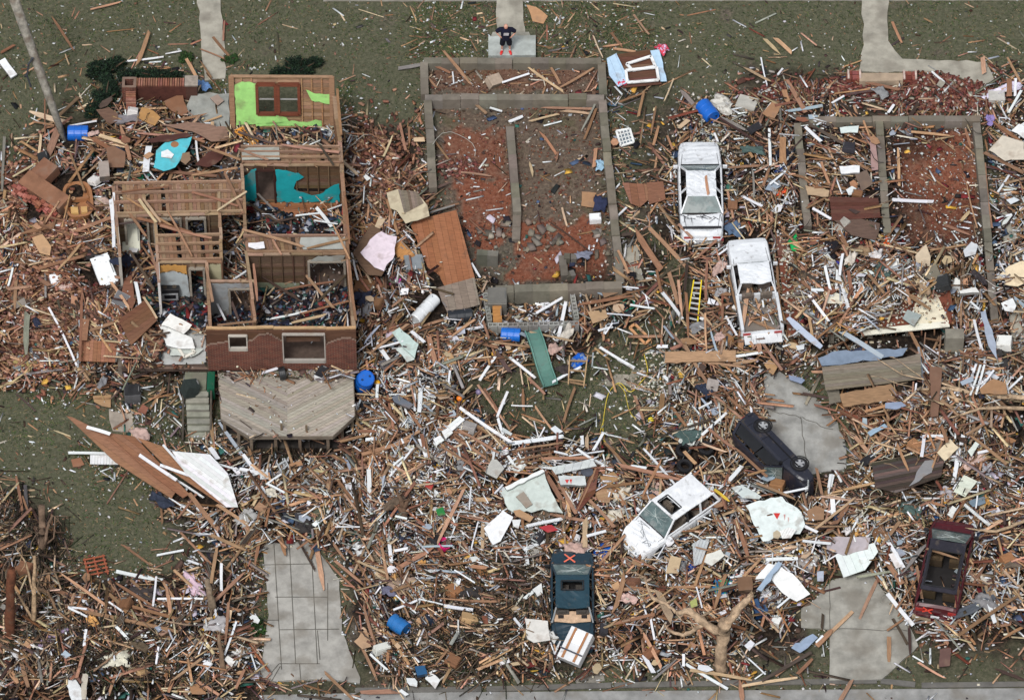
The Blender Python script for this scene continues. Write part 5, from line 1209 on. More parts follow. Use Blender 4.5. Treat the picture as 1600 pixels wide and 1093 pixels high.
# plastic lawn chair
lc = empty('garden_chair', label='white plastic garden chair lying right of the deck', cat='chair', M4=Matrix.Translation(P(632, 606, .8)) @ Matrix.Rotation(R(-20), 4, 'Z') @ Matrix.Rotation(R(40), 4, 'X'))
s = MB(); s.box((0, 0, 0), .5, .46, .03, (220, 222, 222)); s.build('seat', 'plastic', lc)
s = MB()
for x in (-.24, 0, .24): s.bar((x, .22, 0), (x, .32, .45), .06, .03, (220, 222, 222))
s.bar((-.26, .32, .45), (.26, .32, .45), .06, .06, (220, 222, 222)); s.build('backrest', 'plastic', lc)
for x in (-.22, .22):
    for y in (-.2, .2): s = MB(); s.bar((x, y, 0), (x * 1.1, y * 1.1, -.42), .04, .04, (214, 216, 216), up=Vector((0, 1, 0))); s.build('leg', 'plastic', lc)

# ================================================================ UTILITY POLE, TREES, SHRUBS
up_ = empty('utility_pole', loc=P(106, 234, 0), label='tall grey wooden utility pole leaning left over the lawn', cat='utility pole'); inv = Matrix.Translation(up_.location).inverted()
s = MB(); base = P(106, 234, .1); tip = P(8, -40, 8.5); s.tube([base, base.lerp(tip, .3), base.lerp(tip, .7), tip], [.12, .17, .2, .22], (150, 146, 136), 14); o = s.build('pole_shaft', 'bark', up_, smooth=True); o.matrix_parent_inverse = inv
s = MB(); q = base.lerp(tip, .42); s.tube([q + Vector((-.5, 0, -.6)), q + Vector((-.62, 0, .1)), q + Vector((-.5, 0, .8)), q + Vector((-.3, 0, 1.2))], .05, (70, 74, 80), 6); o = s.build('cable_loop', 'dark', up_); o.matrix_parent_inverse = inv
def rough(pl, k=4):
    out = []
    for a, b_ in zip(pl, pl[1:]):
        for i in range(k):
            t = i / k; r = a[3] + (b_[3] - a[3]) * t; j = 1.6 * min(1, r / .1)
            out.append((a[0] + (b_[0] - a[0]) * t + rnd.uniform(-j, j) * (i > 0), a[1] + (b_[1] - a[1]) * t + rnd.uniform(-j, j) * (i > 0), a[2] + (b_[2] - a[2]) * t, r * rnd.uniform(.82, 1.16)))
    return out + [pl[-1]]
def tree(name, trunk, limbs, label, c=(150, 126, 100), cat='tree'):
    if cat == 'branch': trunk = [(q[0], q[1], q[2] + .55, q[3] * 1.15) for q in trunk]; limbs = [[(q[0], q[1], q[2] + .55, q[3] * 1.2) for q in l] for l in limbs]
    tw = []
    for lb in limbs:
        for q in lb[1:]:
            if rnd.random() < .8:
                a = rnd.uniform(0, 6.28); L = rnd.uniform(8, 26); tw.append([(q[0], q[1], q[2], min(.03, q[3] * .5)), (q[0] + math.cos(a) * L * .5 + rnd.uniform(-2, 2), q[1] + math.sin(a) * L * .4, q[2] + .1, .018), (q[0] + math.cos(a) * L, q[1] + math.sin(a) * L * .8, q[2] + .05, .008)])
    for e in ([trunk] if not limbs else []) + [l for l in limbs if l[-1][3] > .1]:
        q = e[-1]
        for k in range(5): a = rnd.uniform(0, 6.28); tw.append([(q[0] + math.cos(a) * 2, q[1] + math.sin(a) * 2, q[2] - .15, .05), (q[0] + math.cos(a) * 3 + 1, q[1] + math.sin(a) * 2 - 5, q[2] + .28, .01)])
    limbs = list(limbs) + tw
    trunk = rough(trunk); limbs = [rough(l, 3) for l in limbs]
    p0 = P(*trunk[0][:3]); t = empty(name, loc=p0, label=label, cat=cat); inv = Matrix.Translation(p0).inverted()
    s = MB(); s.tube([P(*q[:3]) for q in trunk], [q[3] for q in trunk], c, 12); o = s.build('trunk', 'bark', t, smooth=True); o.matrix_parent_inverse = inv
    for lb in limbs:
        s = MB(); s.tube([P(*q[:3]) for q in lb], [q[3] for q in lb], c, 8); o = s.build('branch', 'bark', t, smooth=True); o.matrix_parent_inverse = inv
    return t
tree('broken_tree', [(1127, 1048, 0, .30), (1126, 1020, 1.0, .24), (1130, 990, 2.0, .24), (1134, 970, 2.8, .25)],
     [[(1132, 980, 2.4, .22), (1150, 955, 3.2, .17), (1166, 938, 3.7, .14), (1176, 928, 3.9, .12)], [(1124, 985, 2.2, .2), (1108, 978, 2.5, .16), (1090, 966, 2.8, .15), (1078, 954, 3, .14), (1056, 957, 3.0, .09)],
      [(1100, 974, 2.5, .1), (1084, 984, 2.2, .08), (1068, 992, 2.0, .08), (1046, 985, 1.8, .06), (1038, 974, 1.8, .04)], [(1056, 956, 3.0, .08), (1040, 942, 3.1, .06), (1020, 934, 3.2, .07), (1012, 918, 3.3, .05), (1008, 902, 3.4, .04), (990, 893, 3.4, .025)],
      [(1078, 954, 3, .07), (1096, 962, 2.6, .05), (1112, 954, 2.4, .04)]], 'pale forked broken tree trunk with stripped limbs near the road', (176, 152, 126))
tree('broken_tree', [(632, 832, 0, .28), (630, 810, .8, .24), (628, 790, 1.4, .2)], [[(628, 792, 1.4, .14), (624, 776, 1.9, .08), (620, 764, 2.1, .03)], [(631, 792, 1.4, .12), (640, 778, 1.8, .06)]], 'short splintered brown tree stump in the debris below the deck', (104, 82, 66))
tree('broken_tree', [(68, 868, 0, .16), (67, 830, 1.4, .15), (65, 790, 2.8, .13)], [[(70, 850, 1, .06), (77, 815, 1.8, .06), (82, 804, 2.1, .04)], [(72, 850, .8, .04), (84, 840, 1.2, .035), (86, 806, 2.2, .03)]], 'straight grey dead trunk standing at the left above the brush', (118, 98, 82))
tree('broken_tree', [(17, 1018, 0, .22), (16, 950, 2.4, .2), (17, 888, 4.4, .17)], [], 'reddish brown splintered trunk at the far lower left', (100, 62, 44))
tree('broken_tree', [(50, 1002, 0, .1), (53, 940, 2, .09), (54, 868, 4, .06)], [[(52, 970, 1, .06), (38, 945, 1.4, .05), (24, 920, 2, .03)], [(53, 930, 2.4, .05), (40, 878, 3, .04), (26, 858, 3.4, .02)], [(54, 915, 3, .04), (64, 930, 2.4, .03)]], 'thin pale bare sapling at the lower left', (172, 146, 116))
tree('broken_tree', [(334, 972, 0, .16), (330, 935, 1.2, .14), (324, 904, 2.0, .1)], [[(333, 960, .5, .05), (316, 985, .3, .05), (292, 998, .2, .03)]], 'grey snapped trunk left of the jointed driveway', (132, 116, 98))
tree('broken_tree', [(350, 1078, 0, .12), (346, 1030, 1.0, .1), (342, 990, 1.8, .06)], [], 'thin snapped trunk left of the jointed driveway foot', (126, 104, 84))
tree('fallen_branch', [(1612, 622, .7, .1), (1560, 619, .9, .09), (1520, 613, 1.1, .07), (1482, 606, 1.2, .05)], [[(1482, 606, 1.2, .05), (1440, 608, 1.2, .04), (1400, 613, 1.1, .02)], [(1520, 613, 1.1, .04), (1470, 598, 1.3, .03), (1410, 585, 1.3, .025), (1370, 560, 1.4, .012)], [(1440, 608, 1.2, .02), (1405, 600, 1.1, .015), (1374, 588, 1.1, .01)], [(1470, 606, 1.2, .02), (1440, 590, 1.2, .015), (1400, 560, 1.3, .01)]], 'upper long bare fallen branch reaching in from the right edge', (186, 162, 134), 'branch')
tree('fallen_branch', [(1612, 637, .7, .07), (1560, 636, .9, .06), (1530, 638, 1.1, .05), (1500, 648, 1.0, .04)], [[(1500, 648, 1.0, .04), (1470, 655, .9, .02)], [(1530, 632, 1.0, .04), (1480, 618, 1.2, .05), (1430, 634, 1.1, .045), (1390, 640, .9, .04), (1356, 647, .8, .02)]], 'lower long bare fallen branch reaching in from the right edge', (180, 156, 128), 'branch')
tree('fallen_branch', [(1612, 808, .6, .07), (1580, 822, .8, .06), (1555, 830, .9, .05), (1530, 828, .9, .04)], [[(1530, 828, .9, .03), (1508, 824, .9, .015)]], 'pale bare branch beside the hood of the dark red SUV', (176, 152, 124), 'branch')
tree('fallen_branch', [(0, 605, .4, .05), (20, 596, .5, .04), (46, 578, .6, .02)], [], 'pale bare branch on the yellowish blanket at the left edge', (190, 170, 128), 'branch')
tree('fallen_branch', [(60, 918, .4, .07), (75, 925, .5, .06), (90, 955, .6, .05), (118, 975, .6, .03)], [], 'curved bare branch in the brush at the lower left', (130, 104, 80), 'branch')

def shrub(px, py, rx, ry, rz, n, cs, label, stems=True, cat='shrub', name='evergreen_shrub', leaf=.09):
    z0 = zs(px, py); c0 = P(px, py, z0); t = empty(name, loc=c0, label=label, cat=cat)
    n = int(n * 1.3); u = nr.normal(0, 1, (n, 3)); u /= np.linalg.norm(u, axis=1)[:, None]; rad = nr.uniform(.45, 1, n) ** .6 * (.75 + .5 * vnoise(u[:, 0] * 3 + 9, u[:, 1] * 3 + u[:, 2] * 2, .7, 4))
    nl = 7; lc = nr.uniform(-1, 1, (nl, 3)) * np.array([rx, ry, rz * .4]) * .75; lr = nr.uniform(.28, .62, nl); li = nr.randint(0, nl, n)
    p = u * rad[:, None] * np.array([rx, ry, rz]) * lr[li][:, None] + lc[li]; p[:, 2] = np.abs(p[:, 2]) + .05
    cc = pick(list(cs), n, 12, cs)
    o = bulk_boxes('foliage', p[:, 0], p[:, 1], p[:, 2], nr.uniform(0, 6.3, n), nr.uniform(-1, 1, n), nr.uniform(-1, 1, n), nr.uniform(.6, 1.5, n) * leaf, nr.uniform(.5, 1, n) * leaf * .5, np.full(n, .008), cc, 'leaf', kind=None)
    o.parent = t
    s = MB()
    for k in range(5): a = k * 1.26; s.tube([(0, 0, 0), (math.cos(a) * rx * .4, math.sin(a) * ry * .4, rz * .5), (math.cos(a) * rx * .7, math.sin(a) * ry * .7, rz * .8)], [.04, .03, .01], (84, 66, 52), 6)
    o = s.build('stem', 'bark', t)
DG = {'a': (26, 44, 30), 'b': (38, 60, 38), 'c': (20, 34, 26)}
shrub(172, 112, 1.0, .8, .9, 4200, DG, 'dark evergreen shrub left of the brick porch wall')
shrub(164, 160, .7, 1.1, .7, 3200, DG, 'dark evergreen shrub below the one beside the brick porch wall')
shrub(246, 121, 1.15, .4, .6, 2600, DG, 'low dark evergreen hedge right above the brick porch wall')
shrub(466, 114, 1.0, .5, .8, 3600, DG, 'dark evergreen shrub behind the lime green wall')
GG = {'a': (44, 72, 34), 'b': (64, 92, 44), 'c': (36, 56, 30)}
shrub(292, 92, .3, .3, .35, 700, GG, 'small green bush left of the left footpath'); shrub(357, 96, .4, .3, .3, 700, GG, 'small green bush right of the left footpath'); shrub(400, 980, .45, .5, .35, 1300, GG, 'small green bush at the left edge of the jointed driveway'); shrub(716, 1046, .4, .3, .3, 600, GG, 'small green weed patch in the debris near the road, below the teal sedan')

# ================================================================ PERSON
def person():
    zg = .35; base = P(790.5, 81, zg); t = empty('person', loc=base, label='bald person standing hands on hips in navy T-shirt, shorts and red shoes', cat='person')
    me = bpy.data.meshes.new('body'); V = []; Rr = []; E = []
    def v(x, y, z, r, par=None):
        V.append((x, y, z)); Rr.append(r); i = len(V) - 1
        if par is not None: E.append((par, i))
        return i
    pel = v(0, 0, .95, .15); bel = v(0, -.02, 1.1, .155, pel); che = v(0, -.01, 1.3, .16, bel); nk0 = v(0, .0, 1.46, .075, che); nk = v(0, -.01, 1.53, .06, nk0)
    h1 = v(0, -.04, 1.6, .085, nk); h2 = v(0, -.035, 1.68, .1, h1); h3 = v(0, -.02, 1.76, .07, h2); nose = v(0, -.15, 1.635, .012, h1)
    for sg in (-1, 1):
        hip = v(sg * .1, 0, .88, .105, pel); kn = v(sg * .15, -.02, .5, .06, hip); cf = v(sg * .16, .0, .34, .058, kn); an = v(sg * .17, .02, .09, .036, cf); v(sg * .2, -.14, .04, .035, an)
        sh = v(sg * .2, 0, 1.42, .07, che); el = v(sg * .42, .08, 1.18, .045, sh); wr = v(sg * .26, -.02, 1.0, .03, el); hd = v(sg * .2, -.08, 1.0, .03, wr)
        for k in range(4): f1 = v(sg * (.17 - .006 * k), -.12 - .004 * (k % 2), 1.03 - .022 * k, .0095, hd); v(sg * (.12 - .004 * (k % 3)), -.145, 1.025 - .022 * k, .008, f1)
        th = v(sg * .2, -.1, 1.055, .011, hd); v(sg * .19, -.09, 1.09, .009, th)
        v(sg * .095, -.02, 1.64, .018, h1)
    me.from_pydata(V, E, []); o = bpy.data.objects.new('body', me); col.objects.link(o); o.parent = t
    sk = o.modifiers.new('skin', 'SKIN'); 
    if not me.skin_vertices: me.skin_vertices.new(name='')
    for i, r in enumerate(Rr): me.skin_vertices[0].data[i].radius = (r, r)
    me.skin_vertices[0].data[0].use_root = True
    o.modifiers.new('sub', 'SUBSURF').render_levels = 2; o.modifiers['sub'].levels = 1; sk.use_smooth_shade = True
    sm = bpy.data.materials.new('skin_tone'); sm.use_nodes = True; sm.node_tree.nodes['Principled BSDF'].inputs['Base Color'].default_value = (*lin((196, 146, 126)), 1); sm.node_tree.nodes['Principled BSDF'].inputs['Roughness'].default_value = .55; me.materials.append(sm)
    def cloth(nm, rings, c, m='cloth'):
        s = MB(); n = 14; vs = []
        for (cx, cy, cz, rx, ry) in rings:
            for k in range(n): a = 2 * math.pi * k / n; vs.append(Vector((cx + rx * math.cos(a), cy + ry * math.sin(a), cz)))
        s.add(vs, [(i * n + k, i * n + (k + 1) % n, (i + 1) * n + (k + 1) % n, (i + 1) * n + k) for i in range(len(rings) - 1) for k in range(n)], c); q = s.build(nm, m, t, smooth=True)
        return q
    sh = cloth('t_shirt', [(0, 0, .88, .23, .19), (0, -.01, 1.0, .225, .19), (0, -.02, 1.15, .215, .19), (0, -.01, 1.32, .24, .18), (0, 0, 1.43, .27, .15), (0, 0, 1.5, .16, .12), (0, 0, 1.53, .09, .085)], (22, 24, 44))
    for sg in (-1, 1):
        s = MB(); s.tube([(sg * .15, 0, 1.42), (sg * .24, .02, 1.4), (sg * .38, .07, 1.24)], [.115, .11, .09], (22, 24, 44), 12, caps=False); q = s.build('sleeve', 'cloth', sh, smooth=True)
    s = MB(); s.prism([Vector((-.1, -.216, 1.27)), Vector((.12, -.216, 1.27)), Vector((.13, -.19, 1.4)), Vector((-.09, -.19, 1.4))], Vector((0, -.006, 0)), (176, 174, 178)); s.build('shirt_print', 'panel', sh)
    for sg in (-1, 1):
        cloth('shorts_leg', [(sg * .15, 0, .5, .115, .12), (sg * .14, 0, .62, .125, .13), (sg * .11, 0, .85, .13, .17), (sg * .08, 0, .98, .12, .17)], (16, 17, 30))
        s = MB(); s.lathe(Matrix.Translation((sg * .185, -.06, 0)) @ Matrix.Rotation(R(-90 + sg * 14), 4, 'Z'), [(0, -.13), (.055, -.12), (.06, 0), (.055, .1), (.03, .16), (0, .17)], (206, 44, 40), 12)
        q = s.build('shoe', 'plastic', t, smooth=True); q.location = (0, 0, .05); q.scale = (1, 1, 1)
        s = MB(); s.tube([(sg * .17, .02, .08), (sg * .168, .02, .17)], .045, (220, 220, 220), 10); s.build('sock', 'cloth', t)
    for sg in (-1, 1):
        s = MB(); s.lathe(Matrix.Translation((sg * .035, -.128, 1.665)), [(0, -.01), (.01, 0), (0, .01)], (40, 30, 28), 8); s.build('eye', 'plastic', t)
    s = MB(); s.box((0, -.122, 1.585), .05, .012, .012, (150, 80, 76)); s.build('mouth', 'plastic', t)
person()

# ================================================================ SHEETS AND PANELS (outline in photo pixels, height above what they lie on)
def sheet(name, poly, c, label, cat, h=.3, th=.03, m='panel', z=None, strips=None, rag=1.2, tilt=0.0, marks=None, kind=None):
    if c[0] > c[2] + 25 and c[0] < 215: g_ = sum(c) / 3; c = tuple((v * .72 + g_ * .28) * .96 for v in c)
    cx = sum(p[0] for p in poly) / len(poly); cy = sum(p[1] for p in poly) / len(poly)
    z0 = (zs(cx, cy) + h + .2 * float(dens(cx, cy)) / 9) if z is None else z
    zz = [z0 + tilt * (cy - y) / 29.5 + rnd.uniform(0, .04) for x, y in poly]
    c0 = P(cx, cy, z0)
    if strips:
        pts = [P(x, y, z0) - c0 for x, y in poly]; mb = MB()
        # strips follow a direction; the outline must be convex
        stripes(mb, pts, strips[0], strips[1], Vector((0, 0, th)), c, strips[2] if len(strips) > 2 else 12, .008)
    else:
        rp_ = ragged(poly, rag, 9); mb = MB()
        mb.prism([P(x, y, z0 + tilt * (cy - y) / 29.5) - c0 for x, y in rp_][::1], Vector((0, 0, th)), c, tuple(v * .6 for v in c))
    if tilt and strips: mb.v = [(a, b_, cz + tilt * b_ / 1.0) for a, b_, cz in mb.v]
    o = mb.build(name, m); o.location = c0; tag(o, label, cat)
    if marks:
        for (x, y, sx, sy, mc) in marks:
            s = MB(); q = P(x, y, z0 + th + .012) - c0; s.prism([q + Vector((-sx, sy, 0)), q + Vector((0, -sy, 0)), q + Vector((sx, sy, 0))][::-1] if mc[0] > 150 else [q + Vector((-sx, -sy, 0)), q + Vector((sx, -sy, 0)), q + Vector((sx, sy, 0)), q + Vector((-sx, sy, 0))], Vector((0, 0, .004)), mc); mo = s.build('mark', 'panel', o)
    return o
WH = (212, 216, 218); PG = (194, 204, 198); BR = (150, 98, 66); OB = (190, 142, 96)
RED = (200, 60, 56)
sheet('plywood_floor', [(640, 352), (713, 335), (742, 432), (682, 448)], (172, 100, 56), 'large orange plywood floor sheet leaning between the roofless house and the middle foundation', 'floor panel', h=.5, th=.06, m='wood', strips=((.18, -1), .25, 6), tilt=.12)
sheet('grey_floor_end', [(683, 450), (741, 434), (750, 476), (700, 490), (690, 470)], (140, 122, 104), 'grey-brown board end below the orange plywood floor sheet', 'panel', h=.42, m='wood', strips=((.18, -1), .3, 8))
sheet('torn_ceiling', [(604, 302), (622, 296), (655, 306), (668, 322), (671, 338), (634, 350), (620, 330), (610, 326)], (206, 190, 152), 'torn cream ceiling sheet with grey laths above the plywood floor', 'ceiling sheet', h=.7)
sheet('lath_board', [(622, 297), (652, 300), (662, 318), (632, 334)], (128, 110, 94), 'grey lath piece lying on the torn cream ceiling sheet', 'lath', z=zs(635, 318) + .85, m='wood', strips=((.15, -1), .12, 16))
sheet('wallboard', [(563, 395), (578, 375), (596, 362), (620, 370), (617, 398), (600, 424), (585, 418), (570, 404)], (226, 212, 222), 'torn pinkish white wallboard lying below the television', 'wallboard', h=.55, rag=3)
sheet('board_backing', [(551, 396), (580, 352), (622, 372), (596, 432), (575, 430)], (120, 88, 64), 'brown backing board under the torn pinkish wallboard', 'board', h=.4, m='wood')
sheet('ply_board', [(822, 8), (838, 12), (856, 26), (849, 38), (832, 34), (828, 20)], (204, 144, 92), 'orange-brown plywood scrap on the grass right of the standing person', 'plywood', h=.03)
sheet('ply_board', [(909, 300), (932, 302), (928, 325), (908, 322)], (182, 130, 84), 'tan square sheet at the right wall of the middle foundation', 'sheet', h=.05)
sheet('reddish_board', [(972, 286), (1010, 288), (1016, 310), (1000, 324), (985, 318)], (150, 92, 62), 'reddish brown panel left of the white sedan', 'panel', h=.3, m='wood', strips=((.1, -1), .3, 8))
sheet('reddish_board', [(1010, 286), (1036, 284), (1040, 312), (1014, 320)], (146, 90, 62), 'reddish brown panel close to the left side of the white sedan', 'panel', h=.25, m='wood')
sheet('pale_blue_wall', [(948, 92), (963, 84), (984, 128), (966, 136), (952, 118)], (176, 204, 226), 'left strip of pale blue siding beside the white window sashes', 'siding', h=.3, m='panel', strips=((.3, -1), .3, 5))
sheet('pale_blue_wall', [(1016, 80), (1030, 78), (1042, 128), (1032, 128)], (178, 206, 228), 'right strip of pale blue siding beside the white window sashes', 'siding', h=.3, m='panel')
sheet('wall_frame', [(962, 86), (1016, 78), (1034, 132), (972, 138)], (120, 76, 58), 'brown framed wall piece under the white window sashes', 'wall piece', h=.12, m='wood', strips=((1, .1), .25, 14))
sheet('roof_sheet', [(104, 650), (113, 652), (190, 690), (276, 766), (268, 779), (180, 722)], (164, 106, 70), 'long brown roof sheet crossing the lawn below the concrete stairs', 'roof sheet', h=.5, m='wood', strips=((4.5, -4), .3, 7))
sheet('roof_sheet', [(166, 676), (210, 682), (296, 772), (286, 778), (240, 744)], (158, 100, 66), 'second long brown roof sheet right beside the first one', 'roof sheet', h=.6, m='wood', strips=((4.5, -4), .22, 9))
sheet('roof_sheet', [(215, 684), (262, 700), (358, 792), (348, 790), (262, 732)], (172, 114, 74), 'brown roof sheet under the shattered white siding', 'roof sheet', h=.55, m='wood', strips=((4.5, -4), .25, 9))
sheet('white_siding', [(269, 705), (328, 710), (356, 740), (372, 792), (354, 792), (290, 740)], (214, 216, 218), 'shattered white siding sheet at the end of the long brown roof sheets', 'siding', h=.75, m='white', strips=((4.5, -4), .17, 12))
sheet('white_siding', [(141, 711), (205, 711), (208, 726), (141, 725)], (222, 224, 224), 'white ribbed siding piece on the lawn under the long brown roof sheet', 'siding', h=.2, strips=((0, 1), .12, 5), m='white')
sheet('ply_board', [(145, 619), (174, 617), (173, 637), (160, 635), (147, 628)], (184, 138, 88), 'tan plywood scrap left of the grey fire pit', 'plywood', h=.05)
sheet('ply_board', [(111, 718), (126, 715), (132, 726), (114, 730)], (160, 100, 66), 'small brown board scrap left of the white ribbed siding', 'board', h=.04)
sheet('wooden_board', [(185, 500), (228, 468), (246, 500), (205, 540)], (130, 80, 52), 'dark wooden door lying at the left edge of the open kitchen', 'door', z=1.9, m='wood', strips=((1, .9), .2, 8))
sheet('wooden_board', [(125, 532), (183, 534), (180, 566), (124, 564)], (172, 106, 70), 'square reddish wooden panel at the lower left of the roofless house', 'panel', h=.5, m='wood', strips=((0, 1), .16, 8))
sheet('wooden_board', [(128, 498), (140, 500), (136, 532), (126, 532)], (160, 104, 70), 'splintered wood piece standing above the square reddish panel', 'board', h=.55, m='wood')
sheet('wooden_board', [(193, 436), (206, 430), (212, 470), (206, 484), (190, 470)], (140, 84, 58), 'brown furniture side above the dark wooden door', 'panel', z=1.8, m='wood')
sheet('ply_board', [(50, 372), (66, 366), (80, 385), (78, 400), (62, 396)], (208, 156, 104), 'tan flattened carton left of the white appliances', 'carton', h=.6)
sheet('white_board', [(252, 508), (266, 490), (300, 508), (287, 522)], (232, 232, 228), 'white sheet tilted at the top of the open kitchen floor', 'sheet', z=1.75)
sheet('white_board', [(248, 508), (268, 512), (300, 528), (305, 545), (280, 545), (260, 540)], (228, 230, 228), 'white sheet in the middle of the open kitchen floor', 'sheet', z=1.55)
sheet('white_board', [(262, 545), (300, 542), (318, 546), (300, 558), (266, 556)], (190, 196, 190), 'pale green sheet at the foot of the white window frame', 'sheet', z=1.4)
sheet('turquoise_board', [(240, 262), (244, 236), (262, 220), (300, 214), (290, 238), (274, 262), (256, 268)], (88, 188, 202), 'bright turquoise wallboard with holes lying above the joisted ceiling', 'wallboard', h=.7, rag=2)
s = MB(); s.lathe(Matrix.Translation(P(273, 226, 1.46)) @ Matrix.Rotation(R(-90), 4, 'Y'), [(0, 0), (.17, 0), (.17, .02), (0, .02)], (150, 108, 76), 20); tag(s.build('round_plate', 'panel'), 'round brown lid lying on the bright turquoise wallboard', 'lid')
sheet('paper_sheet', [(252, 238), (262, 234), (272, 242), (268, 248), (252, 246)], (226, 230, 232), 'white paper lying on the bright turquoise wallboard', 'paper', z=1.5)
sheet('basket', [(285, 240), (296, 238), (298, 250), (290, 258), (282, 252)], (150, 116, 84), 'woven brown basket at the lower right of the turquoise wallboard', 'basket', z=1.6)
sheet('brown_carpet', [(305, 258), (325, 238), (358, 232), (346, 250), (325, 262)], (96, 48, 38), 'dark red-brown sheet right of the bright turquoise wallboard', 'sheet', h=.9)
sheet('brown_carpet', [(230, 218), (250, 212), (290, 208), (300, 212), (262, 222), (236, 224)], (88, 46, 38), 'dark maroon strip above the bright turquoise wallboard', 'sheet', h=.6)
sheet('ply_board', [(214, 184), (222, 168), (240, 174), (251, 184), (242, 197)], (196, 136, 66), 'orange folded board below the brick porch wall', 'board', h=.35)
sheet('ply_board', [(254, 160), (276, 150), (286, 150), (294, 176), (284, 182), (268, 174)], (150, 96, 62), 'brown torn board between the brick porch wall and the porch slab', 'board', h=.3)
sheet('ply_board', [(328, 154), (340, 148), (350, 158), (340, 166)], (166, 140, 122), 'small beige board on the porch slab', 'board', z=.62)
sheet('brown_board', [(250, 196), (300, 192), (358, 200), (358, 220), (330, 222), (300, 206)], (150, 110, 88), 'brown floorboards strip between the porch slab and the orange cabinet', 'floorboards', h=.5, m='wood')
sheet('brick_pad', [(150, 172), (170, 168), (184, 178), (184, 190), (170, 196)], (120, 84, 64), 'brown box side left of the grey plastic sheet', 'board', h=.4, m='wood')
sheet('brown_carton', [(166, 232), (176, 228), (196, 238), (194, 262), (170, 262)], (140, 96, 68), 'brown carton pieces left of the turquoise wallboard', 'carton', h=.6)
sheet('switch_box', [(154, 260), (170, 258), (172, 282), (156, 284)], (166, 150, 138), 'dusty white switch box left of the dark green tarp', 'box', h=.8, th=.3)
# centre
sheet('ceiling_board', [(782, 770), (850, 736), (858, 760), (872, 790), (880, 802), (848, 796), (812, 802), (794, 796)], PG, 'punctured pale ceiling panel with ragged right edge above the teal sedan', 'ceiling panel', h=.55, rag=2.5, th=.04)
sheet('square_hole_patch', [(806, 776), (818, 768), (832, 788), (822, 794)], (150, 140, 128), 'grey patch of bare board on the punctured pale ceiling panel', 'board', h=.62)
sheet('white_batten', [(789, 762), (848, 734), (851, 738), (792, 767)], (226, 230, 228), 'white rail along the top of the punctured pale ceiling panel', 'rail', h=.66, th=.07, m='white')
sheet('white_board', [(756, 826), (786, 798), (802, 808), (782, 846), (770, 852)], (228, 230, 232), 'white flat board below left of the punctured pale ceiling panel', 'board', h=.6, th=.05, m='white')
sheet('white_board', [(800, 812), (814, 812), (810, 826), (802, 822)], (218, 222, 222), 'small white square board right of the white flat board', 'board', h=.6)
sheet('fluted_tray', [(860, 730), (926, 718), (932, 728), (868, 741)], (220, 226, 224), 'white ribbed panel below the bent white gutter, at its right end', 'panel', h=.6, m='metal', strips=((.3, 1), .3, 6))
sheet('light_box', [(872, 746), (914, 746), (916, 760), (876, 760)], (220, 226, 224), 'white box panel with small red marks right of the pale ceiling panel', 'panel', h=.5, th=.12, m='metal', marks=[(886, 752, .08, .1, RED), (892, 752, .05, .12, RED)])
s = MB(); s.lathe(Matrix.Rotation(R(-84), 4, 'Y'), [(0, -.02), (.26, -.02), (.26, .02), (0, .02)], (78, 82, 92), 20); o = s.build('round_plate', 'dark'); o.location = P(917, 736, 1.0); tag(o, 'dark grey round lid on the white ribbed panel', 'lid')
sheet('concrete_tile', [(768, 718), (776, 718), (788, 732), (776, 748), (760, 740)], (176, 176, 170), 'pale grey square board left of the punctured ceiling panel', 'board', h=.55)
sheet('woven_mat', [(930, 770), (944, 762), (958, 768), (952, 786), (936, 784)], (182, 136, 94), 'tan ribbed basket lid left of the white SUV', 'lid', h=.4, strips=((1, .2), .16, 10))
sheet('shelf_unit', [(925, 736), (936, 732), (930, 770), (905, 798), (900, 796)], (124, 66, 46), 'dark red-brown shelf unit between the ceiling panel and the basket lid', 'shelf', h=.5, m='wood', strips=((1, .6), .2, 14))
sheet('ply_board', [(802, 798), (812, 796), (834, 808), (828, 816), (806, 806)], (192, 142, 94), 'light tan board at the foot of the pale ceiling panel', 'board', h=.7)
for k, (q, lb) in enumerate((([(699, 666), (718, 650), (726, 656), (706, 674)], 'top piece of broken white cladding left of the bent gutter'), ([(690, 674), (700, 668), (708, 676), (696, 686)], 'middle piece of broken white cladding left of the bent gutter'), ([(677, 686), (688, 680), (694, 688), (682, 696)], 'bottom piece of broken white cladding left of the bent gutter'))):
    sheet('white_cladding', q, (224, 226, 226), lb, 'cladding', h=.6, m='white', strips=((.7, .7), .18, 8))
sheet('big_white_sheet', [(1165, 790), (1186, 782), (1222, 776), (1228, 784), (1252, 800), (1258, 820), (1250, 834), (1220, 840), (1192, 846), (1178, 820)], (218, 228, 226), 'big white sheet with a red triangle mark below the overturned black SUV', 'sheet', h=.5, rag=2, marks=[(1214, 806, .14, .16, RED), (1226, 808, .04, .16, (196, 150, 146)), (1232, 812, .03, .14, (206, 170, 166))])
sheet('perforated_plate', [(1218, 830), (1232, 824), (1244, 828), (1236, 840), (1222, 841)], (232, 232, 230), 'white perforated plate on the lower edge of the big white sheet', 'plate', h=.6, strips=((.5, 1), .1, 3))
sheet('ply_board', [(1208, 832), (1214, 828), (1222, 834), (1216, 842), (1208, 840)], (196, 176, 140), 'small tan board beside the white perforated plate', 'board', h=.62)
sheet('pale_board', [(1142, 762), (1160, 758), (1190, 776), (1186, 780), (1160, 778)], (196, 206, 204), 'thin pale sheet between the white SUV and the overturned black SUV', 'sheet', h=.4)
sheet('white_siding', [(1305, 868), (1338, 856), (1366, 848), (1372, 862), (1352, 890), (1318, 902)], (222, 230, 228), 'white shingled siding sheet at the top of the right-hand driveway', 'siding', h=.4, strips=((.3, -1), .3, 5), m='white')
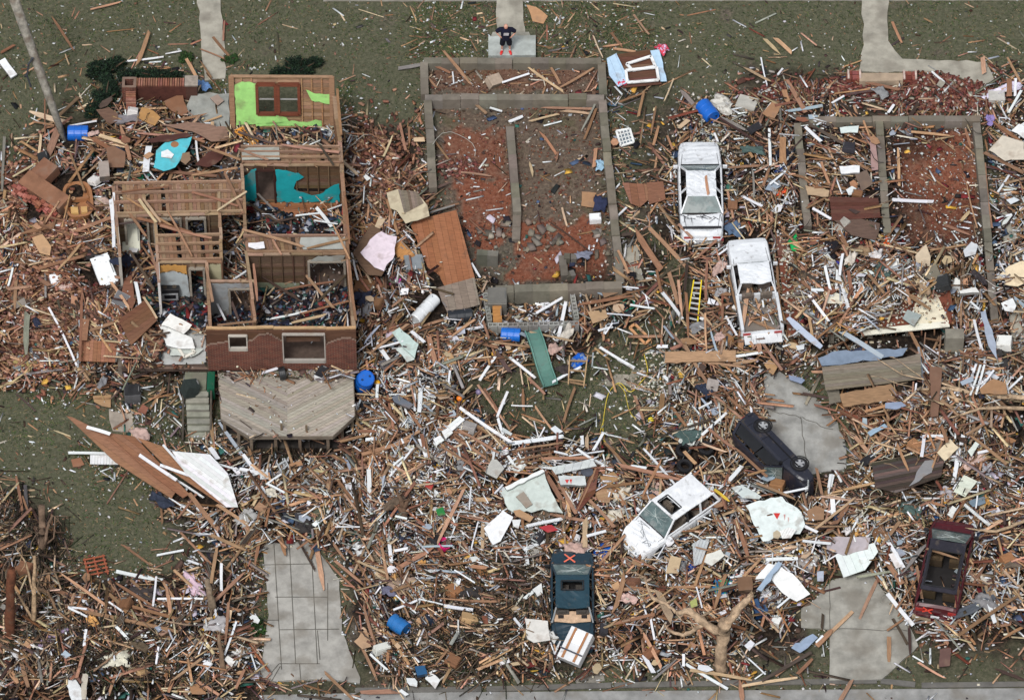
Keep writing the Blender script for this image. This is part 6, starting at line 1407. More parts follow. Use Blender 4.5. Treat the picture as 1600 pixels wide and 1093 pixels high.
sheet('lilac_board', [(1290, 838), (1360, 840), (1356, 858), (1318, 868), (1292, 858)], (176, 168, 172), 'greyish lilac sheet above the white shingled siding', 'sheet', h=.35)
sheet('white_board', [(1388, 866), (1402, 862), (1413, 884), (1400, 888)], (220, 216, 214), 'white square board left of the dark red SUV', 'board', h=.5)
sheet('bent_sheet', [(1180, 905), (1200, 880), (1218, 884), (1238, 896), (1266, 928), (1245, 940), (1222, 926), (1206, 906)], (208, 210, 210), 'bent white sheet metal beside the blue-white gutter', 'sheet metal', h=.6, m='metal', tilt=.3)
sheet('blue_gutter', [(1182, 922), (1216, 878), (1222, 882), (1190, 925)], (176, 196, 216), 'bent blue-white gutter left of the bent white sheet metal', 'gutter', h=.85, th=.08, m='metal')
sheet('blue_siding', [(1236, 1012), (1258, 996), (1270, 990), (1278, 996), (1262, 1012), (1250, 1020)], (164, 182, 206), 'pale blue siding piece at the left edge of the right-hand driveway', 'siding', h=.15, m='metal', rag=3)
sheet('grey_siding', [(1484, 958), (1552, 928), (1556, 934), (1520, 958), (1494, 966)], (96, 100, 108), 'dark grey bent metal sheet behind the dark red SUV', 'sheet metal', h=.4, m='metal', strips=((1, .6), .14, 8))
sheet('white_board', [(820, 966), (856, 970), (860, 1000), (834, 1004), (824, 998)], (208, 206, 200), 'dirty white square board left of the teal sedan', 'board', h=.5)
sheet('cream_board', [(1048, 868), (1065, 872), (1060, 896), (1040, 896)], (206, 174, 128), 'cream torn board below the front of the white SUV', 'board', h=.5)
sheet('tan_board', [(1022, 920), (1034, 926), (1052, 960), (1048, 975), (1036, 955)], (176, 146, 112), 'tan leaning board left of the forked tree', 'board', h=.6)
sheet('brown_box', [(1152, 905), (1174, 903), (1176, 924), (1154, 926)], (132, 92, 62), 'brown woven carton above the forked tree', 'carton', h=.6, th=.15)
sheet('white_box', [(1104, 866), (1126, 858), (1132, 868), (1112, 884), (1100, 878)], (214, 214, 206), 'white board in the heap below the white SUV', 'board', h=.7)
sheet('folded_sheet', [(1082, 850), (1094, 842), (1108, 846), (1096, 880), (1084, 884)], (206, 210, 212), 'folded white siding stack below the white SUV', 'siding', h=.6, strips=((.3, 1), .12, 8), m='metal')
sheet('patterned_board', [(1078, 940), (1088, 934), (1090, 946), (1080, 950)], (178, 186, 90), 'yellow-green board in the heap above the forked tree', 'board', h=.7)
# right side
sheet('blue_siding', [(1278, 560), (1300, 550), (1340, 548), (1418, 544), (1410, 556), (1340, 566), (1284, 572)], (142, 158, 178), 'long pale blue siding below the raised floor section', 'siding', h=.55, m='metal', rag=2)
sheet('deck_boards', [(1284, 574), (1410, 560), (1438, 552), (1440, 592), (1380, 600), (1290, 610)], (124, 116, 102), 'weathered grey plank deck lying below the raised floor section', 'plank deck', h=.6, m='wood', strips=((1, .12), .16, 8))
sheet('deck_boards', [(1291, 604), (1310, 602), (1314, 628), (1296, 632)], (118, 112, 100), 'small grey plank piece at the lower left of the plank deck', 'planks', h=.5, m='wood')
sheet('ply_board', [(1312, 616), (1392, 600), (1402, 612), (1396, 626), (1318, 636)], (158, 116, 76), 'brown stained plywood sheet below the grey plank deck', 'plywood', h=.55, m='wood', tilt=.2)
sheet('hardboard_strip', [(1453, 573), (1472, 575), (1466, 650), (1454, 652)], (134, 92, 68), 'tall brown hardboard strip right of the grey plank deck', 'hardboard', h=.6)
sheet('ply_board', [(1530, 608), (1552, 592), (1572, 600), (1574, 616), (1534, 616)], (176, 124, 78), 'orange-brown plywood triangle among the white slats at the right', 'plywood', h=.6)
sheet('ply_board', [(1560, 694), (1575, 682), (1588, 688), (1580, 698), (1562, 700)], (176, 118, 72), 'small orange board on the bare ground at the right edge', 'board', h=.05)
sheet('ply_board', [(1194, 570), (1202, 562), (1216, 572), (1208, 586), (1202, 582)], (196, 146, 90), 'tan board scrap with a dark knot at the top of the cracked pad', 'board', h=.2)
sheet('cream_board', [(1464, 708), (1485, 687), (1498, 700), (1476, 721)], (218, 202, 172), 'cream cupboard door right of the cracked concrete pad', 'cupboard door', h=.5, th=.05)
sheet('pale_board', [(1512, 705), (1524, 690), (1530, 694), (1518, 714)], (208, 216, 208), 'narrow pale green board right of the cream cupboard door', 'board', h=.45)
sheet('pale_board', [(1490, 768), (1506, 742), (1527, 752), (1508, 776)], (206, 212, 196), 'pale green shelf with dark lines above the dark red SUV', 'shelf', h=.45, strips=((1, -.5), .2, 5))
sheet('white_board', [(1480, 804), (1488, 790), (1494, 794), (1488, 810)], (216, 218, 214), 'white board with dark hole above the dark red SUV', 'board', h=.5)
sheet('grey_slab', [(1430, 690), (1474, 685), (1474, 702), (1455, 712), (1432, 708)], (136, 128, 120), 'grey rounded slab under the cream cupboard door', 'slab', h=.2, m='concrete')
sheet('dark_roofing', [(1362, 722), (1420, 712), (1476, 716), (1470, 745), (1400, 770), (1368, 762)], (84, 72, 66), 'sheet of dark weathered roofing with peeling grey patches', 'roofing', h=.35, m='wood', strips=((1, .25), .14, 22))
sheet('grey_peel', [(1432, 738), (1445, 720), (1462, 718), (1456, 738), (1436, 752), (1420, 760)], (134, 134, 136), 'peeled grey patch on the dark weathered roofing', 'roofing patch', h=.42, rag=3)
sheet('ply_board', [(1261, 798), (1275, 790), (1288, 795), (1287, 812), (1262, 814)], (164, 118, 80), 'brown plywood piece right of the big white sheet', 'plywood', h=.5)
sheet('blue_siding', [(1383, 630), (1408, 628), (1416, 634), (1400, 640), (1383, 638)], (158, 172, 196), 'pale blue siding scrap below the stained plywood sheet', 'siding', h=.6, m='metal')
sheet('blue_siding', [(1355, 676), (1382, 662), (1387, 667), (1360, 682)], (168, 194, 214), 'light blue louvre piece right of the cracked concrete pad', 'louvre', h=.5, m='metal')
sheet('blue_siding', [(1232, 586), (1250, 590), (1258, 594), (1252, 600), (1234, 594)], (150, 164, 190), 'bent pale blue siding at the top right of the cracked pad', 'siding', h=.3, m='metal')
sheet('grey_siding', [(1512, 784), (1538, 776), (1540, 786), (1520, 792)], (126, 144, 158), 'grey-blue metal sheet scrap above the dark red SUV', 'sheet metal', h=.4, m='metal')
sheet('white_siding', [(1532, 488), (1540, 486), (1556, 536), (1558, 562), (1544, 540)], (178, 188, 204), 'tall torn bluish siding piece right of the concrete pillar', 'siding', h=.8, m='metal')
sheet('cream_board', [(1556, 434), (1576, 416), (1610, 404), (1610, 440), (1590, 448), (1566, 444)], (226, 208, 176), 'large cream wallboard at the right edge of the photo', 'wallboard', h=.6)
sheet('cream_board', [(1545, 235), (1566, 212), (1600, 222), (1600, 250), (1570, 252)], (212, 200, 178), 'cream wallboard with broken slats at the upper right edge', 'wallboard', h=.6)
sheet('white_board', [(1580, 205), (1592, 194), (1606, 200), (1606, 220)], (226, 228, 228), 'white board at the upper right edge above the cream wallboard', 'board', h=.7)
sheet('rusty_sheet', [(1296, 308), (1372, 310), (1376, 340), (1300, 345)], (104, 54, 40), 'rusty red-brown corrugated sheet inside the left bay of the right foundation', 'roofing', h=.4, m='wood', strips=((1, 0), .2, 8))
sheet('brown_board', [(1303, 345), (1318, 334), (1375, 350), (1368, 376), (1330, 368)], (108, 80, 66), 'dull brown sheet below the rusty corrugated sheet', 'sheet', h=.45, m='wood')
sheet('pink_board', [(1359, 222), (1368, 222), (1372, 266), (1362, 267)], (176, 134, 128), 'dusty pink board standing against the middle wall of the right foundation', 'board', h=.4)
sheet('white_box', [(1311, 262), (1343, 261), (1343, 272), (1314, 274)], (226, 228, 230), 'white rectangular panel inside the left bay of the right foundation', 'panel', h=.5, th=.1)
sheet('pale_board', [(1312, 200), (1342, 197), (1340, 208), (1314, 209)], (206, 218, 214), 'pale glass shard at the top of the left bay of the right foundation', 'glass sheet', h=.3)
sheet('tan_board', [(1258, 290), (1296, 298), (1294, 308), (1262, 305)], (194, 158, 116), 'tan board on the left wall of the right foundation', 'board', h=.5)
sheet('brown_board', [(1336, 272), (1354, 266), (1364, 288), (1346, 300)], (120, 96, 80), 'grey-brown board below the white rectangular panel', 'board', h=.45)
sheet('tan_white_board', [(1191, 178), (1206, 160), (1221, 166), (1208, 189)], (176, 122, 80), 'tan board with a white half above the white sedan, right of the concrete block', 'board', h=.3)
sheet('white_half', [(1192, 177), (1204, 161), (1211, 164), (1199, 181)], (230, 230, 226), 'white half sheet on the tan board above the white sedan', 'sheet', z=zs(1206, 173) + .4)
sheet('white_board', [(1290, 458), (1300, 455), (1320, 462), (1322, 476), (1292, 474)], (222, 218, 200), 'white square board on the raised floor section', 'board', z=1.5)
sheet('glass_sheet', [(1410, 498), (1418, 484), (1440, 492), (1428, 510)], (150, 160, 158), 'grey glass sheet near the pale vinyl of the raised floor section', 'glass sheet', z=1.3)
sheet('tan_board', [(1345, 484), (1356, 480), (1360, 490), (1350, 496)], (196, 144, 84), 'small round tan board on the raised floor section', 'board', z=1.4)
sheet('grey_board', [(1440, 430), (1462, 412), (1476, 440), (1470, 448)], (118, 112, 98), 'curved grey board at the top right of the raised floor section', 'board', z=1.5)
sheet('cream_box', [(1430, 400), (1447, 382), (1454, 402), (1453, 416), (1432, 416)], (214, 190, 154), 'cream cupboard parts at the lower edge of the red dirt bay', 'cupboard', h=.7)
sheet('white_sheet', [(1505, 392), (1518, 378), (1528, 384), (1524, 398), (1508, 402)], (196, 200, 204), 'grey-white board at the lower right of the red dirt bay', 'board', h=.5)
sheet('white_tyvek', [(1498, 458), (1524, 452), (1530, 460), (1500, 462)], (218, 218, 214), 'white broken cistern right of the raised floor section', 'cistern', h=.8, th=.15)
sheet('white_shirt', [(1564, 474), (1582, 466), (1588, 478), (1584, 488), (1570, 486)], (222, 224, 224), 'white crumpled paper below the large cream wallboard', 'paper', h=.6)
sheet('tan_plank', [(1039, 551), (1150, 548), (1150, 566), (1039, 568)], (190, 142, 98), 'wide tan plank below the yellow ladder', 'plank', h=.35, th=.06, m='wood')
sheet('pale_bed_sheet', [(1172, 500), (1186, 478), (1200, 506), (1172, 510)], (218, 198, 188), 'pinkish board lying in the bed of the white pickup', 'board', z=.85)
sheet('brown_edge', [(1213, 372), (1228, 372), (1230, 400), (1216, 400)], (120, 68, 52), 'red-brown board at the top left corner of the raised floor section', 'board', z=1.06)
sheet('mint_board', [(612, 520), (624, 512), (654, 538), (648, 560), (630, 544)], (184, 204, 198), 'pale mint board right of the brick wall, in the rubble', 'board', h=.5)
sheet('mint_board', [(618, 546), (634, 540), (648, 562), (636, 566)], (196, 208, 204), 'pale mint round scrap below the mint board', 'board', h=.5)
sheet('grey_mat', [(590, 566), (605, 560), (615, 572), (600, 580)], (90, 88, 92), 'dark grey mat right of the deck top', 'mat', h=.5)
sheet('grey_case', [(612, 622), (622, 618), (646, 634), (640, 640), (616, 630)], (100, 106, 116), 'grey case with a white label below the garden chair', 'case', h=.5, th=.1)
sheet('tan_board', [(918, 488), (946, 484), (950, 496), (926, 506)], (190, 148, 102), 'tan board right of the block walls', 'board', h=.4)
sheet('tan_board', [(938, 452), (962, 448), (966, 458), (944, 466)], (150, 112, 80), 'brown scrap below the front wall of the middle foundation', 'board', h=.3)
sheet('white_board', [(-2, 98), (8, 92), (27, 118), (17, 124)], (230, 232, 234), 'white panel on the grass at the upper left edge', 'panel', h=.1, th=.08)
sheet('tan_board', [(553, 1002), (572, 982), (580, 1010), (566, 1014)], (196, 152, 110), 'tan cardboard right of the jointed driveway foot', 'cardboard', h=.3)
sheet('white_board', [(664, 1060), (672, 1050), (688, 1062), (680, 1076)], (220, 222, 222), 'white square board near the road below the dull blue barrel', 'board', h=.3)
sheet('blue_tub', [(648, 1044), (664, 1042), (668, 1055), (652, 1058)], (40, 84, 124), 'small blue tub near the road', 'tub', h=.3, th=.15, m='plastic')
sheet('white_board', [(100, 1060), (112, 1054), (138, 1092), (112, 1094)], (216, 220, 222), 'white door at the bottom left corner', 'door', h=.6)
sheet('cream_post', [(128, 1054), (138, 1054), (134, 1094), (128, 1094)], (196, 186, 166), 'cream post standing in the debris at the bottom left', 'post', h=.7, th=.1)
sheet('white_board', [(350, 1030), (356, 1024), (368, 1032), (362, 1042)], (224, 224, 220), 'small white square board left of the jointed driveway foot', 'board', h=.4)
sheet('tan_board', [(296, 1072), (318, 1066), (322, 1084), (300, 1084)], (178, 122, 76), 'orange-brown board at the bottom left of the jointed driveway', 'board', h=.3)
sheet('white_table', [(832, 922), (846, 912), (848, 928), (838, 934)], (214, 216, 214), 'small white square dish left of the teal sedan', 'dish', h=.5, th=.08)
sheet('red_cloth', [(842, 824), (862, 820), (872, 828), (856, 832)], (206, 40, 50), 'red printed cloth strip above the teal sedan', 'cloth', h=.6)
sheet('red_cloth', [(666, 752), (678, 756), (674, 766), (664, 760)], (206, 50, 44), 'bright red cloth above the broken stump', 'cloth', h=.5)
sheet('red_cloth', [(536, 312), (542, 330), (540, 345), (534, 335)], (196, 30, 34), 'red cloth hanging on the right wall of the roofless house', 'cloth', z=3.3)
sheet('green_leaf', [(681, 796), (692, 792), (696, 804), (684, 806)], (40, 120, 60), 'green plastic scrap right of the broken stump', 'scrap', h=.6)
sheet('brick_slab', [(1380, 1010), (0, 0), (0, 0)], (0, 0, 0), '', '') if 0 else None
sheet('brown_tile', [(1468, 1014), (1486, 1012), (1484, 1040), (1467, 1042)], (112, 76, 68), 'brown board on the ground below the dark red SUV', 'board', h=.1)
sheet('white_towel', [(388, 380), (412, 378), (414, 388), (400, 390), (388, 386)], (224, 222, 226), 'white cloth draped over the ceiling joists of the roofless house', 'cloth', z=3.75)
sheet('white_tray', [(1440, 1004), (1450, 1000), (1462, 1008), (1458, 1016), (1444, 1012)], (208, 206, 202), 'small white scrap on the ground below the dark red SUV', 'scrap', h=.05) if 0 else None

# ================================================================ BOARDS: x0 y0 x1 y1 width(px) colour [z]
BT = """82 27 114 77 4 b;145 14 190 3 3 o;231 55 215 100 6 o;195 96 255 89 3 w;291 92 307 121 5 o;333 58 362 92 4 b;351 33 349 63 3 b;314 77 349 91 2 b;313 95 332 123 3 b;0 83 23 70 4 b;26 33 41 55 2 b
48 175 104 192 9 t;95 192 74 244 12 b;52 190 85 196 3 b;70 154 71 233 2 b;64 211 60 246 4 t;7 211 3 299 4 g;102 85 108 101 2 t;155 211 199 225 6 t;154 222 189 244 7 b;188 196 203 250 6 o;108 197 151 189 3 w;148 151 141 167 3 o
233 228 228 266 10 w;306 214 310 253 3 w;314 189 362 228 2 d;272 189 318 180 4 b;318 191 346 181 3 o;233 264 371 277 5 b;20 276 66 250 3 t;33 365 115 342 8 b;125 382 91 421 4 o;128 372 153 395 4 d;20 418 13 446 3 w;76 480 120 571 3 w
43 487 41 548 8 g;128 451 125 559 4 b;176 444 201 480 4 o;224 464 245 497 3 t 2.0;201 311 267 352 3 o 3.9;217 311 244 347 4 t 3.9;223 309 250 345 4 t 3.85;184 334 300 363 5 b 3.6;212 441 219 477 5 w 1.9;173 312 178 385 5 w 2.5;25 438 23 482 5 b;145 368 166 355 3 b
695 82 735 131 5 b .5;675 101 704 114 4 b;707 112 709 131 2 w;785 129 827 115 3 w;822 103 880 143 4 t;861 106 875 131 4 b;875 137 928 106 4 b;671 124 682 137 3 b;740 160 760 177 4 b;765 168 785 174 3 w;796 190 816 182 5 w;827 190 869 179 3 t;846 168 923 170 4 b;880 173 920 177 4 t;931 160 908 205 3 g;931 171 914 215 4 b
846 208 866 236 4 o;827 253 833 275 4 t;872 238 869 252 3 b;931 233 928 261 5 o;673 190 681 204 2 w;668 202 692 221 4 d;678 218 701 249 3 b;656 303 703 285 4 d;672 331 712 319 3 b;720 269 768 275 3 b;625 193 634 235 4 b;639 198 640 224 3 b;622 107 658 101 6 g;600 243 612 215 3 t
990 23 1014 54 3 b;927 56 942 90 2 t;955 51 973 75 4 b;942 73 972 69 3 o;958 76 993 81 4 o;1025 166 1017 211 3 b;1029 197 1021 227 4 o;1007 140 998 179 4 b;1052 124 1038 158 2 t;1042 211 1051 233 3 o;1029 302 1054 292 3 o;967 160 1004 146 3 b;540 366 591 318 3 b;673 332 711 320 3 g;604 312 622 366 4 b
636 507 582 549 4 b;838 489 879 465 4 w;884 472 871 534 5 w;750 593 774 557 4 w;796 558 836 590 4 w;863 597 908 573 4 w;937 542 991 574 4 w;860 347 929 398 2 d;878 324 886 353 3 t;991 356 1031 418 9 b;966 392 982 427 4 o;908 475 985 462 5 b;921 485 969 470 4 b;732 531 775 542 5 b;706 525 742 499 4 o;729 561 767 557 2 t
889 596 913 601 3 b;950 350 979 324 3 w;737 411 750 433 3 w;588 536 609 565 6 w;550 395 559 437 3 w;670 526 681 569 7 b;642 517 663 534 5 w;825 590 852 616 4 b;777 552 799 584 6 d;1212 60 1236 82 6 o;1198 64 1214 80 5 t;1189 90 1199 135 2 w;1167 107 1208 129 4 t;1215 117 1223 107 3 w;1229 124 1259 176 7 b;1225 141 1232 161 8 o
1062 139 1088 169 7 g;1227 174 1285 165 6 p;1300 161 1319 150 3 w;1322 148 1364 141 4 d;1351 128 1409 141 5 b;1435 161 1409 202 6 d;1394 34 1409 67 4 o;1536 94 1538 116 7 o;1456 112 1476 129 3 w;1397 163 1388 176 4 w;1577 124 1577 150 8 b;1587 122 1586 150 4 w;1596 141 1576 176 4 w;1574 90 1596 131 4 o;1202 201 1204 259 4 w
1223 214 1223 255 10 o;1124 184 1199 234 4 d;1128 184 1166 204 5 g;1163 227 1176 246 4 o;1240 180 1324 229 5 d .7;1259 199 1283 221 5 w;1285 229 1364 268 5 b .5;1283 253 1296 287 4 o;1229 270 1337 300 5 b .7;1403 231 1405 291 4 o;1395 312 1458 315 6 w;1424 206 1484 212 4 o;1508 201 1517 232 4 b;1538 255 1549 356 5 b;1510 285 1527 356 2 o;1515 330 1502 345 5 t
1478 352 1514 366 4 b;1452 391 1510 382 3 o;1538 238 1600 270 6 b;1559 195 1590 217 6 b;1015 357 1072 418 6 b;1094 398 1120 375 4 b;1139 262 1184 259 4 b;1176 266 1178 307 3 g;1161 307 1191 322 4 w;1311 360 1330 397 4 b;1026 422 1033 456 4 b;1044 422 1059 475 6 b;1060 438 1066 493 4 o;1035 457 1067 499 5 w;1072 460 1075 521 4 b
1105 408 1103 465 4 b;1074 412 1070 454 4 d;1112 456 1144 460 6 b;1094 487 1113 509 3 t;1102 489 1104 547 3 o;1134 493 1151 523 3 w;1129 481 1125 551 4 b;1110 515 1121 551 3 p;1037 509 1053 529 3 p;1026 541 1043 541 5 w;1065 529 1089 573 5 b;1089 573 1107 600 5 b;1105 556 1121 556 4 w;1133 559 1191 550 4 w;1091 566 1135 560 3 w;1145 569 1183 562 5 b
1163 519 1177 541 4 o;1187 530 1220 575 4 b;1037 587 1051 600 5 w;1214 412 1220 493 4 b;1012 489 986 499 3 b;966 561 991 575 4 w;1185 531 1187 547 7 b;1169 452 1161 511 6 o 1.1;1187 475 1169 509 4 o 1.1;1195 456 1173 489 2 g 1.0;1159 511 1157 547 8 o .7;1231 496 1283 542 10 p;1256 485 1379 558 7 p 1.3;1264 461 1295 502 4 w;1264 496 1270 530 4 o
1317 396 1312 430 4 w;1309 430 1325 480 5 w;1289 415 1298 455 4 w;1308 421 1306 455 3 w;1247 436 1286 468 5 b;1326 427 1331 458 5 b;1398 443 1429 429 4 w;1398 449 1454 483 5 b;1376 421 1392 464 4 b;1311 365 1329 399 4 b;1516 471 1530 483 3 w;1270 581 1407 578 4 o 1.0;1354 533 1332 586 4 b 1.0;1364 589 1342 648 4 b 1.0;1423 519 1444 558 5 b 1.0;1435 542 1444 620 3 p 1.0
1522 499 1535 548 4 w;1525 569 1510 611 3 w;1532 570 1516 617 3 w;1538 570 1525 615 3 w;1553 578 1532 607 3 w;1520 570 1500 600 3 w;1525 578 1569 575 3 o;1598 587 1556 626 3 w;1354 642 1392 631 4 o;1315 642 1367 670 8 r;1500 548 1522 561 3 o;1510 679 1553 654 4 b;1192 536 1217 573 4 b;1253 614 1294 622 4 d;1304 648 1329 679 3 b
1336 682 1361 712 6 o;1400 691 1419 734 4 o;1462 645 1480 690 5 b;1516 680 1572 724 5 b;1444 680 1440 712 5 w;1450 681 1474 681 4 w;1498 700 1489 755 6 w;1505 680 1502 694 6 w;1298 740 1291 792 4 w;1302 741 1296 775 4 w;1300 775 1302 801 7 w;1276 732 1290 800 4 b;1377 722 1340 760 4 b;1302 769 1375 752 4 o;1415 752 1471 807 3 t;1450 782 1472 790 5 o;1475 765 1471 790 3 b
1480 775 1507 782 4 b;1504 785 1546 820 5 w;1359 810 1412 801 3 o;1375 790 1407 781 3 t;1266 832 1335 778 4 t;1295 830 1330 783 8 b;1324 767 1292 804 2 w;1580 652 1589 671 2 g;1522 722 1555 782 3 d;1305 735 1317 757 3 w;1005 700 1054 756 3 w;1033 720 1005 772 4 o;1033 738 1031 779 3 t;945 691 978 727 4 b;970 727 1061 749 6 b;940 733 992 812 5 b;940 761 1006 752 4 b;999 776 1026 775 9 o
1050 636 1072 665 4 b;1035 620 1033 647 7 b;1092 638 1112 628 3 w;1097 679 1135 645 4 w;1107 669 1149 702 4 b;1138 620 1173 650 4 b;1116 623 1124 642 3 b;1124 766 1160 727 6 w;1116 764 1140 783 4 y;1069 705 1087 724 5 o;1098 693 1132 705 3 t;1149 812 1168 867 6 b;1160 812 1178 840 3 b;1173 634 1175 650 3 w;1118 831 1101 881 4 o;1102 867 1086 915 4 o;1099 884 1127 901 3 t
940 727 957 735 3 w;985 728 1009 731 6 w;992 620 1007 661 4 b;719 637 801 692 5 w;801 692 881 681 6 w;714 645 793 697 3 b;714 670 780 708 4 b;705 681 769 722 4 b;697 692 763 736 4 b;689 697 752 736 3 b;807 710 867 699 3 d;802 703 878 692 3 b;813 718 862 708 3 b;846 716 927 714 5 o;793 612 777 651 4 w;778 653 786 677 4 w;758 609 777 640 4 b;817 609 818 640 4 b
837 636 865 674 3 o;899 604 881 659 4 b;799 633 832 634 2 w;851 667 843 682 2 w;773 699 770 719 3 w;791 708 802 725 4 w;866 705 887 710 3 w;889 712 944 704 2 w;902 701 928 719 4 w;928 718 957 734 4 w;942 677 927 703 4 w;909 681 910 694 5 w;917 679 917 699 5 t;657 605 655 644 6 w;648 613 648 642 3 w;590 601 589 620 4 w;722 618 738 601 3 t;703 579 701 596 3 w
565 710 640 688 6 o;560 722 656 673 4 o;576 700 626 651 4 b;593 716 626 664 2 b;560 673 589 673 5 b;609 744 645 700 3 w;576 733 577 782 6 w;640 645 657 667 4 b;659 678 664 708 5 b;656 686 666 714 5 w;725 763 686 843 5 o;740 780 767 780 8 o;736 760 733 796 2 w;815 758 817 824 4 b;716 806 703 843 2 w;747 815 736 858 2 w;755 813 754 859 5 t;758 832 780 859 3 w
851 738 889 802 7 b;865 738 898 799 5 b;933 727 900 799 4 b;848 800 945 818 5 b;824 821 878 810 5 w;914 810 914 848 7 t;917 837 947 829 4 w;818 859 856 843 5 w;917 777 960 823 5 b;380 710 402 742 5 w;380 733 404 741 3 w;415 757 440 740 3 w;419 756 444 769 3 w;535 745 544 770 3 w;555 740 547 765 2 w;530 752 560 792 4 b;435 829 446 867 6 b;457 827 492 890 3 d
495 855 505 914 7 o;510 875 567 930 3 b;525 877 565 910 4 b;561 877 602 894 3 t;555 872 580 915 3 b;594 810 575 855 4 g;607 834 612 880 5 w;592 827 606 905 4 b;622 887 677 857 7 b;616 860 637 856 4 w;702 882 747 875 3 b;737 884 760 887 6 o;710 890 742 910 2 w;406 835 399 877 5 b;380 847 402 817 4 d;427 767 415 822 3 b;505 825 540 875 4 b;472 807 495 790 2 w
568 946 585 1003 4 b;566 1012 589 1062 4 b;615 952 657 935 3 w;655 935 701 946 2 w;618 929 651 958 2 w;605 986 635 1032 4 o;721 938 778 939 4 b;695 946 738 952 5 w;508 1050 552 1092 4 b;566 1081 619 1079 7 b;710 1003 750 1064 3 d;704 1009 682 1036 3 b;707 1038 692 1066 4 b;578 1021 609 1049 3 w;625 1077 636 1085 5 w
136 667 173 678 5 w 1.0;107 707 187 709 4 w;217 710 275 749 5 w 1.0;250 726 340 758 4 w 1.0;255 695 290 735 3 w 1.0;290 712 400 741 3 w;342 659 400 741 5 p;275 749 318 777 3 w;328 699 340 716 7 w;25 744 36 807 4 b;36 777 45 801 3 b;243 778 274 804 3 o;248 763 254 818 3 b;296 771 340 826 7 b;339 788 390 821 5 o;307 771 277 810 3 b;264 777 305 804 2 w;400 821 382 845 5 g;327 834 384 859 5 b;329 646 333 689 5 b;85 672 110 681 2 t;25 615 55 642 2 d
97 897 172 950 4 o;182 892 255 906 6 w;245 867 287 859 3 w;294 875 311 881 3 w;244 900 239 945 3 w;246 935 317 935 3 w;182 911 237 945 4 b;204 905 235 932 4 b;77 919 137 936 5 b;107 949 150 970 3 w;106 948 135 951 3 w;127 954 282 987 6 b;170 927 207 960 5 b;207 947 297 972 5 b;340 850 330 910 5 b;346 880 346 922 4 w;357 940 352 1005 4 b;369 971 351 1022 3 w;336 969 350 986 2 w;180 977 201 999 4 w
255 909 272 935 4 o;261 922 266 955 5 o;380 895 337 937 5 b;310 1032 270 1062 4 b;295 1055 342 1085 4 o;12 1040 27 1065 8 o;30 1017 44 1072 6 b;185 1040 170 1085 4 b;390 1015 400 1045 2 w;382 1045 370 1072 4 b;192 851 235 882 3 b;86 867 85 887 2 t;998 977 1034 1044 5 o;1056 1030 1022 1060 3 g;1072 1037 1136 1075 4 w;1078 1046 1175 1062 5 t;1068 1021 1068 1039 4 w;1042 1000 1085 997 2 o;1159 1071 1245 1058 4 t
1212 1055 1249 1025 4 o;1191 1062 1268 1018 5 d;1168 1027 1196 1053 2 w;1300 983 1277 1007 8 o;1286 992 1275 1003 3 w;1157 1071 1160 1093 7 b;1006 1023 1021 1050 6 w;1048 917 1108 916 4 o;960 974 1025 958 5 b;960 956 976 898 7 b;960 921 1004 919 5 b;1134 896 1117 949 5 b;1088 916 1097 949 2 w;1372 903 1345 962 5 b;1276 1009 1332 955 6 o;1286 958 1284 980 4 d;1274 926 1313 917 3 d;1386 926 1426 975 6 w
1377 866 1409 912 8 b;1386 843 1412 886 5 w;1406 814 1377 852 5 b;1416 888 1446 849 6 g;1286 879 1362 833 2 w;1403 923 1390 958 2 t;1395 966 1418 1006 4 d;1420 978 1422 1023 4 d;1389 995 1389 1032 6 b;1438 1036 1475 1058 3 o;1426 1024 1443 1034 2 w;1544 938 1555 973 6 w;1569 892 1600 923 4 t;1498 992 1592 929 5 b;1569 995 1600 978 4 o;1557 1045 1600 1061 5 d;1329 1065 1313 1093 6 b;1246 1052 1269 1029 5 b
1430 700 1460 697 4 b;408 583 434 575 4 w 1.35;462 337 500 333 2.5 w;512 328 534 320 2 w;490 344 528 350 2 w;400 300 430 330 3 g;530 690 600 672 4 b;556 660 600 700 4 b"""
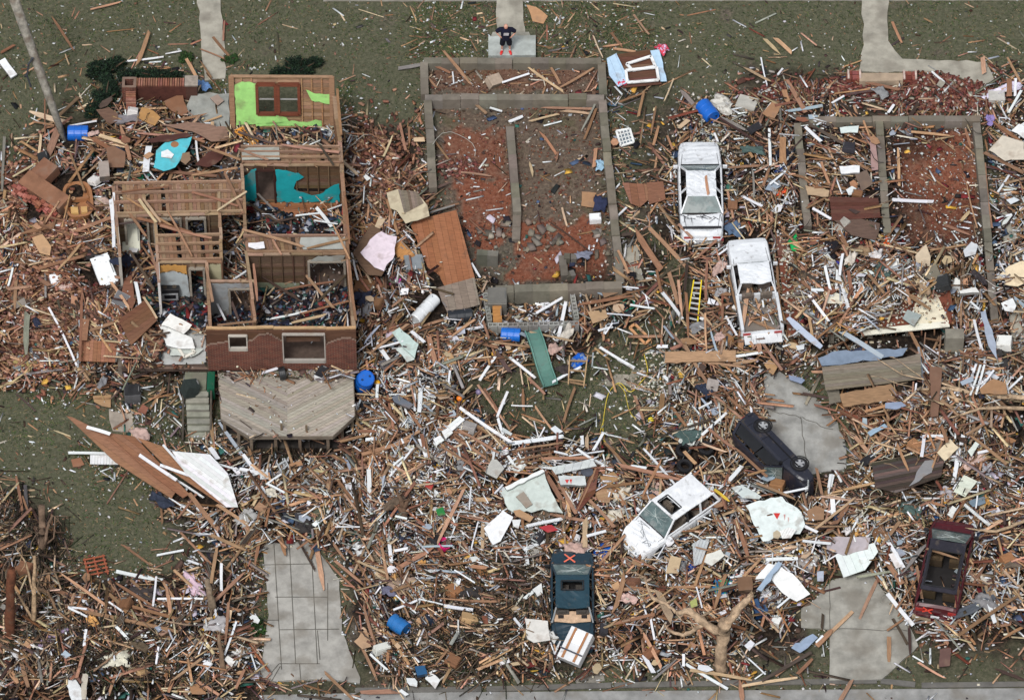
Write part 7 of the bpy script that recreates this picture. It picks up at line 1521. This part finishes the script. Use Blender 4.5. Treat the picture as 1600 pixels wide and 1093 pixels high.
LM = [(1095, 300, 'the white sedan'), (1178, 450, 'the white pickup'), (1048, 808, 'the white SUV'), (1215, 710, 'the overturned black SUV'), (894, 930, 'the teal sedan'), (1470, 890, 'the dark red SUV'), (80, 120, 'the leaning utility pole'), (440, 160, 'the lime green wall'), (455, 285, 'the turquoise wall'), (250, 140, 'the low brick porch wall'),
      (440, 540, 'the brick wall with two windows'), (445, 640, 'the grey chevron deck'), (305, 640, 'the concrete stairs'), (690, 410, 'the orange plywood floor'), (790, 62, 'the standing person'), (735, 290, 'the left bay of the middle foundation'), (870, 300, 'the right bay of the middle foundation'), (800, 115, 'the top bay of the middle foundation'), (1320, 270, 'the left bay of the right foundation'), (1455, 290, 'the red dirt bay of the right foundation'),
      (480, 950, 'the jointed driveway'), (1255, 660, 'the cracked concrete pad'), (1340, 990, 'the right-hand driveway'), (1130, 1000, 'the forked broken tree'), (845, 555, 'the green slide'), (1085, 470, 'the yellow ladder'), (122, 306, 'the tan tub'), (70, 300, 'the fallen chimney block'), (122, 208, 'the barrel by the utility pole'), (1105, 172, 'the barrel on the upper grass'), (990, 105, 'the pale blue wall piece'), (1340, 460, 'the raised floor section'),
      (1370, 585, 'the grey plank deck'), (230, 730, 'the long brown roof sheets'), (800, 680, 'the bent white gutter'), (830, 775, 'the punctured ceiling panel'), (1210, 810, 'the big white sheet'), (663, 483, 'the water heater'), (66, 830, 'the grey dead trunk at left'), (570, 598, 'the barrel beside the deck'), (266, 455, 'the black cooker'), (275, 530, 'the white sheets in the kitchen'), (630, 815, 'the splintered stump'), (890, 1010, 'the strapped white box'), (590, 395, 'the torn pinkish wallboard'), (120, 440, 'the white refrigerator'),
      (155, 550, 'the square reddish panel'), (60, 555, 'the yellowish blanket'), (16, 960, 'the far left reddish trunk'), (1368, 120, 'the tan concrete step'), (1575, 430, 'the cream wallboard at the right edge'), (1575, 240, 'the upper right cream wallboard'), (1475, 705, 'the cream cupboard door'), (830, 485, 'the block walls'), (960, 640, 'the yellow hose'), (694, 852, 'the pink bucket'), (622, 977, 'the dull blue barrel'), (270, 240, 'the turquoise wallboard'), (1338, 875, 'the white shingled siding'), (975, 215, 'the lattice window'),
      (280, 310, 'the joisted ceiling remnant'), (460, 450, 'the big front room'), (460, 335, 'the wooden-floored room'), (150, 100, 'the upper left lawn'), (540, 60, 'the upper middle lawn'), (1200, 50, 'the upper right lawn'), (1500, 60, 'the far upper right lawn'), (170, 780, 'the left lawn'), (1540, 610, 'the bundle of white slats'), (1560, 1000, 'the lower right corner'), (780, 1020, 'the brush by the road')]
def where(px, py, own=None):
    best = min(LM, key=lambda l: math.hypot(l[0] - px, (l[1] - py)) if l[2] != own else 1e9)
    dx, dy = px - best[0], py - best[1]; dd = math.hypot(dx, dy)
    if dd < 26: r = 'on or against'
    elif abs(dx) > 2.2 * abs(dy): r = 'left of' if dx < 0 else 'right of'
    elif abs(dy) > 2.2 * abs(dx): r = 'above' if dy < 0 else 'below'
    else: r = ('above ' if dy < 0 else 'below ') + ('left of' if dx < 0 else 'right of')
    return r + ' ' + best[2]
def orient(x0, y0, x1, y1):
    if x1 < x0: x0, y0, x1, y1 = x1, y1, x0, y0
    a = math.degrees(math.atan2(-(y1 - y0), x1 - x0))
    return 'lying level' if abs(a) < 18 else 'pointing up the picture' if abs(a) > 66 else 'slanting up right' if a > 0 else 'slanting down right'
nboards = {'loose_board': 0, 'white_board_strip': 0}
def board(x0, y0, x1, y1, wpx, k, z=None, lift=None):
    cx, cy = (x0 + x1) / 2, (y0 + y1) / 2
    d = float(dens(cx, cy)) / 9
    if z is None: z = zs(cx, cy) + (lift if lift is not None else (.05 + .5 * d + rnd.uniform(0, .14)))
    A = P(x0, y0, z + rnd.uniform(-.08, .08) * d); B = P(x1, y1, z + rnd.uniform(-.08, .08) * d); L = (B - A).length; wd = max(.035, wpx / 36.0); th = min(wd * .5, rnd.uniform(.03, .05))
    if L < .05: return
    n = 4; s = MB(); base = jit(PAL[k], 16 if k != 'w' else 8); vs = []; bend = rnd.uniform(-.015, .015) * L; c = lin(base)
    tw = rnd.uniform(-.5, .5); sp = wd * rnd.choice((.1, .3, 1.2, 2.0)) if k != 'w' else wd * .3
    ends = [[rnd.uniform(-sp, sp) for _ in range(4)] for _ in range(2)]
    for i in range(n + 1):
        t = i / n; yy = bend * math.sin(math.pi * t); ww = wd * (1 + rnd.uniform(-.06, .06)); a = tw * .4
        if (i in (0, n)) and k != 'w' and rnd.random() < .5: ww *= rnd.uniform(.3, .9)
        for q, (sy, sz) in enumerate(((-.5, -.5), (.5, -.5), (.5, .5), (-.5, .5))):
            Y, Z = sy * ww, sz * th; x = t * L + (ends[0][q] if i == 0 else ends[1][q] if i == n else 0)
            vs.append((x - L / 2, yy + Y * math.cos(a) - Z * math.sin(a), Y * math.sin(a) + Z * math.cos(a)))
    fs = [(i * 4 + q, i * 4 + (q + 1) % 4, (i + 1) * 4 + (q + 1) % 4, (i + 1) * 4 + q) for i in range(n) for q in range(4)]
    s.add(vs, [f_[::-1] for f_ in fs] + [(0, 1, 2, 3), (n * 4 + 3, n * 4 + 2, n * 4 + 1, n * 4)], base)
    M4 = axis_mat(A, B); M4.translation = (A + B) / 2
    nm = 'white_board_strip' if k in 'wp' else 'loose_board'; nboards[nm] += 1
    o = s.build(nm, 'white' if k in 'wp' else 'wood', M4=M4)
    siz = 'long' if L > 2.2 else 'short' if L < 1.0 else 'mid-length'; siz = ('wide ' if wd > .17 else '') + siz; wh = where(cx, cy); lb = '%s %s board %s, %s' % (siz, WORD[k], orient(x0, y0, x1, y1), wh)
    if len(lb.split()) > 16: lb = '%s %s board %s' % (siz, WORD[k], wh)
    tag(o, lb, 'board', 'loose white and pale strips across the debris' if k in 'wp' else 'loose broken timber boards across the debris')
for ln in BT.replace('\n', ';').split(';'):
    q = ln.split()
    if len(q) >= 6: board(*[float(v) for v in q[:5]], q[5], float(q[6]) if len(q) > 6 else None)
# more boards of the same kinds between them, thickest where the photograph is
def rand_boards(n, white):
    if n < 1: return
    def wf(px, py):
        d = dens(px, py) / 9; wv = whiteness(px, py) / 9
        q = np.clip(d, 0, 1) ** 1.7 * (wv * 1.3 if white else 1)
        q = np.where(inpoly(MIDF_IN, px, py), .02, q); q = np.where(inpoly([(386, 256), (545, 256), (556, 572), (325, 572), (325, 440), (390, 440)], px, py), .05, q)
        return q * clear_mask(px, py, 0)
    X, Y = sample(n, wf, (-10, -5, 1610, 1075))
    for x, y in zip(X, Y):
        L = rnd.uniform(18, 62) * (.8 if white else 1); a = rnd.uniform(0, math.pi); dx, dy = math.cos(a) * L / 2, math.sin(a) * L / 2 * .78
        k = rnd.choice('wwwwwp') if white else rnd.choice('bbbbbbbooodddtrg')
        board(x - dx, y - dy, x + dx, y + dy, rnd.choice((2, 2.5, 3, 3, 4, 5)), k)
rand_boards(max(0, 300 - nboards['loose_board']), False); rand_boards(max(0, 235 - nboards['white_board_strip']), True)

# torn fragments of board, plaster and siding
def frags(n):
    def wf(px, py):
        q = np.clip(dens(px, py) / 9, 0, 1) ** 2 * (.3 + whiteness(px, py) / 9) * clear_mask(px, py, 0)
        return np.where(inpoly(MIDF_IN, px, py) | inpoly([(378, 196), (545, 196), (556, 572), (325, 572), (325, 440)], px, py), 0, q)
    X, Y = sample(n, wf, (0, 0, 1600, 1070))
    for x, y in zip(X, Y):
        wv = float(whiteness(x, y)) / 9; k = rnd.choice('wwwtp') if rnd.random() < wv * 1.1 else rnd.choice('bbbooottddgrr')
        rx, ry = rnd.uniform(6, 15), rnd.uniform(4, 9); a = rnd.uniform(0, 3.14); m = rnd.choice((4, 4, 4, 5, 6)); pts = []
        for i in range(m):
            t = 2 * math.pi * (i + .5) / m + rnd.uniform(-.15, .15); u, v = rx * math.cos(t) * rnd.uniform(.85, 1.2), ry * math.sin(t) * rnd.uniform(.85, 1.2); pts.append((u * math.cos(a) - v * math.sin(a), (u * math.sin(a) + v * math.cos(a)) * .78))
        z0 = zs(x, y) + .25 + rnd.uniform(0, .4); c0 = P(x, y, z0); tx, ty = rnd.uniform(-.35, .35), rnd.uniform(-.35, .35)
        q = []
        for u, v in pts: w_ = P(x + u, y - v, z0) - c0; q.append(w_ + Vector((0, 0, w_.x * tx + w_.y * ty)))
        s = MB(); s.prism(q, Vector((0, 0, rnd.uniform(.012, .035))), jit(PAL[k], 14), tuple(v * .6 for v in PAL[k]))
        o = s.build('board_fragment', 'panel' if k in 'wtp' else 'wood'); o.location = c0
        siz = 'large' if rx > 11.5 else 'small' if rx < 8 else 'medium'
        tag(o, '%s torn %s board fragment %s' % (siz, WORD[k], where(x, y)), 'board fragment', 'torn board fragments across the debris')
frags(270)
print('boards', nboards)

# broken studs, joists and rafters lying over the open rooms of the roofless house, and hanging cables
for q in ('190 300 262 292 3 b 3.75', '205 395 240 452 4 d 2.6', '232 380 246 430 3 b 3.0', '250 352 330 372 4 b 3.75', '262 330 300 400 3 o 3.8', '300 300 372 322 4 b 3.8', '350 268 378 330 4 b 3.7', '338 330 384 300 3 t 3.8', '352 398 384 372 3 d 3.7', '384 360 470 384 4 b 3.75', '420 362 440 398 3 b 3.75', '480 388 548 372 4 b 3.75', '520 350 546 404 3 o 3.75',
          '406 430 470 470 4 d 2.2', '470 420 520 480 4 b 2.2', '430 455 520 440 3 b 2.0', '498 470 540 430 4 d 2.3', '470 490 545 470 3 b 2.0', '410 500 480 486 3 w 1.6', '330 455 352 500 3 w 2.2', '352 450 372 498 4 d 2.2', '372 206 430 226 4 d 1.7', '430 222 500 205 4 b 1.6', '470 200 518 224 3 d 1.7', '390 318 440 350 4 d 1.7', '400 352 470 338 4 d 1.6',
          '372 232 420 250 3 b 3.8', '440 226 530 238 4 b 3.8', '500 226 520 256 3 d 3.8', '186 350 236 344 3 d 3.4', '200 330 230 372 4 b 3.6', '178 300 176 352 4 w 3.6', '322 420 332 470 4 b 3.7', '396 412 402 470 4 b 3.7', '545 400 556 500 4 b 3.7', '538 300 546 380 4 b 3.7', '527 140 533 210 4 b 3.7', '456 504 508 492 4 t 3.8', '340 508 400 502 3 b 3.75',
          '120 360 200 330 6 b', '60 420 130 400 5 b', '100 470 160 500 5 d', '130 520 196 498 5 b', '210 590 250 572 4 d', '150 200 210 214 5 d', '260 200 320 222 4 b', '320 230 376 250 4 b 2.5', '300 274 372 262 4 b 2.6'):
    v = q.split(); board(*[float(t) for t in v[:5]], v[5], float(v[6]) if len(v) > 6 else None)

# broken stud walls and roof trusses lying in the heaps
for a_, b_2, c_2, d_, n_, lb in (((700, 664), (770, 712), (712, 648), (790, 694), 7, 'broken rafter frame below the bent white gutter, its upper one'), ((694, 690), (752, 742), (706, 674), (768, 722), 6, 'broken rafter frame below the bent white gutter, its lower one'), ((800, 706), (880, 690), (806, 726), (874, 712), 6, 'broken brown frame under the right end of the bent white gutter'),
        ((1310, 640), (1368, 672), (1322, 628), (1384, 660), 5, 'reddish stud frame below the stained plywood sheet'), ((1446, 520), (1436, 620), (1470, 524), (1462, 622), 6, 'tall stud frame between the grey plank deck and the concrete pillar'), ((1500, 552), (1560, 556), (1498, 580), (1556, 588), 5, 'brown stud frame among the white slats at the right edge'), ((1268, 560), (1340, 522), (1276, 576), (1352, 540), 5, 'slanting stud frame in front of the raised floor section'),
        ((560, 708), (640, 672), (566, 722), (650, 688), 6, 'long brown joist frame right of the deck corner'), ((480, 728), (540, 780), (500, 716), (556, 764), 5, 'brown joist frame below the right corner of the deck'), ((1130, 608), (1170, 660), (1146, 600), (1184, 648), 4, 'stud frame left of the cracked concrete pad'), ((1380, 390), (1440, 440), (1394, 376), (1458, 424), 4, 'stud frame at the top of the raised floor section'), ((1100, 500), (1140, 540), (1112, 488), (1156, 528), 4, 'stud frame between the yellow ladder and the white pickup'),
        ((575, 840), (640, 900), (590, 828), (654, 886), 5, 'brown stud frame right of the small gas cylinder'), ((1500, 640), (1560, 668), (1506, 626), (1570, 650), 4, 'stud frame under the lower fallen branch'), ((60, 350), (120, 372), (64, 336), (126, 352), 4, 'brown stud frame below the fallen chimney block')):
    ladder(a_, b_2, c_2, d_, n_, jit((120, 90, 70), 12), jit((134, 102, 80), 12), lb, 'stud_frame', m='wood')
# rumpled sheets, carpets and insulation
def wreckw(px, py): return np.where(inpoly(MIDF_IN, px, py) | inpoly([(378, 196), (545, 196), (556, 572), (325, 572), (325, 440)], px, py), 0, np.clip(dens(px, py) / 9, 0, 1) ** 2.5 * clear_mask(px, py, 0))
X_, Y_ = sample(85, wreckw, (10, 130, 1590, 1060))
SC = [((204, 204, 202), 'white'), ((196, 190, 176), 'cream'), ((130, 130, 132), 'grey'), ((160, 158, 160), 'light grey'), ((58, 54, 54), 'black'), ((44, 50, 68), 'dark blue'), ((150, 128, 104), 'beige'), ((186, 160, 150), 'dull pink'), ((96, 84, 72), 'brown'), ((196, 150, 90), 'ochre'), ((70, 90, 84), 'dull green')]
for x, y in zip(X_, Y_):
    c, cn = rnd.choice(SC); L_ = rnd.uniform(.35, 1.0)
    o = crumple('rumpled_sheet', x, y, L_, L_ * rnd.uniform(.4, .8), jit(c, 8), 'rumpled %s cloth or sheeting %s' % (cn, where(x, y)), 'sheeting', z=zs(x, y) + rnd.uniform(.35, .6), amp=rnd.uniform(.1, .26)); o['group'] = 'rumpled cloth and sheeting across the debris'
X_, Y_ = sample(46, wreckw, (10, 130, 1590, 1060))
BC = [((150, 108, 74), 'wooden drawer', 'drawer_unit', 'drawer', 'wood'), ((214, 214, 210), 'white cabinet', 'small_cabinet', 'cabinet', 'paint'), ((118, 84, 62), 'brown cupboard', 'small_cabinet', 'cabinet', 'wood'), ((150, 146, 140), 'grey cushion', 'seat_cushion', 'cushion', 'cloth'), ((44, 44, 48), 'black appliance', 'small_appliance', 'appliance', 'dark'), ((176, 142, 104), 'cardboard box', 'cardboard_box', 'box', 'panel')]
for x, y in zip(X_, Y_):
    c, cn, nm, ct, mm = rnd.choice(BC)
    o = crate(nm, x, y, rnd.uniform(0, 180), rnd.uniform(.4, .75), rnd.uniform(.3, .6), rnd.uniform(.2, .4), jit(c, 8), 'broken %s tipped over %s' % (cn, where(x, y)), ct, tilt=(rnd.uniform(-25, 25), rnd.uniform(-20, 20)), m=mm, z=zs(x, y) + rnd.uniform(.2, .35), door=ct in ('cabinet', 'appliance'))
    o['group'] = 'broken household boxes across the debris'

for q in ('1103 276 1107 304 4 o 1.45', '1060 350 1082 372 4 b .9', '1118 344 1136 330 3 b .9', '1150 700 1196 742 4 b 1.2', '1168 742 1214 728 3 o 1.3', '1186 756 1240 778 4 b 1.2', '1224 770 1262 762 3 w 1.1', '1150 672 1180 690 3 d 1.2', '1432 884 1440 930 4 b 1.0', '1496 850 1520 880 4 o 1.0', '1446 856 1496 872 3 b 1.75', '1500 912 1492 956 4 b .9', '866 976 882 1004 4 b .9', '920 930 934 972 4 d .9', '860 900 868 862 3 b 1.0', '1090 772 1120 792 4 b 1.0', '1064 838 1098 818 3 d .8', '1138 430 1150 480 3 b 1.1', '1206 440 1226 500 4 b 1.0', '1174 500 1214 516 4 b 1.0', '1186 508 1206 486 3 t 1.0', '1040 838 1058 858 3 b .8'):
    v = q.split(); board(*[float(t) for t in v[:5]], v[5], float(v[6]))

# ================================================================ LITTER NOBODY COULD COUNT
KITCHEN = [(205, 345), (325, 345), (325, 565), (240, 565), (205, 440)]
HOUSE_N = [(378, 256), (545, 256), (556, 574), (325, 574), (325, 440), (385, 440)]
MOTTLED = ('splintered_wood', 'wood_chips', 'scattered_lumber', 'brick_rubble')   # patches of dirtier and cleaner wood
def scatter(name, n, wf, keys, L, W, T, m, lift, label=None, pitch=.25, amt=16, pal=None, box=(-40, -30, 1640, 1100), lp=1.6, zadd=0.0):
    X, Y = sample(n, wf, box); n = len(X); z = zsurf(X, Y); d = np.clip(dens(X, Y) / 9, 0, 1)
    l = nr.uniform(0, 1, n) ** lp * (L[1] - L[0]) + L[0]; wd = np.minimum(nr.uniform(W[0], W[1], n), l); th = np.minimum(nr.uniform(T[0], T[1], n), wd)
    zz = z + th / 2 + nr.uniform(0, 1, n) * lift * d + zadd
    x, y = Pn(X, Y, zz); fld = vnoise(X, Y, 75, 91) * 6.0 + vnoise(X, Y, 22, 92) * 1.6
    yaw = np.where(nr.uniform(0, 1, n) < .6, fld + nr.normal(0, .28, n), nr.uniform(0, math.pi, n)); p = nr.normal(0, 1, n) * pitch * (.2 + d); r = nr.normal(0, 1, n) * pitch * (.3 + d)
    cc = pick(keys, n, amt, pal) * (.6 + .8 * vnoise(X, Y, 30, 93) * (.5 + vnoise(X, Y, 9, 94)))[:, None] if name in MOTTLED else pick(keys, n, amt, pal)
    return bulk_boxes(name, x, y, zz, yaw, p, r, l, wd, th, np.clip(cc, .004, .8), m)
def wd_(px, py):
    d = np.clip(dens(px, py) / 9, 0, 1); q = d ** 1.6 * np.clip(2.6 * (.6 * vnoise(px, py, 36, 71) + .4 * vnoise(px, py, 13, 70)) - .62, .07, 1.2) + .004
    q = np.where(inpoly(MIDF_IN, px, py), .014, q); q = np.where(inpoly([(1390, 200), (1522, 200), (1530, 385), (1392, 375)], px, py), .03, q)
    q = np.where(inpoly(HOUSE_N, px, py), .08, q); q = np.where(inpoly(KITCHEN, px, py), q * .3, q)
    return q * clear_mask(px, py, .015)
scatter('splintered_wood', 27000, wd_, list('bbbbbbbboooddddddttttgg'), (.12, 1.3), (.02, .08), (.012, .035), 'litter', .55, amt=24, lp=1.9)
def wl_(px, py):
    d = np.clip(dens(px, py) / 9, 0, 1); q = d ** 2.5 * (.15 + 1.2 * vnoise(px, py, 45, 78))
    for x, y, rx, ry in ((1380, 640, 130, 60), (1500, 640, 60, 60), (1320, 440, 90, 60), (1160, 640, 50, 40), (620, 700, 80, 50), (1100, 480, 40, 50)): q = q + .8 * np.exp(-((px - x) / rx) ** 2 - ((py - y) / ry) ** 2)
    q = np.where(inpoly(MIDF_IN, px, py) | inpoly(HOUSE_N, px, py) | inpoly([(1390, 200), (1522, 200), (1530, 385), (1392, 375)], px, py), 0, q)
    return q * clear_mask(px, py, 0)
scatter('scattered_lumber', 3200, wl_, list('bbbbbboooddttgr'), (.7, 2.6), (.05, .13), (.025, .045), 'litter', .6, amt=20, lp=1.3, pitch=.14)
scatter('wood_chips', 26000, wd_, list('bbbbddddddddtrgkkkkk'), (.06, .3), (.03, .12), (.01, .04), 'litter', .12, amt=22)  # bottom layer, coloured extra dark to deepen the shadowed gaps
def ww_(px, py):
    d = np.clip(dens(px, py) / 9, 0, 1); q = (whiteness(px, py) / 9) ** 1.3 * (.1 + d ** 1.5) * np.clip(2.6 * vnoise(px, py, 28, 72) - .55, .08, 1.4)
    q = np.where(inpoly(MIDF_IN, px, py), .012, q); q = np.where(inpoly(HOUSE_N, px, py), .06, q); q = np.where(inpoly(KITCHEN, px, py), q * .35, q)
    return q * clear_mask(px, py, .03)
WP = {'a': (218, 221, 224), 'b': (198, 200, 200), 'c': (158, 164, 172), 'd': (204, 196, 180), 'e': (132, 130, 128)}
scatter('white_splinters', 8000, ww_, list('aaabbcde'), (.1, .9), (.02, .075), (.01, .03), 'litter', .68, pal=WP, amt=10, lp=1.8)
scatter('plaster_crumbs', 17000, lambda px, py: ww_(px, py) * .8 + .012 * clear_mask(px, py, .2), list('aabbbcdde'), (.03, .14), (.02, .1), (.01, .04), 'litter', .6, pal=WP, amt=14)
def crumbs(px, py):
    q = np.zeros(np.shape(px))
    for x, y, r in ((1235, 400, 32), (1260, 470, 40), (1330, 500, 50), (1170, 640, 40), (1040, 600, 40), (1110, 210, 45), (740, 480, 30), (1390, 460, 40), (600, 420, 40)): q = np.maximum(q, np.exp(-((px - x) ** 2 + (py - y) ** 2) / r ** 2))
    return q
scatter('insulation_crumbs', 4200, crumbs, list('abbdde'), (.04, .16), (.04, .12), (.02, .05), 'litter', .1, pal={'a': (222, 222, 216), 'b': (196, 196, 186), 'd': (186, 170, 146), 'e': (140, 130, 116)})
BK = {'a': (134, 96, 76), 'b': (116, 80, 64), 'c': (150, 112, 90), 'd': (98, 66, 54), 'e': (170, 134, 112)}
def brickw(px, py):
    q = np.zeros(np.shape(px))
    for x, y, rx, ry in ((90, 370, 75, 60), (90, 480, 85, 70), (55, 300, 45, 40), (150, 490, 60, 60), (600, 300, 38, 75), (585, 250, 30, 40), (250, 540, 40, 25), (40, 540, 50, 40)): q = np.maximum(q, np.exp(-((px - x) / rx) ** 2 - ((py - y) / ry) ** 2))
    return q * clear_mask(px, py, .03)
scatter('brick_rubble', 8500, brickw, list('aaabbcdde'), (.1, .24), (.08, .13), (.05, .1), 'litter', .45, pal=BK, amt=18, lp=.6)
BK2 = {'a': (118, 72, 62), 'b': (100, 60, 52), 'c': (134, 88, 76), 'd': (170, 160, 150)}
def brickr(px, py):
    q = np.zeros(np.shape(px))
    for x, y, rx, ry in ((1210, 142, 45, 20), (1320, 140, 40, 16), (1380, 150, 60, 14), (1505, 145, 55, 25), (1450, 128, 30, 14), (720, 262, 28, 10), (1455, 160, 60, 14)): q = np.maximum(q, np.exp(-((px - x) / rx) ** 2 - ((py - y) / ry) ** 2))
    return q * clear_mask(px, py, .03)
scatter('red_brick_rubble', 2600, brickr, list('aaabbcd'), (.1, .22), (.07, .11), (.05, .08), 'litter', .3, pal=BK2, amt=18, lp=.6)
HC = {'a': (40, 48, 66), 'b': (66, 84, 110), 'c': (30, 30, 34), 'd': (120, 44, 46), 'e': (46, 92, 84), 'f': (150, 152, 160), 'g': (196, 188, 200), 'h': (90, 70, 60), 'i': (204, 160, 70), 'j': (176, 180, 186), 'k': (60, 50, 44)}
def housew(px, py):
    q = np.where(inpoly([(392, 450), (545, 450), (550, 510), (400, 510)], px, py), 1.0, 0)
    q = np.where(inpoly([(372, 200), (528, 200), (530, 228), (376, 228)], px, py), .45, q); q = np.where(inpoly([(384, 312), (440, 330), (500, 345), (535, 320), (538, 366), (386, 366)], px, py), .3, q)
    q = np.where(inpoly([(348, 345), (384, 345), (388, 440), (350, 440)], px, py), .9, q); q = np.where(inpoly([(200, 345), (330, 345), (325, 510), (200, 510)], px, py), .5, q); q = np.where(inpoly([(330, 485), (398, 485), (398, 512), (330, 512)], px, py), .6, q)
    return q
scatter('household_litter', 7000, housew, list('aaabcccccccdefhhhhjk'), (.06, .5), (.05, .22), (.02, .09), 'litter', .25, pal=HC, amt=14, box=(170, 190, 560, 575))
def mixw(px, py): return np.clip(dens(px, py) / 9, 0, 1) ** 2 * (vnoise(px, py, 60, 74) > .45) * clear_mask(px, py, 0) * np.where(inpoly(HOUSE_N, px, py), 0, 1)
scatter('mixed_household_bits', 5200, mixw, list('abccccdefghhi'), (.07, .5), (.05, .28), (.01, .06), 'litter', .4, pal=HC, amt=14)
# dark brush: bare twigs and soil at the lower left and by the road
def brush(px, py):
    q = np.zeros(np.shape(px))
    for x, y, rx, ry in ((150, 1020, 110, 40), (20, 850, 60, 60), (250, 1050, 70, 35), (780, 960, 70, 70), (720, 1010, 80, 40), (30, 960, 40, 60), (800, 890, 50, 40), (1430, 760, 60, 40), (460, 700, 60, 14)): q = np.maximum(q, np.exp(-((px - x) / rx) ** 2 - ((py - y) / ry) ** 2))
    return q * clear_mask(px, py, 0)
TW = {'a': (60, 50, 42), 'b': (88, 72, 58), 'c': (44, 38, 32), 'd': (120, 100, 80), 'e': (52, 58, 38)}
scatter('brush_twigs', 9000, brush, list('aaabbcccde'), (.2, 1.4), (.015, .035), (.012, .03), 'litter', .55, pal=TW, pitch=.3)
scatter('brush_leaves', 9000, brush, list('aacccebe'), (.04, .12), (.03, .08), (.006, .012), 'litter', .5, pal=TW, pitch=.6)
# pebbly dirt in the foundations, grass everywhere else
SO = {'a': (124, 78, 60), 'b': (100, 64, 50), 'c': (136, 112, 96), 'd': (84, 64, 54), 'e': (160, 150, 140)}
scatter('dirt_clods', 4200, lambda px, py: np.where(inpoly(MIDF, px, py) | inpoly(RIGHTF, px, py), .6 * vnoise(px, py, 20, 75) + .1, 0), list('aabbccde'), (.03, .14), (.03, .12), (.02, .07), 'litter', .02, pal=SO, box=(650, 90, 1560, 510), lp=3)
scatter('chunky_rubble', 45, lambda px, py: np.where(inpoly([(735, 360), (830, 340), (900, 380), (770, 396)], px, py) | inpoly([(925, 355), (965, 360), (965, 400), (930, 400)], px, py), .8, 0), list('abc'), (.1, .42), (.1, .3), (.06, .22), 'concrete', .1, pal={'a': (120, 110, 98), 'b': (96, 86, 76), 'c': (136, 128, 116)}, box=(730, 335, 975, 410))
GR = {'a': (56, 74, 40), 'b': (74, 92, 50), 'c': (44, 58, 36), 'd': (110, 104, 74), 'e': (128, 116, 88), 'f': (88, 80, 60)}
def grassw(px, py):
    d = np.clip(dens(px, py) / 9, 0, 1); q = np.clip(1 - d * 2.2, .04, 1) * (.25 + 1.1 * vnoise(px, py, 40, 76) * vnoise(px, py, 13, 77) * 2)
    lawn = inpoly([(735, 605), (900, 570), (1010, 500), (1040, 420), (1000, 350), (1075, 420), (1075, 560), (1040, 640), (1060, 720), (990, 740), (940, 690), (800, 680)], px, py)
    q = np.where(lawn, 1.0, q); q = np.where(inpoly(MIDF, px, py) | inpoly(RIGHTF, px, py) | inpoly(HOUSE, px, py) | (py > 1066), 0, q)
    return q * clear_mask(px, py, 0)
scatter('grass', 60000, grassw, list('aabbccdef'), (.06, .2), (.012, .03), (.004, .008), 'grassmat', .02, pal=GR, pitch=.8, amt=12)
def sparse(px, py):
    d = np.clip(dens(px, py) / 9, 0, 1); return (np.exp(-((d - .25) / .22) ** 2) * .8 + .06) * np.where(inpoly(HOUSE, px, py) | inpoly(MIDF, px, py), 0, 1) * clear_mask(px, py, .12)
scatter('lawn_scraps', 6500, sparse, list('aaabbbcccw'), (.03, .1), (.02, .07), (.01, .03), 'litter', .02, pal={'a': (200, 202, 200), 'b': (140, 108, 84), 'c': (110, 84, 66), 'w': (196, 200, 200)})
scatter('lawn_splinters', 900, sparse, list('bbbootd'), (.15, .9), (.02, .06), (.01, .03), 'litter', .03, amt=16, lp=2.2)

scatter('pickup_bed_debris', 260, lambda px, py: np.where(inpoly(BED, px, py), 1.0, 0), list('bbbooddtgp'), (.15, .9), (.04, .12), (.02, .05), 'litter', .25, box=(1150, 440, 1225, 510))

scatter('basement_debris', 900, lambda px, py: np.where(inpoly(PIT, px, py), .3 + 1.2 * vnoise(px, py, 14, 79) ** 2, 0), list('bbbddddtgkwwp'), (.1, .8), (.03, .12), (.02, .05), 'litter', .2, box=(750, 445, 915, 525))

# loose electric cables tangled through the heaps
wb_ = MB(); X_, Y_ = sample(110, wd_, (10, 20, 1590, 1060))
for x, y in zip(X_, Y_):
    a = rnd.uniform(0, 6.3); pts = []; L = rnd.uniform(6, 14); cx, cy = x, y
    for k in range(rnd.randint(4, 9)):
        pts.append(P(cx, cy, zs(cx, cy) + rnd.uniform(.4, .75))); a += rnd.uniform(-.9, .9); cx += math.cos(a) * L; cy += math.sin(a) * L * .78
    wb_.tube(pts, rnd.uniform(.009, .016), jit(rnd.choice(((34, 34, 36), (170, 168, 160), (120, 118, 110), (206, 204, 196), (60, 56, 52))), 10), 5)
tag(wb_.build('tangled_cables', 'litter', smooth=True), kind='stuff')

tb_ = MB(); X_, Y_ = sample(210, brush, (5, 600, 1590, 1075))
for x, y in zip(X_, Y_):
    a = rnd.uniform(0, 6.3); cx, cy = x, y; n_ = rnd.randint(3, 6); L = rnd.uniform(8, 18); z0 = rnd.uniform(.25, .6); r0 = rnd.uniform(.018, .05); pts = []
    for k in range(n_): pts.append(P(cx, cy, zs(cx, cy) + z0 + rnd.uniform(-.08, .08) + .05 * k)); a += rnd.uniform(-.45, .45); cx += math.cos(a) * L; cy += math.sin(a) * L * .78
    tb_.tube(pts, [r0 * (1 - .8 * k / n_) for k in range(n_)], jit(rnd.choice(((92, 76, 62), (120, 100, 82), (70, 58, 48), (142, 122, 100))), 12), 6)
tag(tb_.build('tangled_branches', 'bark', smooth=True), kind='stuff')
